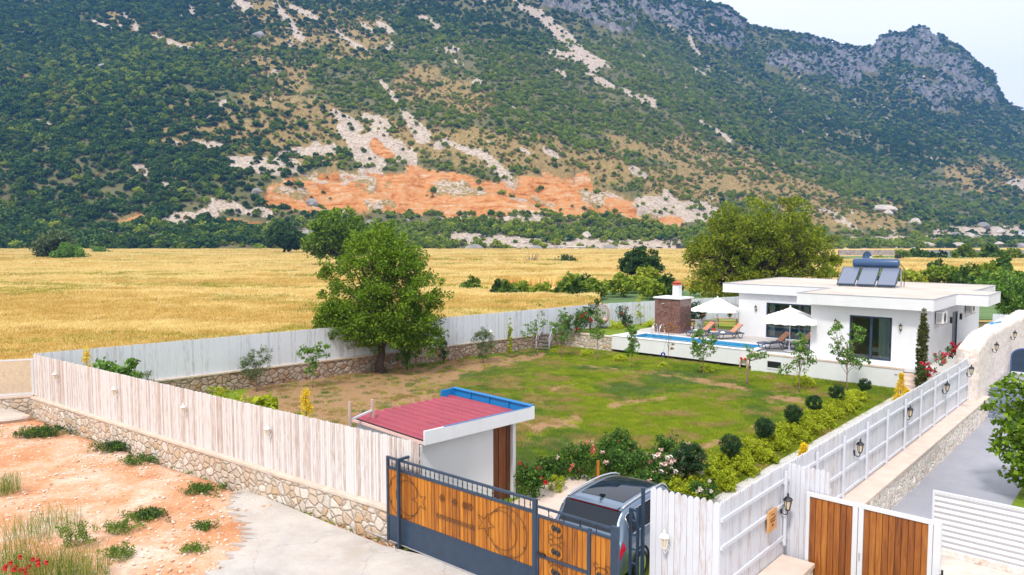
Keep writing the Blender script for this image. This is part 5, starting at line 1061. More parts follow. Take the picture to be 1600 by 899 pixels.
# antenna wire stay at left of heater
# arched blue gate at the top of the driveway
t_ = hbase('arched_gate', 'low blue arched gate at the top of the grey steps', 'gate', 4.5, 2.3, 1.075)
pl = [(0, 0), (1.0, 0), (1.0, 0.75)] + [(0.5 + 0.5 * math.cos(a), 0.75 + 0.42 * math.sin(a)) for a in [k * math.pi / 10 for k in range(1, 10)]] + [(0, 0.75)]
b = MB(); b.yprism(pl, 0, 0.05); b.build('leaf', M['navy'], t_)
b = MB(); b.tube([(x, 0.02, z) for x, z in pl[2:]] , 0.035, 8); b.tube([(0, 0.02, 0), (0, 0.02, 0.75)], 0.035); b.tube([(1, 0.02, 0), (1, 0.02, 0.75)], 0.035); b.build('frame', plain('blue_frame', (0.06, 0.12, 0.3), 0.4), t_); boxpart('threshold', M['white'], t_, (0.05, 0.95, -0.15, -0.005, 0.0, 0.06))
q = HF.w(3.9, 1.0, 3.42); t_ = thing('blue_hose', 'short bright blue hose lying on top of the tall limewashed wall', 'hose', q, HF.rot + math.pi / 2)
b = MB(); b.tube([(-0.5, 0.1, 0.0), (-0.1, -0.05, 0.02), (0.3, 0.12, 0.01), (0.9, 0.0, 0.02), (1.5, -0.1, 0.01)], 0.035, 6); b.tube([(0.0, 0.1, 0.02), (0.5, 0.2, 0.03), (0.9, 0.12, 0.02)], 0.03, 6); b.build('tube', plain('bright_blue_plastic', (0.02, 0.30, 0.62), 0.4), t_)
# ================================================================== sliding gate, posts, shed, white gate
G = Frame((-3.05, 17.61), -40.2)
def gx(px, py): return G.onv(px, py, 0.0)
gate = thing('metal_gate', 'long sliding gate with varnished boards, dark blue frame, star and crescent ironwork', 'gate', (G.o[0], G.o[1], 0.08), G.rot)
LG = 6.45; x1 = gx(836, 800)[0]; x2 = gx(921, 830)[0]; x3 = gx(957, 830)[0]; ZL, ZP, ZT = 0.62, 1.80, 2.10
boxpart('frame', M['navy'], gate, (0, 0.07, -0.03, 0.03, 0, ZT), (x1 - 0.05, x1 + 0.05, -0.035, 0.035, 0, ZT), (x1 + 0.055, x1 + 0.11, -0.03, 0.03, 0, ZP), (x2 - 0.04, x2 + 0.04, -0.03, 0.03, 0, ZP + 0.03), (x3 - 0.02, x3 + 0.14, -0.04, 0.04, 0, ZT - 0.08), bevel=0.005)
boxpart('top_rail', M['navy'], gate, (0.07, x1 - 0.05, -0.028, 0.028, ZT - 0.055, ZT - 0.003), (x1 + 0.05, x3 - 0.02, -0.022, 0.022, ZT - 0.16, ZT - 0.115), bevel=0.005)
boxpart('panel_rail', M['navy'], gate, (0.07, x1 - 0.05, -0.028, 0.028, ZP - 0.002, ZP + 0.06), (x1 + 0.11, x2 - 0.04, -0.028, 0.028, ZP - 0.05, ZP), (x2 + 0.04, x3 - 0.02, -0.028, 0.028, ZP - 0.05, ZP), bevel=0.005)
boxpart('middle_rail', M['navy'], gate, (x1 + 0.11, x2 - 0.04, -0.034, 0.034, 0.93, 0.99), (0.07, x1 - 0.05, -0.026, 0.026, ZL, ZL + 0.05))
boxpart('sheet_panel', M['navy'], gate, (0.07, x1 - 0.05, -0.012, 0.012, 0.02, ZL))
def boardrow(name, xa, xb, za, zb):
    b = MB(); n = int(round((xb - xa) / 0.115)); w_ = (xb - xa) / n
    for i in range(n): b.box(xa + i * w_ + 0.007, xa + (i + 1) * w_ - 0.007, -0.012, 0.012, za, zb)
    boxpart('backing', M['darkwood'], gate, (xa + 0.005, xb - 0.005, 0.0145, 0.02, za + 0.003, zb - 0.003)); return b.build(name, M['gatewood'], gate, bevel=0.003)
boardrow('boards', 0.07, x1 - 0.05, ZL + 0.05, ZP - 0.002); boardrow('boards', x1 + 0.11, x2 - 0.04, 0.99, ZP - 0.05); boardrow('boards', x1 + 0.11, x2 - 0.04, 0.02, 0.93); boardrow('boards', x2 + 0.04, x3 - 0.02, 0.02, ZP - 0.05)
b = MB(); x = 0.19
while x < x1 - 0.1:
    b.bar((x, 0, ZP + 0.06), (x, 0, ZT - 0.055), 0.014); b.lathe([(0.004, -0.035), (0.018, 0), (0.004, 0.035)], 6, (x, 0, (ZP + ZT) / 2)); x += 0.148
b.build('balusters', M['black'], gate)
for k in range(5):
    x = x1 + 0.35 + k * 0.38
    if x < x3 - 0.1: b = MB(); b.bar((x, 0, ZP), (x, 0, ZP + 0.12), 0.014); b.lathe([(0.004, 0.09), (0.022, 0.13), (0.003, 0.2)], 6, (x, 0, ZP)); b.build('spear_head', M['black'], gate)
M['iron'] = plain('brown_iron', (0.10, 0.04, 0.015), 0.5); IR = -0.03
def arc(b, cx, cz, r, a0, a1, rad=0.007, n=26, ex=1.0): b.tube([(cx + r * ex * math.cos(a0 + (a1 - a0) * i / n), IR, cz + r * math.sin(a0 + (a1 - a0) * i / n)) for i in range(n + 1)], rad, 5)
def star(b, cx, cz, r, rot):
    pts = []
    for k in range(10):
        rr_ = r if k % 2 == 0 else r * 0.4; a = rot + k * math.pi / 5; pts.append((cx + rr_ * math.cos(a), IR, cz + rr_ * math.sin(a)))
    b.tube(pts, 0.008, 5, closed=True)
for lb, (cx, cz, sx, op) in (('crescent', (0.62, 1.23, 1.18, 0.0)), ('crescent', (x1 - 0.72, 1.22, x1 - 1.34, math.pi))):
    b = MB(); arc(b, cx, cz, 0.53, op + 0.5, op + 2 * math.pi - 0.5); arc(b, cx + (0.16 if op == 0 else -0.16), cz, 0.42, op + 0.62, op + 2 * math.pi - 0.62)
    for a in [op + 0.9 + k * 0.9 for k in range(6)]: b.lathe([(0.004, -0.012), (0.026, 0), (0.004, 0.012)], 8, (cx + 0.5 * math.cos(a), IR, cz + 0.5 * math.sin(a)), ax='y')
    b.build('crescent', M['iron'], gate); b = MB(); star(b, sx, cz + 0.02, 0.27, math.pi if op == 0 else 0.0); b.build('star', M['iron'], gate)
xm = (x1 + 0.1) / 2
for dx in (-0.42, -0.02, 0.30, 0.46):
    b = MB()
    for a in range(6): arc(b, xm + dx + 0.055 * math.cos(a * 1.047), 1.5 + 0.055 * math.sin(a * 1.047), 0.028, 0, 6.28, 0.006, 8)
    b.build('rosette', M['iron'], gate)
b = MB(); b.tube([(xm - 0.62 + i * 0.031, IR, 1.06 + 0.018 * math.sin(i * 1.6)) for i in range(40)], 0.008, 5); b.tube([(xm - 0.62, IR, 1.10), (xm + 0.6, IR, 1.10)], 0.006, 5); b.tube([(xm - 0.62, IR, 1.02), (xm + 0.6, IR, 1.02)], 0.006, 5); b.build('scroll_strip', M['iron'], gate)
for (cx, cz) in ((x1 + 0.55, 1.62), (x1 + 0.55, 1.14), (x1 + 0.55, 0.72), (x2 + 0.3, 0.98), (x2 + 0.3, 0.5)):
    b = MB()
    for dx, dz in ((-0.055, 0.01), (0.055, -0.005)): b.lathe([(0.01, -0.03), (0.05, -0.015), (0.062, 0.0), (0.05, 0.012)], 10, (cx + dx, IR, cz + dz), ax='y'); b.lathe([(0.004, -0.045), (0.022, -0.03)], 8, (cx + dx, IR, cz + dz), ax='y')
    b.build('iron_rose', M['black'], gate); b = MB()
    arc(b, cx, cz, 0.17, 0.4, 2.7, 0.007, 14); arc(b, cx, cz, 0.17, 3.5, 5.9, 0.007, 14)
    for s in (-1, 1): arc(b, cx + s * 0.13, cz + 0.19, 0.05, 0, 5, 0.006, 10); arc(b, cx + s * 0.13, cz - 0.19, 0.05, 1, 6, 0.006, 10)
    b.build('scroll', M['iron'], gate)
b = MB(); b.box(x1 + 0.1, x1 + 0.3, -0.07, -0.036, 0.99, 1.04); b.build('latch', M['black'], gate)
# guide post in front, catch posts at the right
p = G.w(gx(629, 800)[0], -0.12, 0); t_ = thing('guide_post', 'thin dark blue steel post in front of the sliding gate at its left end', 'post', (p.x, p.y, 0.07), G.rot); boxpart('post', M['navy'], t_, (-0.035, 0.035, -0.035, 0.035, 0, 2.17), bevel=0.004); boxpart('top_arm', M['navy'], t_, (-0.03, 0.03, 0.036, 0.42, 2.11, 2.165))
p = G.w(gx(636, 720)[0] + 0.02, 0.3, 0); t_ = thing('gate_post', 'dark blue post with a finial behind the left end of the sliding gate', 'post', (p.x, p.y, 0.0), G.rot); boxpart('post', M['navy'], t_, (-0.06, 0.06, -0.05, 0.05, 0, 2.3), bevel=0.005); b = MB(); b.lathe([(0.03, 2.3), (0.03, 2.33), (0.05, 2.36), (0.045, 2.39), (0.01, 2.42)], 10); b.build('finial', M['black'], t_)
t_ = thing('catch_post', 'dark blue gate catch post standing between silver car and white fence', 'post', (2.62, 14.38, 0), G.rot); boxpart('post', M['navy'], t_, (-0.03, 0.03, -0.03, 0.03, 0, 2.5), bevel=0.004); boxpart('catch_frame', M['navy'], t_, (-0.27, -0.22, -0.09, -0.04, 0, 2.05), (-0.10, -0.05, -0.09, -0.04, 0, 2.1), (-0.22, -0.10, -0.09, -0.04, 2.0, 2.05), bevel=0.004)
boxpart('rungs', M['navy'], t_, *[(-0.22, -0.10, -0.085, -0.045, z, z + 0.03) for z in (0.3, 0.6, 0.9, 1.2, 1.5, 1.78)])
t_ = thing('gate_rail', 'steel ground rail along the foot of the sliding gate', 'rail', (G.o[0], G.o[1], 0.075), G.rot); boxpart('rail', M['flashing'], t_, (-1.5, LG + 0.6, -0.02, 0.02, 0, 0.02))
# shed
S = Frame((-2.2, 18.1), 44.0); shed = thing('shed', 'small white shed with red corrugated roof and blue parapet just inside the gate', 'shed', (S.o[0], S.o[1], 0), S.rot)
boxpart('wall', M['white'], shed, (0.12, 2.62, 0.30, 0.46, 0, 2.32)); boxpart('wall', M['white'], shed, (0.12, 0.28, 0.46, 3.3, 0, 2.32), (0.28, 3.38, 3.14, 3.3, 0, 2.32)); boxpart('corner_post', M['white'], shed, (3.38, 3.5, 0.30, 0.5, 0, 2.32))
b = MB()
for i in range(5): b.box(2.62 + i * 0.152 + 0.002, 2.62 + (i + 1) * 0.152 - 0.002, 0.40 + 0.02 * (i % 2), 0.44 + 0.02 * (i % 2), 0.0, 2.3)
b.build('door', M['darkwood'], shed); b = MB()
for i in range(18): b.box(3.44, 3.47, 0.5 + i * 0.147, 0.5 + (i + 1) * 0.147 - 0.005, 0, 2.3)
b.build('cladding', M['darkwood'], shed)
boxpart('fascia', M['white'], shed, (-0.02, 3.9, -0.06, 0.0, 2.30, 2.66)); boxpart('fascia', M['white'], shed, (3.84, 3.9, 0.002, 3.5, 2.30, 2.66)); boxpart('soffit', M['white'], shed, (0.0, 3.83, 0.002, 3.4, 2.302, 2.325))
M['bluepaint'] = plain('blue_paint', (0.012, 0.20, 0.52), 0.4, var=0.08, nscale=2); pr = boxpart('parapet', M['bluepaint'], shed, (3.80, 3.838, 0.002, 3.5, 2.34, 2.675), (3.3, 3.8, 3.44, 3.5, 2.34, 2.675))
boxpart('stiffener', M['bluepaint'], pr, *[(3.75, 3.798, y - 0.02, y + 0.02, 2.36, 2.66) for y in (0.9, 1.75, 2.6, 3.4)]); boxpart('cap_strip', M['bluepaint'], pr, (3.74, 3.905, -0.03, 3.5, 2.677, 2.70), (0.6, 3.74, -0.065, -0.02, 2.662, 2.672)); boxpart('white_trim', M['white'], pr, (3.72, 3.745, 0.6, 0.85, 2.37, 2.42), (3.72, 3.745, 1.7, 2.2, 2.37, 2.42))
b = MB(); npf = 240; prof = []
for i in range(npf + 1):
    x = i * 3.74 / npf; ph = (x / 0.30) % 1.0; prof.append((x, 2.36 + 0.018 * x + (0.06 if ph < 0.28 else (0.06 * (1 - (ph - 0.28) / 0.12) if ph < 0.4 else (0.0 if ph < 0.88 else 0.06 * (ph - 0.88) / 0.12)))))
b.add([(x, y, z) for x, z in prof for y in (0.01, 3.5)], [(2*i, 2*i+2, 2*i+3, 2*i+1) for i in range(npf)]); b.build('roof', plain('oxide_red_sheet', (0.33, 0.055, 0.085), 0.5, var=0.12, nscale=1.5), shed)
b = MB(); b.box(-0.02, 0.0, 0.0, 3.5, 2.3, 2.38); b.build('gutter', M['petal_blush'], shed)
# post-and-rail remnant beside the shed
t_ = thing('timber_rack', 'two rough posts with a pale rail peeping over the fence left of the shed', 'rack', (-4.42, 19.75, 0), R(55))
for x, z in ((0, 3.02), (0.85, 2.92)): b = MB(); b.tube([(x, 0, 0), (x + 0.01, 0.01, z)], [0.06, 0.05], 8); b.build('post', M['greywood'], t_)
b = MB(); b.bar((0.02, 0, 2.52), (0.83, 0, 2.62), 0.05); b.build('rail', M['boards_white'], t_)
# white framed double gate with brown boards
t_ = hbase('white_gate', 'white framed gate with two varnished brown board panels beside the white fence', 'gate', 4.5, -23.75, 0.02)
W = [(0.0, 0.09), (0.94, 1.18), (2.32, 2.46)]; H2 = 2.1
boxpart('frame', M['white_metal'], t_, (0, 0.07, -0.04, 0.04, 0.05, H2), (0.93, 1.03, -0.04, 0.04, 0.05, H2 - 0.08), (1.045, 1.14, -0.04, 0.04, 0.05, H2 - 0.08), (2.3, 2.38, -0.04, 0.04, 0.05, H2 - 0.08), (2.39, 2.52, -0.05, 0.05, 0.0, H2), (0.07, 2.39, -0.04, 0.04, H2 - 0.08, H2), (0.07, 0.93, -0.035, 0.035, 0.05, 0.12), (1.14, 2.3, -0.035, 0.035, 0.05, 0.12), bevel=0.006)
for xa, xb in ((0.07, 0.93), (1.14, 2.3)):
    b = MB(); n = int(round((xb - xa) / 0.115)); w_ = (xb - xa) / n
    for i in range(n): b.box(xa + i * w_ + 0.005, xa + (i + 1) * w_ - 0.005, -0.012, 0.012, 0.12, H2 - 0.08)
    b.build('board_panel', M['doorwood'], t_, bevel=0.003); boxpart('backing', M['darkwood'], t_, (xa + 0.003, xb - 0.003, 0.0145, 0.02, 0.123, H2 - 0.083))
boxpart('lock', M['flashing'], t_, (1.07, 1.1, -0.055, -0.041, 0.95, 1.1)); b = MB(); b.tube([(2.53, -0.06, 1.1), (2.57, -0.09, 1.1), (2.57, -0.09, 1.22)], 0.02); b.build('handle', M['black'], t_)
# white corrugated panel at the right edge
p = HF.w(6.05, -19.9); L = 5.2; t_ = thing('corrugated_fence', 'white fence panel of horizontal corrugated sheet at the lower right edge', 'fence', (p.x, p.y, 0), HF.rot)
boxpart('frame', M['white_metal'], t_, (0, 0.05, -0.03, 0.03, 0.0, 1.52), (L - 0.05, L, -0.03, 0.03, 0.0, 1.52), (2.6, 2.65, -0.03, 0.03, 0.16, 1.47), (0.05, L - 0.05, -0.03, 0.03, 1.475, 1.52), bevel=0.004)
prof = []
for i in range(72): z = 0.16 + i * 1.31 / 71; prof.append((-0.008 + 0.028 * math.sin(i * 2 * math.pi / 7.2), z))
b = MB(); b.add([(x, y, z) for x in (0.05, L - 0.05) for y, z in prof], [(i, i + 1, 72 + i + 1, 72 + i) for i in range(71)]); b.build('sheet', M['white_metal'], t_, smooth=True); boxpart('plinth', M['lime'], t_, (-0.1, L, -0.09, 0.09, -0.1, 0.158))
b = MB(); b.prism([xy(HF.w(u, v)) for u, v in ((4.45, -23.6), (15, -23.6), (15, -20.0), (4.5, -20.0))], -0.05, 0.03); t = Mt('limewashed_ground'); co = t.coord(); t.col(t.ramp(t.noise(1.4, 8, 0.7, co), (0.3, (0.42, 0.34, 0.28)), (0.5, (0.60, 0.54, 0.49)), (0.7, (0.68, 0.65, 0.62)))).rough(0.9); tag(b.build('forecourt', t.m), kind='structure')

# ================================================================== car
def catmull(a, n):
    a = np.asarray(a, float); out = []
    for i in range(len(a) - 1):
        p0 = a[max(i-1, 0)]; p1 = a[i]; p2 = a[i+1]; p3 = a[min(i+2, len(a)-1)]
        for k in range(n):
            t_ = k / n; out.append(0.5 * ((2*p1) + (-p0+p2)*t_ + (2*p0-5*p1+4*p2-p3)*t_*t_ + (-p0+3*p1-3*p2+p3)*t_**3))
    out.append(a[-1]); return np.array(out)
ST = [  # x, half width, z low, belt half width, belt z, cantrail half width, cantrail z, centre z
 (0.00, .74, .42, .72, .66, .66, .70, .71), (0.05, .84, .34, .82, .76, .76, .80, .82), (0.12, .89, .30, .86, .92, .75, 1.00, 1.02), (0.20, .905, .29, .87, .99, .72, 1.14, 1.17),
 (0.34, .915, .29, .875, 1.02, .68, 1.36, 1.40), (0.48, .92, .29, .88, 1.03, .70, 1.53, 1.575), (0.58, .92, .29, .88, 1.03, .69, 1.57, 1.615), (0.95, .92, .29, .88, 1.03, .69, 1.60, 1.65), (1.5, .92, .29, .885, 1.02, .69, 1.615, 1.67),
 (2.1, .92, .29, .885, 1.01, .68, 1.60, 1.66), (2.6, .92, .29, .88, .99, .62, 1.53, 1.585), (3.0, .92, .29, .88, .97, .66, 1.27, 1.31), (3.32, .92, .29, .875, .95, .74, 1.02, 1.06), (3.7, .91, .30, .86, .92, .72, .97, 1.01), (4.05, .89, .31, .83, .86, .68, .90, .93), (4.28, .84, .34, .77, .74, .62, .78, .80), (4.4, .74, .42, .68, .56, .56, .60, .61)]
rings = []
for x, w_, zl, wb, zb, wr, zr, zm in ST:
    rings.append([(x, 0.0, zl - 0.02), (x, w_ * .6, zl - 0.02), (x, w_ * .95, zl + 0.03), (x, w_, (zl + zb) * 0.45), (x, w_ * 0.995, zb - 0.12), (x, wb, zb), (x, (wb + wr) / 2 + 0.02, (zb + zr) / 2 + 0.01), (x, wr, zr), (x, wr * .86, zr + (zm - zr) * .6), (x, wr * .5, zm - 0.006), (x, 0, zm)])
rings = np.array(rings)                                    # (S, 11, 3)
def dens(rg_, nx=4, nr=3):
    a = catmull(rg_, nx); b_ = np.stack([catmull(a[i], nr) for i in range(len(a))]); return b_
SF = dens(rings); NS, NRg = SF.shape[:2]                   # station step 4, ring step 3
def sgrid(i0, i1, j0, j1, off=0.004, both=True, tri=None):
    """patch of the body surface between station and ring indices, as quads, lifted by off"""
    A = SF[i0:i1+1, j0:j1+1].copy(); du = np.gradient(SF, axis=0); dv = np.gradient(SF, axis=1); n_ = np.cross(du, dv); n_ /= np.linalg.norm(n_, axis=2, keepdims=True) + 1e-9; s_ = np.sign((n_ * (SF - np.array([2.1, 0, 0.8]))).sum(2, keepdims=True)); n_ = n_ * s_
    A = A + n_[i0:i1+1, j0:j1+1] * off; b = MB()
    for m in ((1, -1) if both else (1,)):
        v_ = A * np.array([1, m, 1]); q = np.arange(v_.shape[0] * v_.shape[1]).reshape(v_.shape[:2]); b.add([tuple(p_) for p_ in v_.reshape(-1, 3)], [tuple(f) for f in np.stack([q[:-1, :-1], q[:-1, 1:], q[1:, 1:], q[1:, :-1]], -1).reshape(-1, 4)])
    return b
t = Mt('silver_paint'); t.col((0.20, 0.27, 0.37)).rough(0.28).set(Metallic=0.75); t.b.inputs['Coat Weight'].default_value = 0.6; t.b.inputs['Coat Roughness'].default_value = 0.05; M['paint'] = t.m
t = Mt('car_glass'); t.col((0.004, 0.010, 0.020)).rough(0.05); t.b.inputs['Specular IOR Level'].default_value = 0.5; M['carglass'] = t.m
t = Mt('tail_light'); t.col((0.5, 0.01, 0.03)).rough(0.12); M['tail'] = t.m; M['rubber'] = plain('rubber', (0.015, 0.015, 0.016), 0.8); M['trim'] = plain('bright_trim', (0.7, 0.72, 0.75), 0.25, 0.9, var=0.02)
CAR_A = R(52); car = thing('parked_car', 'silver blue car with dark panoramic roof parked behind the sliding gate', 'car', (1.50, 15.50, 0.03), CAR_A); car.scale = (1, 1.06, 1)
b = sgrid(0, NS - 1, 0, NRg - 1, 0.0); vl = [tuple(p_) for p_ in SF[0]] + [tuple(p_ * np.array([1, -1, 1])) for p_ in SF[0][::-1]]
b.add(vl, [tuple(range(len(vl)))]); vl = [tuple(p_) for p_ in SF[-1]] + [tuple(p_ * np.array([1, -1, 1])) for p_ in SF[-1][::-1]]; b.add(vl, [tuple(range(len(vl)))])
bd_ = b.build('body', M['paint'], car, smooth=True)
wm = bd_.modifiers.new('weld', 'WELD'); wm.merge_threshold = 0.002
sgrid(12, 21, 22, 30, 0.006).build('rear_window', M['carglass'], car, smooth=True)
sgrid(27, 41, 25, 30, 0.006).build('panoramic_roof', M['carglass'], car, smooth=True)
sgrid(41, 47, 23, 30, 0.006).build('windscreen', M['carglass'], car, smooth=True)
for a, c_ in ((20, 27), (28, 34), (35, 43)): w__ = sgrid(a, c_, 16, 20, 0.006).build('side_window', M['carglass'], car, smooth=True)
for m in (1, -1):
    b = MB(); b.tube([tuple((SF[i, 16] + np.array([0, 0.012, -0.012])) * np.array([1, m, 1])) for i in range(20, 44)], 0.011, 5); b.tube([tuple((SF[i, 20] + np.array([0, 0.012, 0.01])) * np.array([1, m, 1])) for i in range(20, 42)], 0.011, 5); b.tube([tuple((SF[20, j] + np.array([0, 0.012, 0])) * np.array([1, m, 1])) for j in range(16, 21)], 0.011, 5); b.build('window_trim', M['trim'], car, smooth=True)
    b = MB(); pts = [tuple((SF[i, 22] + np.array([0, 0.0, 0.045])) * np.array([1, m, 1])) for i in range(24, 42)]; pts = [tuple((SF[23, 22] + np.array([0, 0, 0.005])) * np.array([1, m, 1]))] + pts + [tuple((SF[42, 22] + np.array([0, 0, 0.005])) * np.array([1, m, 1]))]; b.tube(pts, 0.022, 8); b.build('roof_rail', M['trim'], car, smooth=True)
    b = MB()
    A = SF[3:14, 12:17] + np.array([-0.006, 0.008, 0.0]); v_ = A * np.array([1, m, 1]); q = np.arange(55).reshape(11, 5); b.add([tuple(p_) for p_ in v_.reshape(-1, 3)], [tuple(f) for f in np.stack([q[:-1, :-1], q[:-1, 1:], q[1:, 1:], q[1:, :-1]], -1).reshape(-1, 4)]); b.build('tail_light', M['tail'], car, smooth=True)
    b = MB(); b.lathe([(0.02, 0), (0.09, 0.03), (0.1, 0.08), (0.06, 0.13)], 10, (2.85, m * 1.0, 1.02)); b.bar((2.85, m * 0.88, 1.02), (2.85, m * 1.0, 1.05), 0.04); b.build('mirror', M['paint'], car)
    for x in (0.86, 3.5):
        wh = MB(); wh.lathe([(0.2, -0.12), (0.31, -0.125), (0.345, -0.08), (0.345, 0.08), (0.31, 0.125), (0.2, 0.12)], 28, (x, m * 0.81, 0.345), ax='y'); wo = wh.build('wheel', M['rubber'], car, smooth=True); r_ = MB(); r_.lathe([(0.03, m * 0.135), (0.06, m * 0.13), (0.21, m * 0.12), (0.22, m * 0.128)], 20, (x, m * 0.81, 0.345), ax='y'); r_.build('rim', M['trim'], wo)
        b = MB(); b.tube([(x + 0.40 * math.cos(a), m * 0.915, 0.345 + 0.40 * math.sin(a)) for a in [k * math.pi / 12 for k in range(13)]], 0.03, 6); b.build('wheel_arch', M['rubber'], car, smooth=True)
b = MB(); b.box(0.44, 0.62, -0.58, 0.58, 1.60, 1.625); b.build('spoiler', M['paint'], car, bevel=0.01); b = MB(); b.box(0.47, 0.50, -0.57, 0.57, 1.565, 1.598); b.build('brake_light_strip', M['tail'], car)
b = MB(); b.xprism([(0, 0), (0, 0)], 0, 0) if False else b.yprism([(0.78, 1.66), (0.98, 1.665), (0.80, 1.73), (0.77, 1.73)], -0.02, 0.02); b.build('antenna', M['black'], car)
b = MB(); b.tube([(0.13, 0, 1.055), (0.20, 0.18, 1.19), (0.26, 0.42, 1.27)], 0.01, 5); b.build('wiper', M['black'], car); b = MB(); b.box(-0.02, 0.06, -0.72, 0.72, 0.36, 0.56); b.build('bumper', M['rubber'], car, bevel=0.02)
# ================================================================== trees and plants
def clumps(rng, ell, n, surf=0.55):
    """clump centres inside a list of ellipsoids (cx,cy,cz,rx,ry,rz), denser near the surface"""
    wts = np.array([e[3] * e[4] * e[5] for e in ell]) ** (2 / 3); wts /= wts.sum(); k = rng.choice(len(ell), n, p=wts)
    d = rng.normal(size=(n, 3)); d /= np.linalg.norm(d, axis=1, keepdims=True); r = surf + (1 - surf) * rng.random((n, 1)) ** 0.7; r = np.where(rng.random((n, 1)) < 0.2, rng.random((n, 1)) * surf, r)
    E_ = np.array(ell)[k]; return E_[:, :3] + d * r * E_[:, 3:]
def tree(name, label, cat, loc, ell, trunk, mat, bark, nclump, nleaf, leaf, cr, seed=1, group=None, limbs=8, lean=(0, 0), twigs=0.6, aspect=0.55, z_fork=0.35, stems=1):
    rng = np.random.default_rng(seed); rg = random.Random(seed); t_ = thing(name, label, cat, loc, 0, group)
    cen = clumps(rng, ell, nclump); top = max(e[2] + e[5] for e in ell); cz = np.mean([e[2] for e in ell]); mx_ = np.mean([e[0] for e in ell]); my = np.mean([e[1] for e in ell]); zf = z_fork * top
    b = MB()
    for s in range(stems):
        ox = rg.uniform(-1, 1) * trunk * 2 * (stems > 1); oy = rg.uniform(-1, 1) * trunk * 2 * (stems > 1)
        pts = []; rad = []; tx, ty = mx_ * 0.6 + lean[0], my * 0.6 + lean[1]
        for i in range(8):
            q = i / 7; pts.append((ox + tx * q ** 1.5 + 0.35 * trunk * math.sin(i * 1.9 + seed + s), oy + ty * q ** 1.5 + 0.35 * trunk * math.cos(i * 1.3 + seed), q * cz * 1.05 - 0.05)); rad.append(trunk * (1.35 if i == 0 else 1.0) * (1 - 0.72 * q))
        b.tube(pts, rad, 8)
        idx = rng.choice(len(cen), min(limbs, len(cen)), replace=False)
        for j in idx:
            q = rg.uniform(z_fork, 0.95); i = int(q * 7); p0 = Vector(pts[i]).lerp(Vector(pts[min(i + 1, 7)]), q * 7 - i); p1 = Vector(cen[j]); L = (p1 - p0).length
            mid = p0.lerp(p1, 0.5) + Vector((rg.uniform(-.12, .12), rg.uniform(-.12, .12), rg.uniform(-0.02, .16))) * L
            r0 = trunk * 0.45 * (1 - 0.5 * q); b.tube([p0, p0.lerp(mid, 0.6), mid, mid.lerp(p1, 0.6), p1], [r0, r0 * .8, r0 * .6, r0 * .4, r0 * 0.15], 6)
            for _ in range(int(3 * twigs + 0.5)):
                k = rng.integers(len(cen)); p2 = Vector(cen[k])
                if (p2 - mid).length < L * 0.9: b.tube([mid, mid.lerp(p2, 0.5) + Vector((0, 0, 0.04 * L)), p2], [r0 * .4, r0 * .25, r0 * .08], 5)
    b.build('trunk', bark, t_, smooth=True)
    rad = cr * (0.6 + 0.8 * rng.random(nclump)); v = leafquads(rng, cen, np.stack([rad, rad, rad * 0.75], 1), nleaf, leaf, 0.3, aspect, 0.0)
    quadobj('crown', v, mat, t_); return t_
def shrub(name, label, cat, loc, ell, mat, nclump, nleaf, leaf, cr, seed=1, group=None, stem=0.0, bark=None, flowers=None, aspect=0.55, fl=0.05, minz=0.0):
    rng = np.random.default_rng(seed); t_ = thing(name, label, cat, loc, 0, group); cen = clumps(rng, ell, nclump); rad = cr * (0.6 + 0.8 * rng.random(nclump))
    v = leafquads(rng, cen, rad, nleaf, leaf, 0.3, aspect, 0.0); v[:, 2] = np.maximum(v[:, 2], minz); quadobj('foliage', v, mat, t_)
    b = MB()
    for j in rng.choice(nclump, min(nclump, 7), replace=False):
        p1 = Vector(cen[j]); b.tube([(0, 0, 0), (p1.x * .4, p1.y * .4, p1.z * .6), tuple(p1)], [max(stem, 0.012), max(stem, 0.012) * .7, 0.005], 5)
    b.build('stem', bark or M['bark'], t_, smooth=True)
    if flowers:
        meshes = {}
        for mt, n in flowers:
            fv = leafquads(rng, [(0, 0, 0)], [fl], 26, fl * 0.9, 0.5, 0.9, 0.3); src = quadobj('flower', fv, M[mt], t_)
            for i in range(n):
                c_ = cen[rng.integers(nclump)]; d = np.array([rng.normal() * 0.6 - 0.15, -abs(rng.normal()) * 0.8 - 0.2, abs(rng.normal()) * 0.8]); d /= np.linalg.norm(d); pos = c_ + d * cr * 1.05
                f = src if i == 0 else src.copy()
                if i: C.objects.link(f); f.parent = t_
                f.location = pos; f.scale = (0.8 + 0.5 * rng.random(),) * 3
    return t_
def at0(px, py, z=0.0): p = P(px, py, z); return (p.x, p.y, z)
# the big round tree by the back fence
BT = (-7.25, 40.35, 0.0)
tree('ash_tree', 'big round green tree rising in front of the back fence', 'tree', BT, [(0.0, 0, 4.6, 3.3, 3.0, 3.3), (-1.5, 0, 3.4, 2.2, 2.0, 2.0), (1.9, 0, 3.6, 1.9, 2.0, 2.4), (0.2, 0, 6.6, 2.2, 2.0, 1.7), (2.2, -0.3, 1.9, 1.3, 1.1, 1.2), (-2.4, -0.2, 2.6, 1.3, 1.1, 1.3), (0.6, -1.0, 2.6, 1.7, 1.2, 1.0), (-1.0, -1.1, 2.7, 1.5, 1.1, 1.0)], 0.26, M['leaf_big'], M['bark'], 700, 85, 0.17, 0.42, 3, limbs=34, lean=(-0.1, 0), z_fork=0.3, aspect=0.42)
shrub('vine_shrub', 'leafy green shrub hanging over the rubble wall right under the big round tree', 'shrub', at0(636, 580), [(0, 0.2, 0.9, 0.75, 0.5, 0.85), (0.2, 0.2, 1.6, 0.5, 0.4, 0.5)], M['leaf_fruit'], 46, 60, 0.11, 0.2, 5)
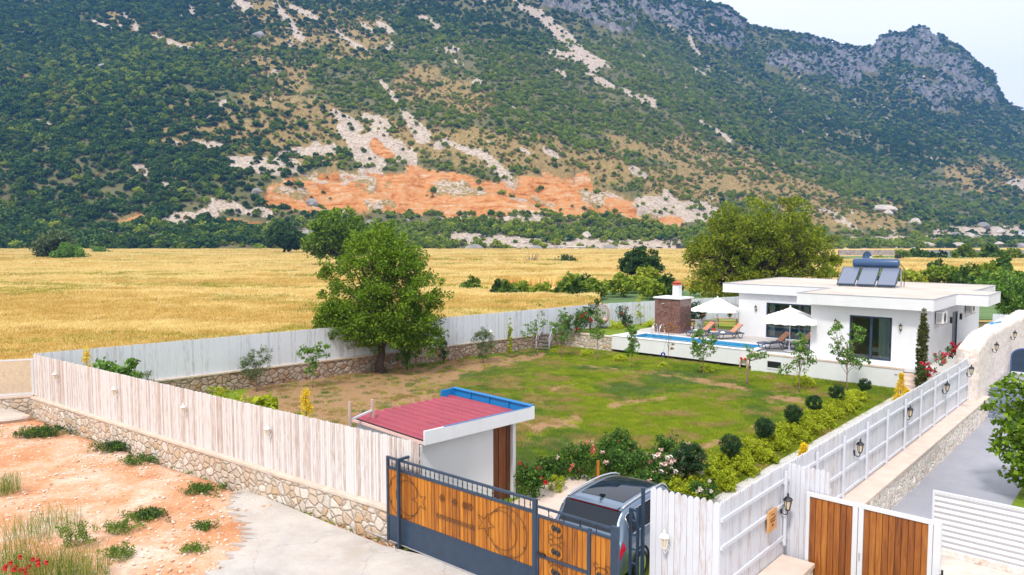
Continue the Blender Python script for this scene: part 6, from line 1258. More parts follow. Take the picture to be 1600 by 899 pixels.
# trees out in the fields
tree('dark_tree', 'tall dark tree in the wheat directly behind the big round tree', 'tree', (-35.8, 152, 0), [(0, 0, 8.9, 6.0, 5, 4.3), (-3.2, 0, 6.5, 4, 4, 3.4), (2.4, 0, 7.0, 4.2, 4, 4)], 0.55, M['leaf_big'], M['bark'], 240, 60, 0.62, 1.15, 7, limbs=14, z_fork=0.25)
tree('dark_tree', 'slim dark tree at the foot of the hill left of the big round tree', 'tree', (-77.6, 250, 0), [(0, 0, 8.0, 5.2, 4.5, 4.6), (2.5, 0, 6.6, 4.4, 4, 3.6)], 0.6, M['leaf_dark'], M['bark'], 170, 60, 0.8, 1.2, 9, limbs=12, z_fork=0.22)
tree('bushy_tree', 'wide bushy tree standing alone in the wheat at far left', 'tree', (-121, 196, 0), [(0, 0, 5.4, 5.2, 4, 3.8), (-1.5, 0, 3.2, 4.6, 4, 3)], 0.45, M['leaf_olive'], M['bark'], 170, 70, 0.7, 1.1, 11, limbs=12, z_fork=0.2)
shrub('bush', 'rounded green bush touching the right side of the wide bushy tree', 'bush', (-114.5, 190, 0), [(0, 0, 2.6, 4.2, 3.4, 2.7)], M['leaf_fruit'], 110, 60, 0.55, 0.9, 12)
tree('fig_tree', 'small dark leafy tree in the wheat above the marble cabin', 'tree', (19.4, 110.6, 0), [(0, 0, 4.0, 2.9, 2.6, 1.9), (-1.2, 0, 3.2, 2.1, 2, 1.3), (1.4, 0, 3.0, 2.0, 2, 1.2)], 0.22, M['leaf_dark'], M['bark'], 150, 70, 0.36, 0.62, 13, limbs=14, z_fork=0.3)
tree('willow_tree', 'very large yellow green tree behind the left end of the house', 'tree', (24.6, 73, 0), [(0.3, 0, 8.0, 5.6, 5, 3.7), (-3.2, 0, 6.0, 4.0, 4, 3.8), (4.0, 0, 5.6, 3.6, 4, 3.6), (0, 0, 4.0, 5.2, 4.5, 3.0), (-4.6, -1, 3.0, 2.6, 2.4, 1.9), (-6.3, 0, 6.3, 1.4, 1.5, 1.2)], 0.42, M['leaf_willow'], M['bark'], 640, 85, 0.30, 0.72, 15, limbs=40, z_fork=0.15, stems=3, aspect=0.4)
tree('dark_tree', 'green tree behind the tall limewashed wall at the right edge', 'tree', (41.5, 62, 0), [(0, 0, 3.0, 2.0, 2, 1.9), (2.0, 0, 2.2, 1.6, 1.5, 1.4)], 0.16, M['leaf_fruit'], M['bark'], 120, 60, 0.24, 0.5, 17, limbs=12)
tree('apricot_tree', 'round leaved apricot tree beside the grey driveway at the right edge', 'tree', (14.75, 20.6, 0.1), [(0.15, 0, 2.35, 1.25, 1.1, 1.35), (-0.2, -0.3, 1.3, 0.95, 0.9, 0.9), (0.6, 0, 3.0, 0.9, 0.8, 0.7), (0.5, -0.4, 0.7, 0.8, 0.7, 0.55)], 0.075, M['leaf_big'], M['bark_pale'], 210, 28, 0.135, 0.26, 19, limbs=16, aspect=0.85)
# young trees in the lawn
YT = 'young fruit trees in the lawn'
def young(name, label, px, py, h, ell, mat, nc, nl, leaf, cr, seed, tr=0.03, bark='bark_pale', **k): return tree(name, label, 'tree', at0(px, py), [tuple(x for x in e) for e in ell], tr, mat, M[bark], nc, nl, leaf, cr, seed, YT, **k)
young('olive_tree', 'bushy grey olive tree against the back wall, nearest the left fence', 401, 612, 2.2, [(0, 0, 1.45, 0.72, 0.7, 0.8), (-0.25, 0, 1.1, 0.6, 0.5, 0.5), (0.3, 0, 1.8, 0.4, 0.4, 0.45)], M['leaf_olive'], 70, 60, 0.085, 0.17, 21, 0.035, limbs=10, aspect=0.3)
young('fruit_tree', 'goblet shaped young tree between the grey olive and the big tree', 489, 606, 2.4, [(-0.35, 0, 1.75, 0.5, 0.5, 0.45), (0.45, 0, 1.85, 0.4, 0.5, 0.5), (0, 0, 1.1, 0.5, 0.5, 0.5)], M['leaf_fruit'], 44, 26, 0.12, 0.15, 22, 0.028, limbs=12)
young('olive_tree', 'rounded olive shrub at the edge of the lawn below the back fence', 755, 567, 2.2, [(0, 0, 1.15, 0.7, 0.7, 0.85), (-0.1, 0, 1.7, 0.4, 0.4, 0.45)], M['leaf_olive'], 70, 60, 0.09, 0.18, 23, 0.035, limbs=10, aspect=0.3)
young('column_conifer', 'slim yellow green column against the back fence', 797, 560, 2.5, [(0, 0, 1.6, 0.16, 0.16, 0.85), (0, 0, 0.7, 0.16, 0.16, 0.5)], M['leaf_lime'], 60, 40, 0.07, 0.08, 24, 0.03, limbs=6)
young('fruit_tree', 'sparse leaning fruit tree just left of the metal steps', 840, 556, 2.8, [(-0.55, 0, 1.6, 0.55, 0.5, 0.6), (0.1, 0, 2.2, 0.4, 0.4, 0.7), (0.1, 0, 2.9, 0.2, 0.2, 0.5)], M['leaf_fruit'], 40, 18, 0.11, 0.15, 25, 0.03, limbs=14)
young('fruit_tree', 'young fruit tree standing just right of the metal steps', 877, 560, 3.0, [(0, 0, 1.6, 0.62, 0.6, 0.55), (0.1, 0, 2.5, 0.3, 0.3, 0.7), (-0.4, 0, 2.0, 0.3, 0.3, 0.5)], M['leaf_fruit'], 52, 24, 0.12, 0.16, 26, 0.03, limbs=14)
young('fruit_tree', 'tall thin sapling at the left end of the white pool wall', 933, 565, 3.3, [(0, 0, 1.7, 0.42, 0.4, 0.6), (0.05, 0, 2.7, 0.35, 0.3, 0.6)], M['leaf_fruit'], 42, 24, 0.11, 0.15, 27, 0.025, limbs=12)
young('fruit_tree', 'narrow dense sapling before the left part of the pool wall', 987, 576, 2.6, [(0, 0, 1.2, 0.38, 0.35, 0.6), (0, 0, 2.1, 0.25, 0.25, 0.5)], M['leaf_fruit'], 48, 30, 0.11, 0.14, 28, 0.025, limbs=10)
young('bronze_sapling', 'thin sapling with bronze leaves in front of the pool', 1043, 582, 2.7, [(0, 0, 2.5, 0.45, 0.4, 0.3), (0.2, 0, 1.4, 0.15, 0.15, 0.4)], M['leaf_bronze'], 16, 22, 0.085, 0.12, 29, 0.022, limbs=8)
young('fruit_tree', 'full young fruit tree in front of the pool with lime dome behind it', 1099, 588, 2.8, [(0, 0, 1.5, 0.72, 0.6, 0.65), (0.35, 0, 2.1, 0.35, 0.3, 0.4), (-0.35, 0, 2.3, 0.3, 0.3, 0.5)], M['leaf_fruit'], 62, 24, 0.12, 0.16, 30, 0.03, limbs=14)
young('pruned_tree', 'pruned fruit tree with a stout brown trunk beside the coiled hose', 1166, 602, 1.9, [(0.25, 0, 1.5, 0.4, 0.35, 0.25), (0.8, 0, 1.55, 0.35, 0.3, 0.2), (0.1, 0, 1.9, 0.2, 0.2, 0.25)], M['leaf_fruit'], 24, 18, 0.11, 0.13, 31, 0.065, 'bark_pale', limbs=8, z_fork=0.6)
young('fruit_tree', 'young fruit tree in front of the low house wall left of the vent corner', 1249, 614, 3.0, [(0, 0, 1.7, 0.6, 0.5, 0.65), (-0.75, 0, 1.1, 0.35, 0.3, 0.25), (0.5, 0, 1.6, 0.35, 0.3, 0.4), (0, 0, 2.5, 0.3, 0.3, 0.4)], M['leaf_fruit'], 58, 20, 0.115, 0.16, 32, 0.03, limbs=16)
young('fruit_tree', 'tallest young fruit tree, in front of the glass door of the house', 1323, 612, 3.9, [(-0.1, 0, 1.9, 0.55, 0.5, 0.8), (0.5, 0, 1.5, 0.55, 0.4, 0.35), (0.35, 0, 2.8, 0.4, 0.4, 0.5), (-0.65, 0, 3.1, 0.3, 0.3, 0.6), (-0.5, 0, 2.3, 0.4, 0.3, 0.6)], M['leaf_fruit'], 84, 22, 0.115, 0.15, 33, 0.032, limbs=22)
p_ = at0(1035, 582); t_ = thing('blue_ring', 'small dark blue ring hanging from the bronze sapling', 'ring', (p_[0], p_[1] - 0.1, 1.02)); b = MB(); b.tube([(0.09 * math.cos(a), 0, 0.09 * math.sin(a)) for a in [k * math.pi / 9 for k in range(18)]], 0.04, 8, closed=True); b.build('ring', plain('blue_plastic', (0.02, 0.03, 0.3), 0.3), t_, smooth=True); b = MB(); b.tube([(0, 0, 0.09), (0.1, 0.05, 0.5), (0.2, 0.1, 0.75)], 0.006, 4); b.build('string', M['black'], t_)
# lime domes at the foot of the pool wall
for lb, px, py, s in (('lime dome in front of the short rubble wall', 916, 558, 0.8), ('lime dome between the thin sapling and the narrow sapling', 969, 565, 0.75), ('smallest lime dome, beside the bronze sapling', 1036, 575, 0.5), ('lime dome behind the full young tree at the pool', 1103, 583, 0.8), ('wide lime dome at the foot of the low house wall', 1256, 604, 0.95), ('tiny lime tuft beside the metal steps', 864, 552, 0.45), ('lime dome at the end of the hedge by the house', 1338, 628, 0.9)):
    shrub('lime_shrub', lb, 'shrub', at0(px, py), [(0, 0, 0.20 * s, 0.58 * s, 0.56 * s, 0.42 * s)], M['leaf_dome'], 70, 75, 0.06, 0.09 * s, int(px), 'lime green domes in the lawn')
# clipped balls on stems
rng0 = np.random.default_rng(3); ce = clumps(rng0, [(0, 0, 0, 0.33, 0.33, 0.30)], 60, 0.75); bv = leafquads(rng0, ce, np.full(60, 0.09), 75, 0.055, 0.3, 0.4)
def ball(label, u, v, s=1.0, hh=1.0, first=[None]):
    u += 0.12
    q = HF.w(u, v, 0.0)
    if first[0]: return dup(first[0], q, random.Random(u * v).uniform(0, 6), label, s)
    t_ = thing('topiary_ball', label, 'topiary', q, 0, 'clipped balls on stems along the hedge'); first[0] = t_
    o = quadobj('crown', bv + np.array([0, 0, 0.86]), M['leaf_topiary'], t_); b = MB(); b.tube([(0, 0, 0), (0.015, 0, 0.4), (0, 0, 0.8)], [0.025, 0.02, 0.02], 6); b.build('stem', M['bark_pale'], t_); return t_
for lb, u, v, s in (('clipped ball on a stem closest to the roses', -0.35, -17.4, 1.05), ('second clipped ball from the roses', -0.45, -14.55, 1.0), ('third clipped ball from the roses', -0.55, -11.7, 0.97), ('fourth clipped ball from the roses', -0.65, -9.2, 0.92), ('fifth clipped ball from the roses', -0.6, -6.7, 0.95), ('clipped ball closest to the house', -0.35, -3.7, 0.85)): ball(lb, u, v, s)
ball('big dark clipped ball growing among the white roses', -0.3, -20.1, 1.25)
# lime hedge
k = 0; v = -21.6
rgh = random.Random(6)
names = ['at the road end', 'second from the road end', 'third from the road end', 'fourth from the road end', 'fifth from the road end', 'sixth from the road end', 'seventh from the road end', 'eighth from the road end', 'ninth from the road end', 'tenth from the road end', 'eleventh from the road end']
for k in range(11):
    s = 1.12 - 0.032 * k; v += 0.78 * s; u = 0.12 + rgh.uniform(-0.08, 0.08) - 0.02 * k; q = HF.w(u - 0.26, v, 0)
    shrub('hedge_shrub', 'lime hedge mound beside the fence path, ' + names[k], 'hedge shrub', (q.x, q.y, 0), [(-0.2 * s, -0.05, 0.26, 0.56 * s, 0.60 * s, 0.36 * s), (0.22 * s, 0.30 * s, 0.22, 0.50 * s, 0.52 * s, 0.33 * s), (0.2 * s, -0.35 * s, 0.2, 0.46 * s, 0.46 * s, 0.30 * s)], M['leaf_lime'], 190, 75, 0.062, 0.11, 60 + k, 'lime green hedge mounds', aspect=0.7); v += 0.78 * s
# gold conifers
def gold(label, loc, h, r, seed, cat='conifer'):
    rng_ = np.random.default_rng(seed); n = 60; z = rng_.random(n); a = rng_.random(n) * 6.28; rr_ = r * (1 - z) * (0.55 + 0.45 * rng_.random(n)); ce_ = np.stack([rr_ * np.cos(a), rr_ * np.sin(a), 0.1 + z * h], 1)
    t_ = thing('gold_conifer', label, cat, loc, 0, 'golden conifers'); quadobj('crown', leafquads(rng_, ce_, np.full(n, 0.06 + r * 0.14), 45, 0.075, 0.5, 0.35), M['leaf_gold'], t_); b = MB(); b.tube([(0, 0, 0), (0, 0, h)], [0.03, 0.008], 6); b.build('trunk', M['bark'], t_)
gold('golden conifer peeping over the whitewashed fence near the shed', (-6.55, 23.1, 0), 2.55, 0.62, 1)
gold('yellow green conifer peeping over the fence near the lattice corner', (-17.55, 30.1, 0), 2.85, 0.5, 2)
q = HF.w(1.55, -15.9); gold('small golden conifer on the path side of the hedge', (q.x, q.y, 0.05), 0.75, 0.3, 3); q = HF.w(1.25, -3.6); gold('golden conifer at the house end of the fence path', (q.x, q.y, 0.05), 1.25, 0.35, 4); q = HF.w(1.7, -4.4); gold('low golden conifer leaning over the fence path', (q.x, q.y, 0.05), 0.7, 0.42, 5)
# plants over the front fence
FG = 'plants peeping over the whitewashed fence'
shrub('fig_shrub', 'left of two big leaved shrubs over the fence near the corner', 'shrub', (-16.5, 29.6, 0), [(0, 0, 2.1, 0.45, 0.4, 0.6), (0.3, 0, 1.3, 0.5, 0.4, 0.6)], M['leaf_fruit'], 34, 22, 0.2, 0.2, 71, FG, 0.03, aspect=0.7)
shrub('fig_shrub', 'right of two big leaved shrubs over the fence near the corner', 'shrub', (-15.4, 29.0, 0), [(0, 0, 2.1, 0.5, 0.4, 0.6), (0.3, 0, 1.3, 0.5, 0.4, 0.6)], M['leaf_fruit'], 34, 22, 0.2, 0.2, 72, FG, 0.03, aspect=0.7)
shrub('olive_shrub', 'small grey shrub over the fence right of the big leaved shrubs', 'shrub', (-14.6, 28.8, 0), [(0, 0, 1.6, 0.5, 0.4, 0.6)], M['leaf_olive'], 30, 50, 0.08, 0.18, 73, FG, 0.02, aspect=0.3)
shrub('yellow_shrub', 'yellow green shrub over the fence below the grey olive, left one', 'shrub', (-10.9, 27.0, 0), [(0, 0, 1.4, 0.5, 0.4, 0.55)], M['leaf_lime'], 26, 40, 0.09, 0.17, 74, FG, 0.02)
shrub('yellow_shrub', 'yellow green shrub over the fence below the grey olive, right one', 'shrub', (-9.8, 26.5, 0), [(0, 0, 1.35, 0.45, 0.4, 0.5)], M['leaf_lime'], 22, 40, 0.09, 0.17, 75, FG, 0.02)
shrub('broadleaf_shrub', 'bright broad leaved shrub over the fence between lanterns', 'shrub', (-8.4, 25.2, 0), [(0, 0, 1.6, 0.5, 0.4, 0.55), (-0.5, 0, 1.4, 0.4, 0.4, 0.3)], M['leaf_lime'], 26, 16, 0.26, 0.2, 76, FG, 0.02, aspect=0.5)
shrub('climber', 'narrow green climber against the back wall right of the big tree', 'shrub', at0(693, 568), [(0, 0, 0.7, 0.25, 0.2, 0.6), (0, 0, 1.3, 0.18, 0.2, 0.3)], M['leaf_rose'], 26, 34, 0.1, 0.13, 77)
# cypress by the steps
tree('cypress', 'tall narrow cypress at the right front corner of the house', 'tree', HF.w(1.62, -1.7), [(0, 0, 2.1, 0.24, 0.24, 1.7), (0, 0, 1.0, 0.26, 0.26, 0.9), (0, 0, 3.0, 0.18, 0.18, 0.9), (0, 0, 3.8, 0.08, 0.08, 0.4)], 0.05, M['leaf_cypress'], M['bark'], 420, 60, 0.075, 0.085, 41, limbs=8, aspect=0.35)
# roses behind the car
RG = 'rose bushes behind the silver car'
def rose(label, px, py, w_, h, fl, seed, mat='leaf_rose', fs=0.06, nc=60):
    return shrub('rose_bush', label, 'rose bush', at0(px, py), [(0, 0, h * 0.45, w_, w_ * 0.7, h * 0.45), (w_ * 0.3, 0, h * 0.7, w_ * 0.5, w_ * 0.4, h * 0.3), (-w_ * 0.4, 0, h * 0.6, w_ * 0.45, w_ * 0.4, h * 0.35)], M[mat], nc, 34, 0.085, 0.16, seed, RG, 0.015, M['bark'], fl, fl=fs)
rose('low rose bush with dark red flowers beside the shed post', 832, 778, 0.55, 0.95, [('petal_red', 6)], 81)
shrub('lime_shrub', 'small lime dome between red roses and the car pad', 'shrub', at0(871, 768), [(0, 0, 0.2, 0.32, 0.3, 0.28)], M['leaf_lime'], 24, 60, 0.05, 0.1, 82, RG)
rose('tall rose bush with salmon flowers left of the wooden stake', 905, 752, 0.6, 1.35, [('petal_salmon', 8)], 83)
rose('leafy rose bush without open flowers behind the stake', 955, 748, 0.6, 1.05, [('petal_blush', 2)], 84); rose('rose bush with one deep pink flower', 1000, 755, 0.55, 1.0, [('petal_pink', 1), ('petal_blush', 2), ('petal_white', 3)], 85)
rose('rose bush crowded with white and blush flowers', 1038, 768, 0.6, 1.2, [('petal_white', 14), ('petal_blush', 12)], 86, fs=0.075); rose('tall rose bush with blush flowers at its top right', 1072, 765, 0.6, 1.5, [('petal_white', 10), ('petal_blush', 12)], 87, fs=0.075)
rose('low white rose bush between the car roof and the lime hedge', 1098, 792, 0.4, 0.8, [('petal_white', 9)], 88, nc=34); rose('rose bush with a coral flower in front of dark irises', 982, 735, 0.45, 0.9, [('petal_salmon', 3)], 89)
rose('tall leafy bush with orange buds right of the stake', 962, 722, 0.7, 1.1, [('petal_salmon', 2)], 93); rose('dark leafy bush with pale buds behind the white roses', 1045, 738, 0.6, 1.3, [('petal_blush', 3)], 94)
rose('loose rose bush with pale buds beside the shed post', 862, 752, 0.5, 0.8, [('petal_blush', 3)], 95)
rose('rose bush with soft pink blooms filling the gap behind the car roof', 1015, 775, 0.5, 0.8, [('petal_blush', 4)], 90)
p_ = at0(934, 758); t_ = thing('wooden_stake', 'short orange brown wooden stake among the roses', 'stake', p_); boxpart('stake', M['gatewood'], t_, (-0.04, 0.04, -0.04, 0.04, -0.05, 0.75))
p_ = at0(985, 722); t_ = thing('iris_clump', 'clump of dark upright iris leaves behind the roses', 'plant', p_); o = blades(91, 160, 0.5, 0.5, 0.03, M['leaf_topiary'], 0.3, head=False); o.name = 'leaves'; C.objects.link(o); o.parent = t_
q = HF.w(1.3, -21.9); shrub('poppy_plant', 'small red flower at the road end of the lime hedge', 'plant', (q.x, q.y, 0.05), [(0, 0, 0.2, 0.15, 0.15, 0.2)], M['leaf_rose'], 8, 20, 0.06, 0.08, 92, None, 0.0, None, [('petal_red', 4)], fl=0.05)
# bougainvillea and geraniums along the side walk
SG = 'crimson flowering plants beside the house walk'
for i, (lb, px, py, z) in enumerate((('crimson flowering plant nearest the garden steps', 1450, 562, 1.3), ('crimson flowering plant in the middle of the side walk', 1470, 546, 1.5), ('crimson flowering plant nearest the side door', 1489, 536, 1.5), ('crimson flowers just before the limewashed wall', 1497, 530, 1.6))):
    v_, z_ = HF.onu(px, py, 3.0); q = HF.w(3.0, v_, max(1.06, z_ - 0.7)); shrub('bougainvillea', lb, 'flowering plant', q, [(0, 0, 0.3, 0.3, 0.3, 0.3)], M['leaf_rose'], 14, 22, 0.07, 0.11, 100 + i, SG, 0, None, [('petal_crimson', 12)], fl=0.06)
q = HF.w(2.6, -4.3); shrub('geranium', 'small red geraniums on the fence path near the golden conifer', 'flowering plant', (q.x, q.y, 0.05), [(0, 0, 0.15, 0.3, 0.3, 0.15)], M['leaf_rose'], 10, 20, 0.06, 0.09, 110, None, 0, None, [('petal_crimson', 8)], fl=0.055)
# upper garden
shrub('rose_bush', 'large dark rose bush with red flowers left of the hanging chair', 'rose bush', at0(900, 521, 1.0), [(0, 0, 0.7, 1.1, 0.7, 0.6), (-0.8, 0, 0.6, 0.6, 0.5, 0.5), (0.6, 0, 1.1, 0.5, 0.5, 0.5)], M['leaf_rose'], 90, 36, 0.1, 0.2, 121, None, 0.02, None, [('petal_red', 14)], fl=0.09)
shrub('climbing_rose', 'tall leafy climber arching behind the hanging chair', 'shrub', at0(922, 517, 1.0), [(0, 0, 1.3, 0.5, 0.4, 0.6), (0.4, 0, 2.1, 0.5, 0.3, 0.35), (-0.6, 0, 0.9, 0.5, 0.4, 0.6)], M['leaf_dark'], 50, 34, 0.12, 0.2, 122, None, 0.02)
shrub('rose_bush', 'dark reddish shrub against the fence right of the hanging chair', 'rose bush', at0(972, 512, 1.0), [(0, 0, 0.9, 0.45, 0.4, 0.8), (0.3, 0, 0.5, 0.5, 0.4, 0.4)], M['leaf_dark'], 50, 36, 0.1, 0.18, 123, None, 0.02, None, [('petal_crimson', 5)], fl=0.07)
tree('fruit_tree', 'pale sapling against the fence left of the marble cabin', 'tree', at0(1001, 509, 1.0), [(0, 0, 1.7, 0.35, 0.3, 0.5), (0, 0, 0.9, 0.3, 0.3, 0.3)], 0.025, M['leaf_lime'], M['bark_pale'], 22, 20, 0.1, 0.14, 124, limbs=8)
for i, (lb, px, py, s) in enumerate((('lime shrub on the upper lawn right of the hanging chair', 962, 514, 0.9), ('lime shrub on the upper lawn beside the marble cabin', 1016, 511, 0.9))): shrub('lime_shrub', lb, 'shrub', at0(px, py, 1.0), [(0, 0, 0.25, 0.6 * s, 0.5, 0.4 * s)], M['leaf_dome'], 30, 50, 0.08, 0.15, 130 + i)
shrub('oleander', 'dark bush between the marble cabin and the far parasol', 'shrub', at0(1089, 511, 1.0), [(0, 0, 1.1, 0.7, 0.5, 0.75)], M['leaf_topiary'], 60, 36, 0.13, 0.2, 135, None, 0.03)
for lb, px, py, mt in (('orange flower pot on the left picnic table', 1096, 509, 'petal_salmon'), ('yellow flower pot on the right picnic table', 1139, 506, 'leaf_gold')):
    p_ = P(px, py + 8, 1.0); q = (p_.x, p_.y, 1.74); shrub('flower_pot', lb, 'flower pot', q, [(0, 0, 0.28, 0.2, 0.2, 0.14)], M['leaf_rose'], 10, 20, 0.08, 0.09, 140, None, 0.01, None, [(mt if mt.startswith('petal') else 'petal_salmon', 8)], fl=0.07)
    pot = bpy.context.scene.objects[-1].parent if False else None
# weeds in the yard
WG = 'weeds growing in the dirt yard'
def weed(label, px, py, w_, h, n, seed, mats=('weed',), flw=None, dens_=1.0, low=False):
    p_ = at0(px, py); t_ = thing('weed_clump', label, 'weed', p_, 0, WG); rng_ = np.random.default_rng(seed)
    for i, mt in enumerate(mats):
        if low:
            ce_ = np.stack([rng_.normal(size=n) * w_ * .45, rng_.normal(size=n) * w_ * .3, rng_.random(n) * h * .7 + 0.03], 1); o = quadobj('leaves', np.maximum(leafquads(rng_, ce_, np.full(n, 0.10), 26, 0.06, 0.2, 0.45), np.array([-99, -99, 0.0])), M[mt], t_)
        else: o = blades(seed + i, n if mt != 'dry_grass' else n // 5, w_, h, 0.016, M[mt], 0.55, head=False); o.name = 'blades'; C.objects.link(o); o.parent = t_
    if flw:
        fv = leafquads(rng_, [(0, 0, 0)], [0.045], 24, 0.06, 0.5, 0.9, 0.3); src = quadobj('flower', fv, M[flw[0]], t_)
        for i in range(flw[1]):
            f = src if i == 0 else src.copy()
            if i: C.objects.link(f); f.parent = t_
            f.location = (rng_.normal() * w_ * .35, -w_ * .55 + rng_.normal() * w_ * .2, h * (0.55 + .45 * rng_.random()))
    return t_
weed('tall wild grass with red poppies at the lower left', 58, 905, 0.8, 0.62, 420, 200, ('weed', 'dry_grass'), ('petal_red', 16)); weed('tall wild grass clump right of the red poppies', 118, 912, 0.7, 0.68, 460, 202, ('weed', 'dry_grass'))
weed('leafy thistle like weed above the poppies', 118, 852, 0.45, 0.75, 44, 204, ('weed',), None, low=True); weed('wild grass clump in the lower left corner', 8, 890, 0.6, 0.6, 300, 205, ('weed', 'dry_grass')); weed('sparse straw coloured grass behind the poppies', 70, 830, 0.9, 0.5, 350, 207, ('dry_grass', 'weed'))
weed('straw coloured grass at the left edge above the poppies', 8, 770, 0.4, 0.55, 260, 209, ('dry_grass', 'weed')); weed('dark low weeds under the wall near the white boulder', 66, 680, 0.95, 0.35, 110, 210, ('leaf_topiary', 'weed'), None, low=True)
weed('dark low weeds along the wall below the second lantern', 190, 702, 0.8, 0.3, 90, 211, ('leaf_rose', 'leaf_topiary'), None, low=True); weed('small weeds spreading from the wall onto the dirt', 218, 722, 0.7, 0.18, 60, 212, ('leaf_rose',), None, low=True)
weed('dark creeping weed beside the concrete edge', 316, 768, 0.6, 0.16, 60, 213, ('leaf_rose',), None, low=True); weed('flat dark weed in the middle of the dirt yard', 228, 808, 0.5, 0.14, 50, 214, ('leaf_topiary', 'weed'), None, low=True)
weed('small flat weed at the lower edge of the yard near concrete', 322, 825, 0.35, 0.1, 24, 215, ('leaf_rose',), None, low=True); weed('light green weed right of the poppy grass', 185, 830, 0.5, 0.25, 36, 216, ('weed',), None, low=True); weed('small weed near the bottom by the pale stones', 305, 860, 0.35, 0.08, 22, 217, ('weed',), None, low=True); weed('low green plant below the wild grass clump', 190, 868, 0.45, 0.22, 34, 218, ('weed',), None, low=True)
# ================================================================== beyond the garden
def hit(px, py):
    """where the sight line meets the hillside"""
    lo_ = None
    for k in range(1, 2000):
        Y = 330 + k * 1.0; q = PD(px, py, Y)
        if terr(np.array([q.x]), np.array([Y]))[0] >= q.z: return Vector((q.x, Y, terr(np.array([q.x]), np.array([Y]))[0]))
    return PD(px, py, 400)
BO = 'boulders at the foot of the mountain'
protb = [stone_mesh('boulder', 300 + i, M['boulder'] if i % 2 else M['boulder_w'], sub=3, sc=(1, 0.9, 0.62 if i != 2 else 0.35), amp=0.8) for i in range(5)]
BL = [(486, 317, 9, 1, 'rounded grey boulder at the left end of the orange cut'), (444, 323, 5, 0, 'small boulder left of the rounded grey boulder'), (160, 106, 10, 1, 'grey boulder high on the dark slope at upper left'), (404, 54, 10, 3, 'pale flat boulder near the top of the slope'), (401, 300, 8, 1, 'pale rock face at the left tip of the orange cut'), (742, 397, 18, 3, 'long flat pale boulder at the wheat edge, centre'), (484, 366, 12, 1, 'tall grey boulder behind the slim dark tree'), (578, 350, 8, 1, 'grey boulder top showing over the big round tree, left'), (601, 358, 9, 3, 'pointed grey boulder over the big round tree, right'), (838, 399, 14, 1, 'pale boulder at the wheat edge left of the hut'), (953, 391, 14, 1, 'large grey boulder just right of the hut'), (918, 367, 8, 0, 'pale boulder above the hut'), (888, 374, 7, 1, 'darker boulder above and left of the hut'), (1082, 384, 12, 0, 'pale boulders heap behind the excavator'), (925, 397, 8, 1, 'low boulder between hut and large grey boulder'), (862, 395, 7, 3, 'low grey rock left of the hut'),
 (975, 366, 6, 2, 'small white rock right of the pale boulder above the hut'), (1030, 384, 8, 2, 'pale rock left of the excavator'), (1383, 323, 20, 2, 'wide flat rock slab on the right slope'), (1388, 333, 8, 0, 'white rock under the wide flat slab'), (1432, 347, 11, 0, 'pale boulder on the lower right slope'), (1538, 353, 9, 1, 'left of two pale boulders near the right edge'), (1561, 360, 10, 0, 'right of two pale boulders near the right edge'), (1515, 371, 12, 0, 'big tan boulder among rubble at lower right slope'), (1528, 372, 7, 1, 'boulder leaning on the big tan boulder'), (1495, 366, 7, 3, 'low rock left of the big tan boulder'), (1448, 380, 14, 2, 'long low pale rock above the far wall'), (1500, 381, 14, 2, 'long white rock ledge above the far wall'), (1560, 379, 12, 2, 'low white rocks above the far wall near right edge'), (1322, 388, 6, 2, 'pale rock right of the huge yellow green tree'), (1108, 392, 7, 2, 'pale rock left of the huge yellow green tree'), (560, 375, 7, 2, 'pale rock left of the big round tree top'), (230, 385, 8, 2, 'pale rock near the far left trees'), (302, 404, 4, 2, 'small pale rock in the wheat'), (1597, 384, 7, 1, 'rock at the right edge above the far wall')]
for px, py, r, k, lb in BL:
    h_ = hit(px, py + r * 0.4); s = r * h_.y / 1150 * 1.15; o = protb[k].copy(); C.objects.link(o); o.name = 'boulder'; o.location = (h_.x, h_.y + s * 0.3, h_.z + s * 0.12); o.scale = (s, s, s * (1.25 if k != 2 else 1.0)); o.rotation_euler = (0, 0, px * 0.7); tag(o, lb, 'boulder', BO)
p_ = P(14, 662, 0); o = protb[0].copy(); C.objects.link(o); o.name = 'boulder'; o.location = (p_.x - 0.6, p_.y + 0.3, 0.15); o.scale = (1.35, 0.6, 0.6); o.rotation_euler = (0.05, 0, 0.35); tag(o, 'long white boulder lying in the yard below the lattice fence', 'boulder')
# rubble strewn along the foot
rng = np.random.default_rng(12); N = 9000; PXr = -50 + 1750 * rng.random(N); Yr = np.interp(PXr, KP, KY0) + 6 + 75 * rng.random(N) ** 1.6; Xr = (PXr - 800) / FNX * Yr; zr = terr(Xr, Yr); kp = fbm(Xr / 14, Yr / 9, 3, 90) > 0.56
Xr, Yr, zr = Xr[kp], Yr[kp], zr[kp]; n = len(Xr); scatter('hill_rubble', np.stack([Xr, Yr, zr], 1), 0.25 + 1.3 * rng.random(n) ** 4, rng.random(n) * 6.28, rng.integers(0, 4, n), [stone_mesh('rubble', 400 + i, M['boulder_w'] if i % 2 else M['boulder'], sub=1) for i in range(4)])
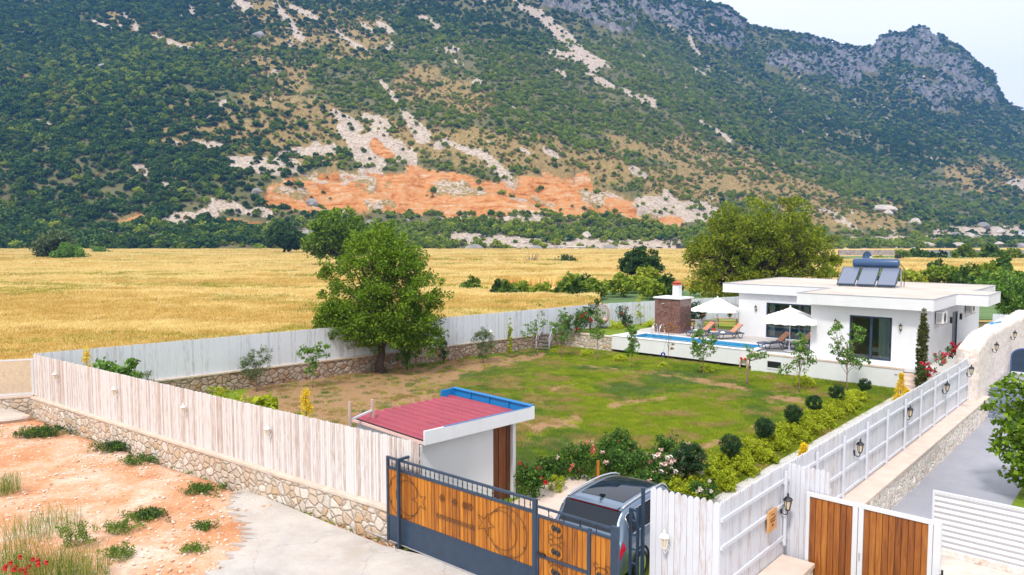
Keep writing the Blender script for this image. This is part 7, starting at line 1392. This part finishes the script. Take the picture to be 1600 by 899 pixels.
# rows of hedge and scrub between fields (each row reads as one mass)
def hedge(name, segs, protos, seed=1):
    rng_ = np.random.default_rng(seed); pts = []; sc = []
    for (xa, ya, xb, yb, w_, s0, s1, dn) in segs:
        A = P(xa, ya, 0); B_ = P(xb, yb, 0); L = (B_ - A).length; n_ = max(3, int(L * dn)); q = rng_.random(n_)
        for t__ in q: p = A.lerp(B_, t__); pts.append((p.x + rng_.normal() * w_ * .4, p.y + rng_.normal() * w_ * .5, -0.03)); sc.append(s0 + (s1 - s0) * rng_.random() ** 1.5)
    n_ = len(pts); return scatter(name, pts, sc, rng_.random(n_) * 6.28, rng_.integers(0, len(protos), n_), protos)
HP = [shrub_proto(500 + i, M['shrub_mid'], 18, 40, 0.22) for i in range(3)] + [shrub_proto(510 + i, M['shrub_dark'], 18, 40, 0.22) for i in range(2)]
hedge('field_hedgerow', [(760, 466, 930, 470, 3, 0.9, 2.0, 1.6), (900, 468, 925, 466, 2, 1.5, 2.6, 1.0), (925, 462, 1075, 463, 5, 1.2, 2.3, 1.0), (1000, 457, 1030, 457, 3, 1.6, 2.6, .8), (1405, 445, 1575, 452, 6, 1.6, 3.0, 0.9), (1440, 440, 1560, 446, 5, 2.0, 3.4, 0.7), (1290, 452, 1420, 448, 6, 1.4, 2.6, 0.8), (1340, 412, 1600, 410, 5, 1.6, 4.0, 0.22), (1430, 408, 1480, 408, 5, 2, 4.5, 0.3), (1535, 412, 1610, 412, 5, 3, 5, 0.4), (1560, 470, 1620, 478, 4, 1.4, 2.4, 1), (1090, 462, 1140, 466, 5, 1.2, 2.4, 1.0)], HP, 3)
HW = [shrub_proto(520 + i, M['shrub_dry'], 12, 30, 0.3) for i in range(2)] + [shrub_proto(530, M['shrub_mid'], 12, 30, 0.3)]
hedge('field_verge', [(600, 419, 1095, 418, 4, 0.5, 1.6, 0.35), (300, 428, 360, 430, 2.5, 0.6, 1.3, 0.7), (385, 437, 450, 436, 2.5, 0.5, 1.0, 0.5), (740, 462, 800, 466, 4, 0.5, 1.3, 1.2), (1020, 448, 1110, 446, 6, 0.8, 1.8, 0.6)], HW, 5)
for lb, px, py, r, mt in (('dark green bush on the field verge left of the small fig tree', 885, 420, 3.2, 'leaf_dark'), ('bush beside the bare grey shrub on the field verge', 858, 418, 2.2, 'leaf_fruit'), ('small green bush at the wheat edge near the far left', 160, 403, 4.0, 'leaf_fruit'), ('dark bush in the wheat at the hill foot, left', 222, 406, 2.4, 'leaf_dark')):
    p_ = P(px, py, 0); shrub('bush', lb, 'bush', (p_.x, p_.y, 0), [(0, 0, r * .4, r, r * .8, r * .45)], M[mt], 40, 50, r * 0.16, r * .28, int(px), 'bushes standing in the wheat field')
p_ = P(830, 420, 0); t_ = thing('bare_shrub', 'bare grey leafless shrub on the field verge', 'bush', (p_.x, p_.y, 0)); b = MB(); rg = random.Random(4)
for k in range(26): a = rg.uniform(0, 6.28); b.tube([(0, 0, 0), (math.cos(a) * .5, math.sin(a) * .5, rg.uniform(1, 2)), (math.cos(a) * rg.uniform(.8, 2), math.sin(a) * 1.2, rg.uniform(2, 4))], [0.1, 0.06, 0.03], 4)
b.build('branches', plain('grey_twig', (0.2, 0.15, 0.14), 0.9), t_)
# far dry-stone wall on the right
A = P(1310, 399, 0); B_ = P(1700, 399, 0); t_ = thing('field_wall', 'long low grey stone field wall below the mountain on the right', 'wall', (A.x, A.y, -0.1)); d = B_ - A; t_.rotation_euler = (0, 0, math.atan2(d.y, d.x)); b = MB(); n = 160
A_, B2_ = np.meshgrid(np.linspace(0, d.length, n), np.linspace(0, 1, 6)); hh = 2.1 + 0.25 * fbm(A_ / 3, A_ * 0, 3, 2); v_ = np.stack([A_, -0.6 + 0.3 * (fbm(A_ / 1, B2_ * 4, 3, 3) - .5) + 0.2 * B2_, hh * B2_], -1).reshape(-1, 3); v2 = v_ * np.array([1, -1, 1]); q = np.arange(n * 6).reshape(6, n); fcs = [tuple(f) for f in np.stack([q[:-1, :-1], q[:-1, 1:], q[1:, 1:], q[1:, :-1]], -1).reshape(-1, 4)]
b.add([tuple(x) for x in v_], fcs); b.add([tuple(x) for x in v2], fcs); k0 = 5 * n; b.f += [(k0 + i, k0 + i + 1, 6 * n + k0 + i + 1, 6 * n + k0 + i) for i in range(n - 1)]; b.m += [0] * (n - 1); b.build('masonry', plain('grey_field_stone', (0.30, 0.27, 0.27), 0.9, var=0.4, nscale=1.2), t_)
# hut, excavator, far white house
h_ = Vector((P(886, 397, 0).x * 1.22, 338, 0)); h_.x = (886 - 800) / 1150 * 352; h_.y = 352; gz = terr(np.array([h_.x]), np.array([352.0]))[0]
t_ = thing('hut', 'small grey hut with pale roof at the foot of the hill', 'hut', (h_.x, 352, max(gz, 0) - 0.3), R(-12)); boxpart('wall', M['flashing'], t_, (0, 8.4, 0, 4, 0, 2.9)); boxpart('roof', M['white_metal'], t_, (-0.4, 8.8, -0.4, 4.4, 2.91, 3.25)); boxpart('door', M['black'], t_, (5.5, 6.6, -0.03, -0.002, 0, 2.2)); boxpart('window', M['glass_dark'], t_, (1.5, 3.0, -0.03, -0.002, 1.1, 2.2)); boxpart('white_panel', M['white_metal'], t_, (3.4, 5.3, -0.04, -0.002, 0.2, 2.6))
ex_ = hit(1062, 392); t_ = thing('excavator', 'dark excavator with raised boom parked below the orange cut', 'excavator', (ex_.x, ex_.y - 2, ex_.z), R(15)); yel = plain('excavator_paint', (0.05, 0.05, 0.06), 0.5)
boxpart('track', M['black'], t_, (-2.2, 2.4, -1.6, -0.9, 0, 1.0), bevel=0.2); boxpart('track', M['black'], t_, (-2.2, 2.4, 0.9, 1.6, 0, 1.0), bevel=0.2); boxpart('body', yel, t_, (-2.0, 2.6, -1.3, 1.3, 1.15, 2.6), bevel=0.1); boxpart('cab', M['glass_dark'], t_, (-1.9, -0.4, -1.2, 0.1, 2.61, 3.9), bevel=0.1)
b = MB(); b.tube([(-1.6, 0.4, 2.0), (-3.2, 0.4, 5.2), (-5.8, 0.4, 5.8)], [0.45, 0.4, 0.3], 6); b.build('boom', yel, t_); b = MB(); b.tube([(-5.8, 0.4, 5.8), (-6.2, 0.4, 2.6)], [0.3, 0.22], 6); b.box(-6.9, -5.9, -0.2, 1.0, 1.6, 2.6); b.build('arm', yel, t_)
hh_ = hit(1592, 370); t_ = thing('white_house', 'tiny white house at the right edge under the mountain', 'house', (hh_.x, hh_.y, hh_.z - 0.5), R(-15)); boxpart('wall', M['white'], t_, (0, 9, 0, 8, 0, 5.5), (-4.5, -0.01, 0.5, 6, 0, 1.6)); boxpart('roof', M['white_metal'], t_, (-0.3, 9.3, -0.3, 8.3, 5.51, 5.9)); boxpart('window', M['glass_dark'], t_, (2, 3.6, -0.05, -0.002, 2.5, 4)); boxpart('door', M['black'], t_, (5, 6.2, -0.05, -0.002, 0.5, 2.9))
# haze: the air between here and the mountain
t = Mt('haze'); t.t.nodes.remove(t.b); pv = t.n('ShaderNodeVolumePrincipled'); pv.inputs['Density'].default_value = 0.0002; pv.inputs['Color'].default_value = (0.13, 0.40, 1.0, 1); pv.inputs['Anisotropy'].default_value = 0.0
t.l(pv.outputs[0], t.out.inputs['Volume'])
b = MB(); b.box(-2700, 2700, -80, 2700, -1.9, 620); hz_ = b.build('haze', t.m); tag(hz_, kind='stuff')
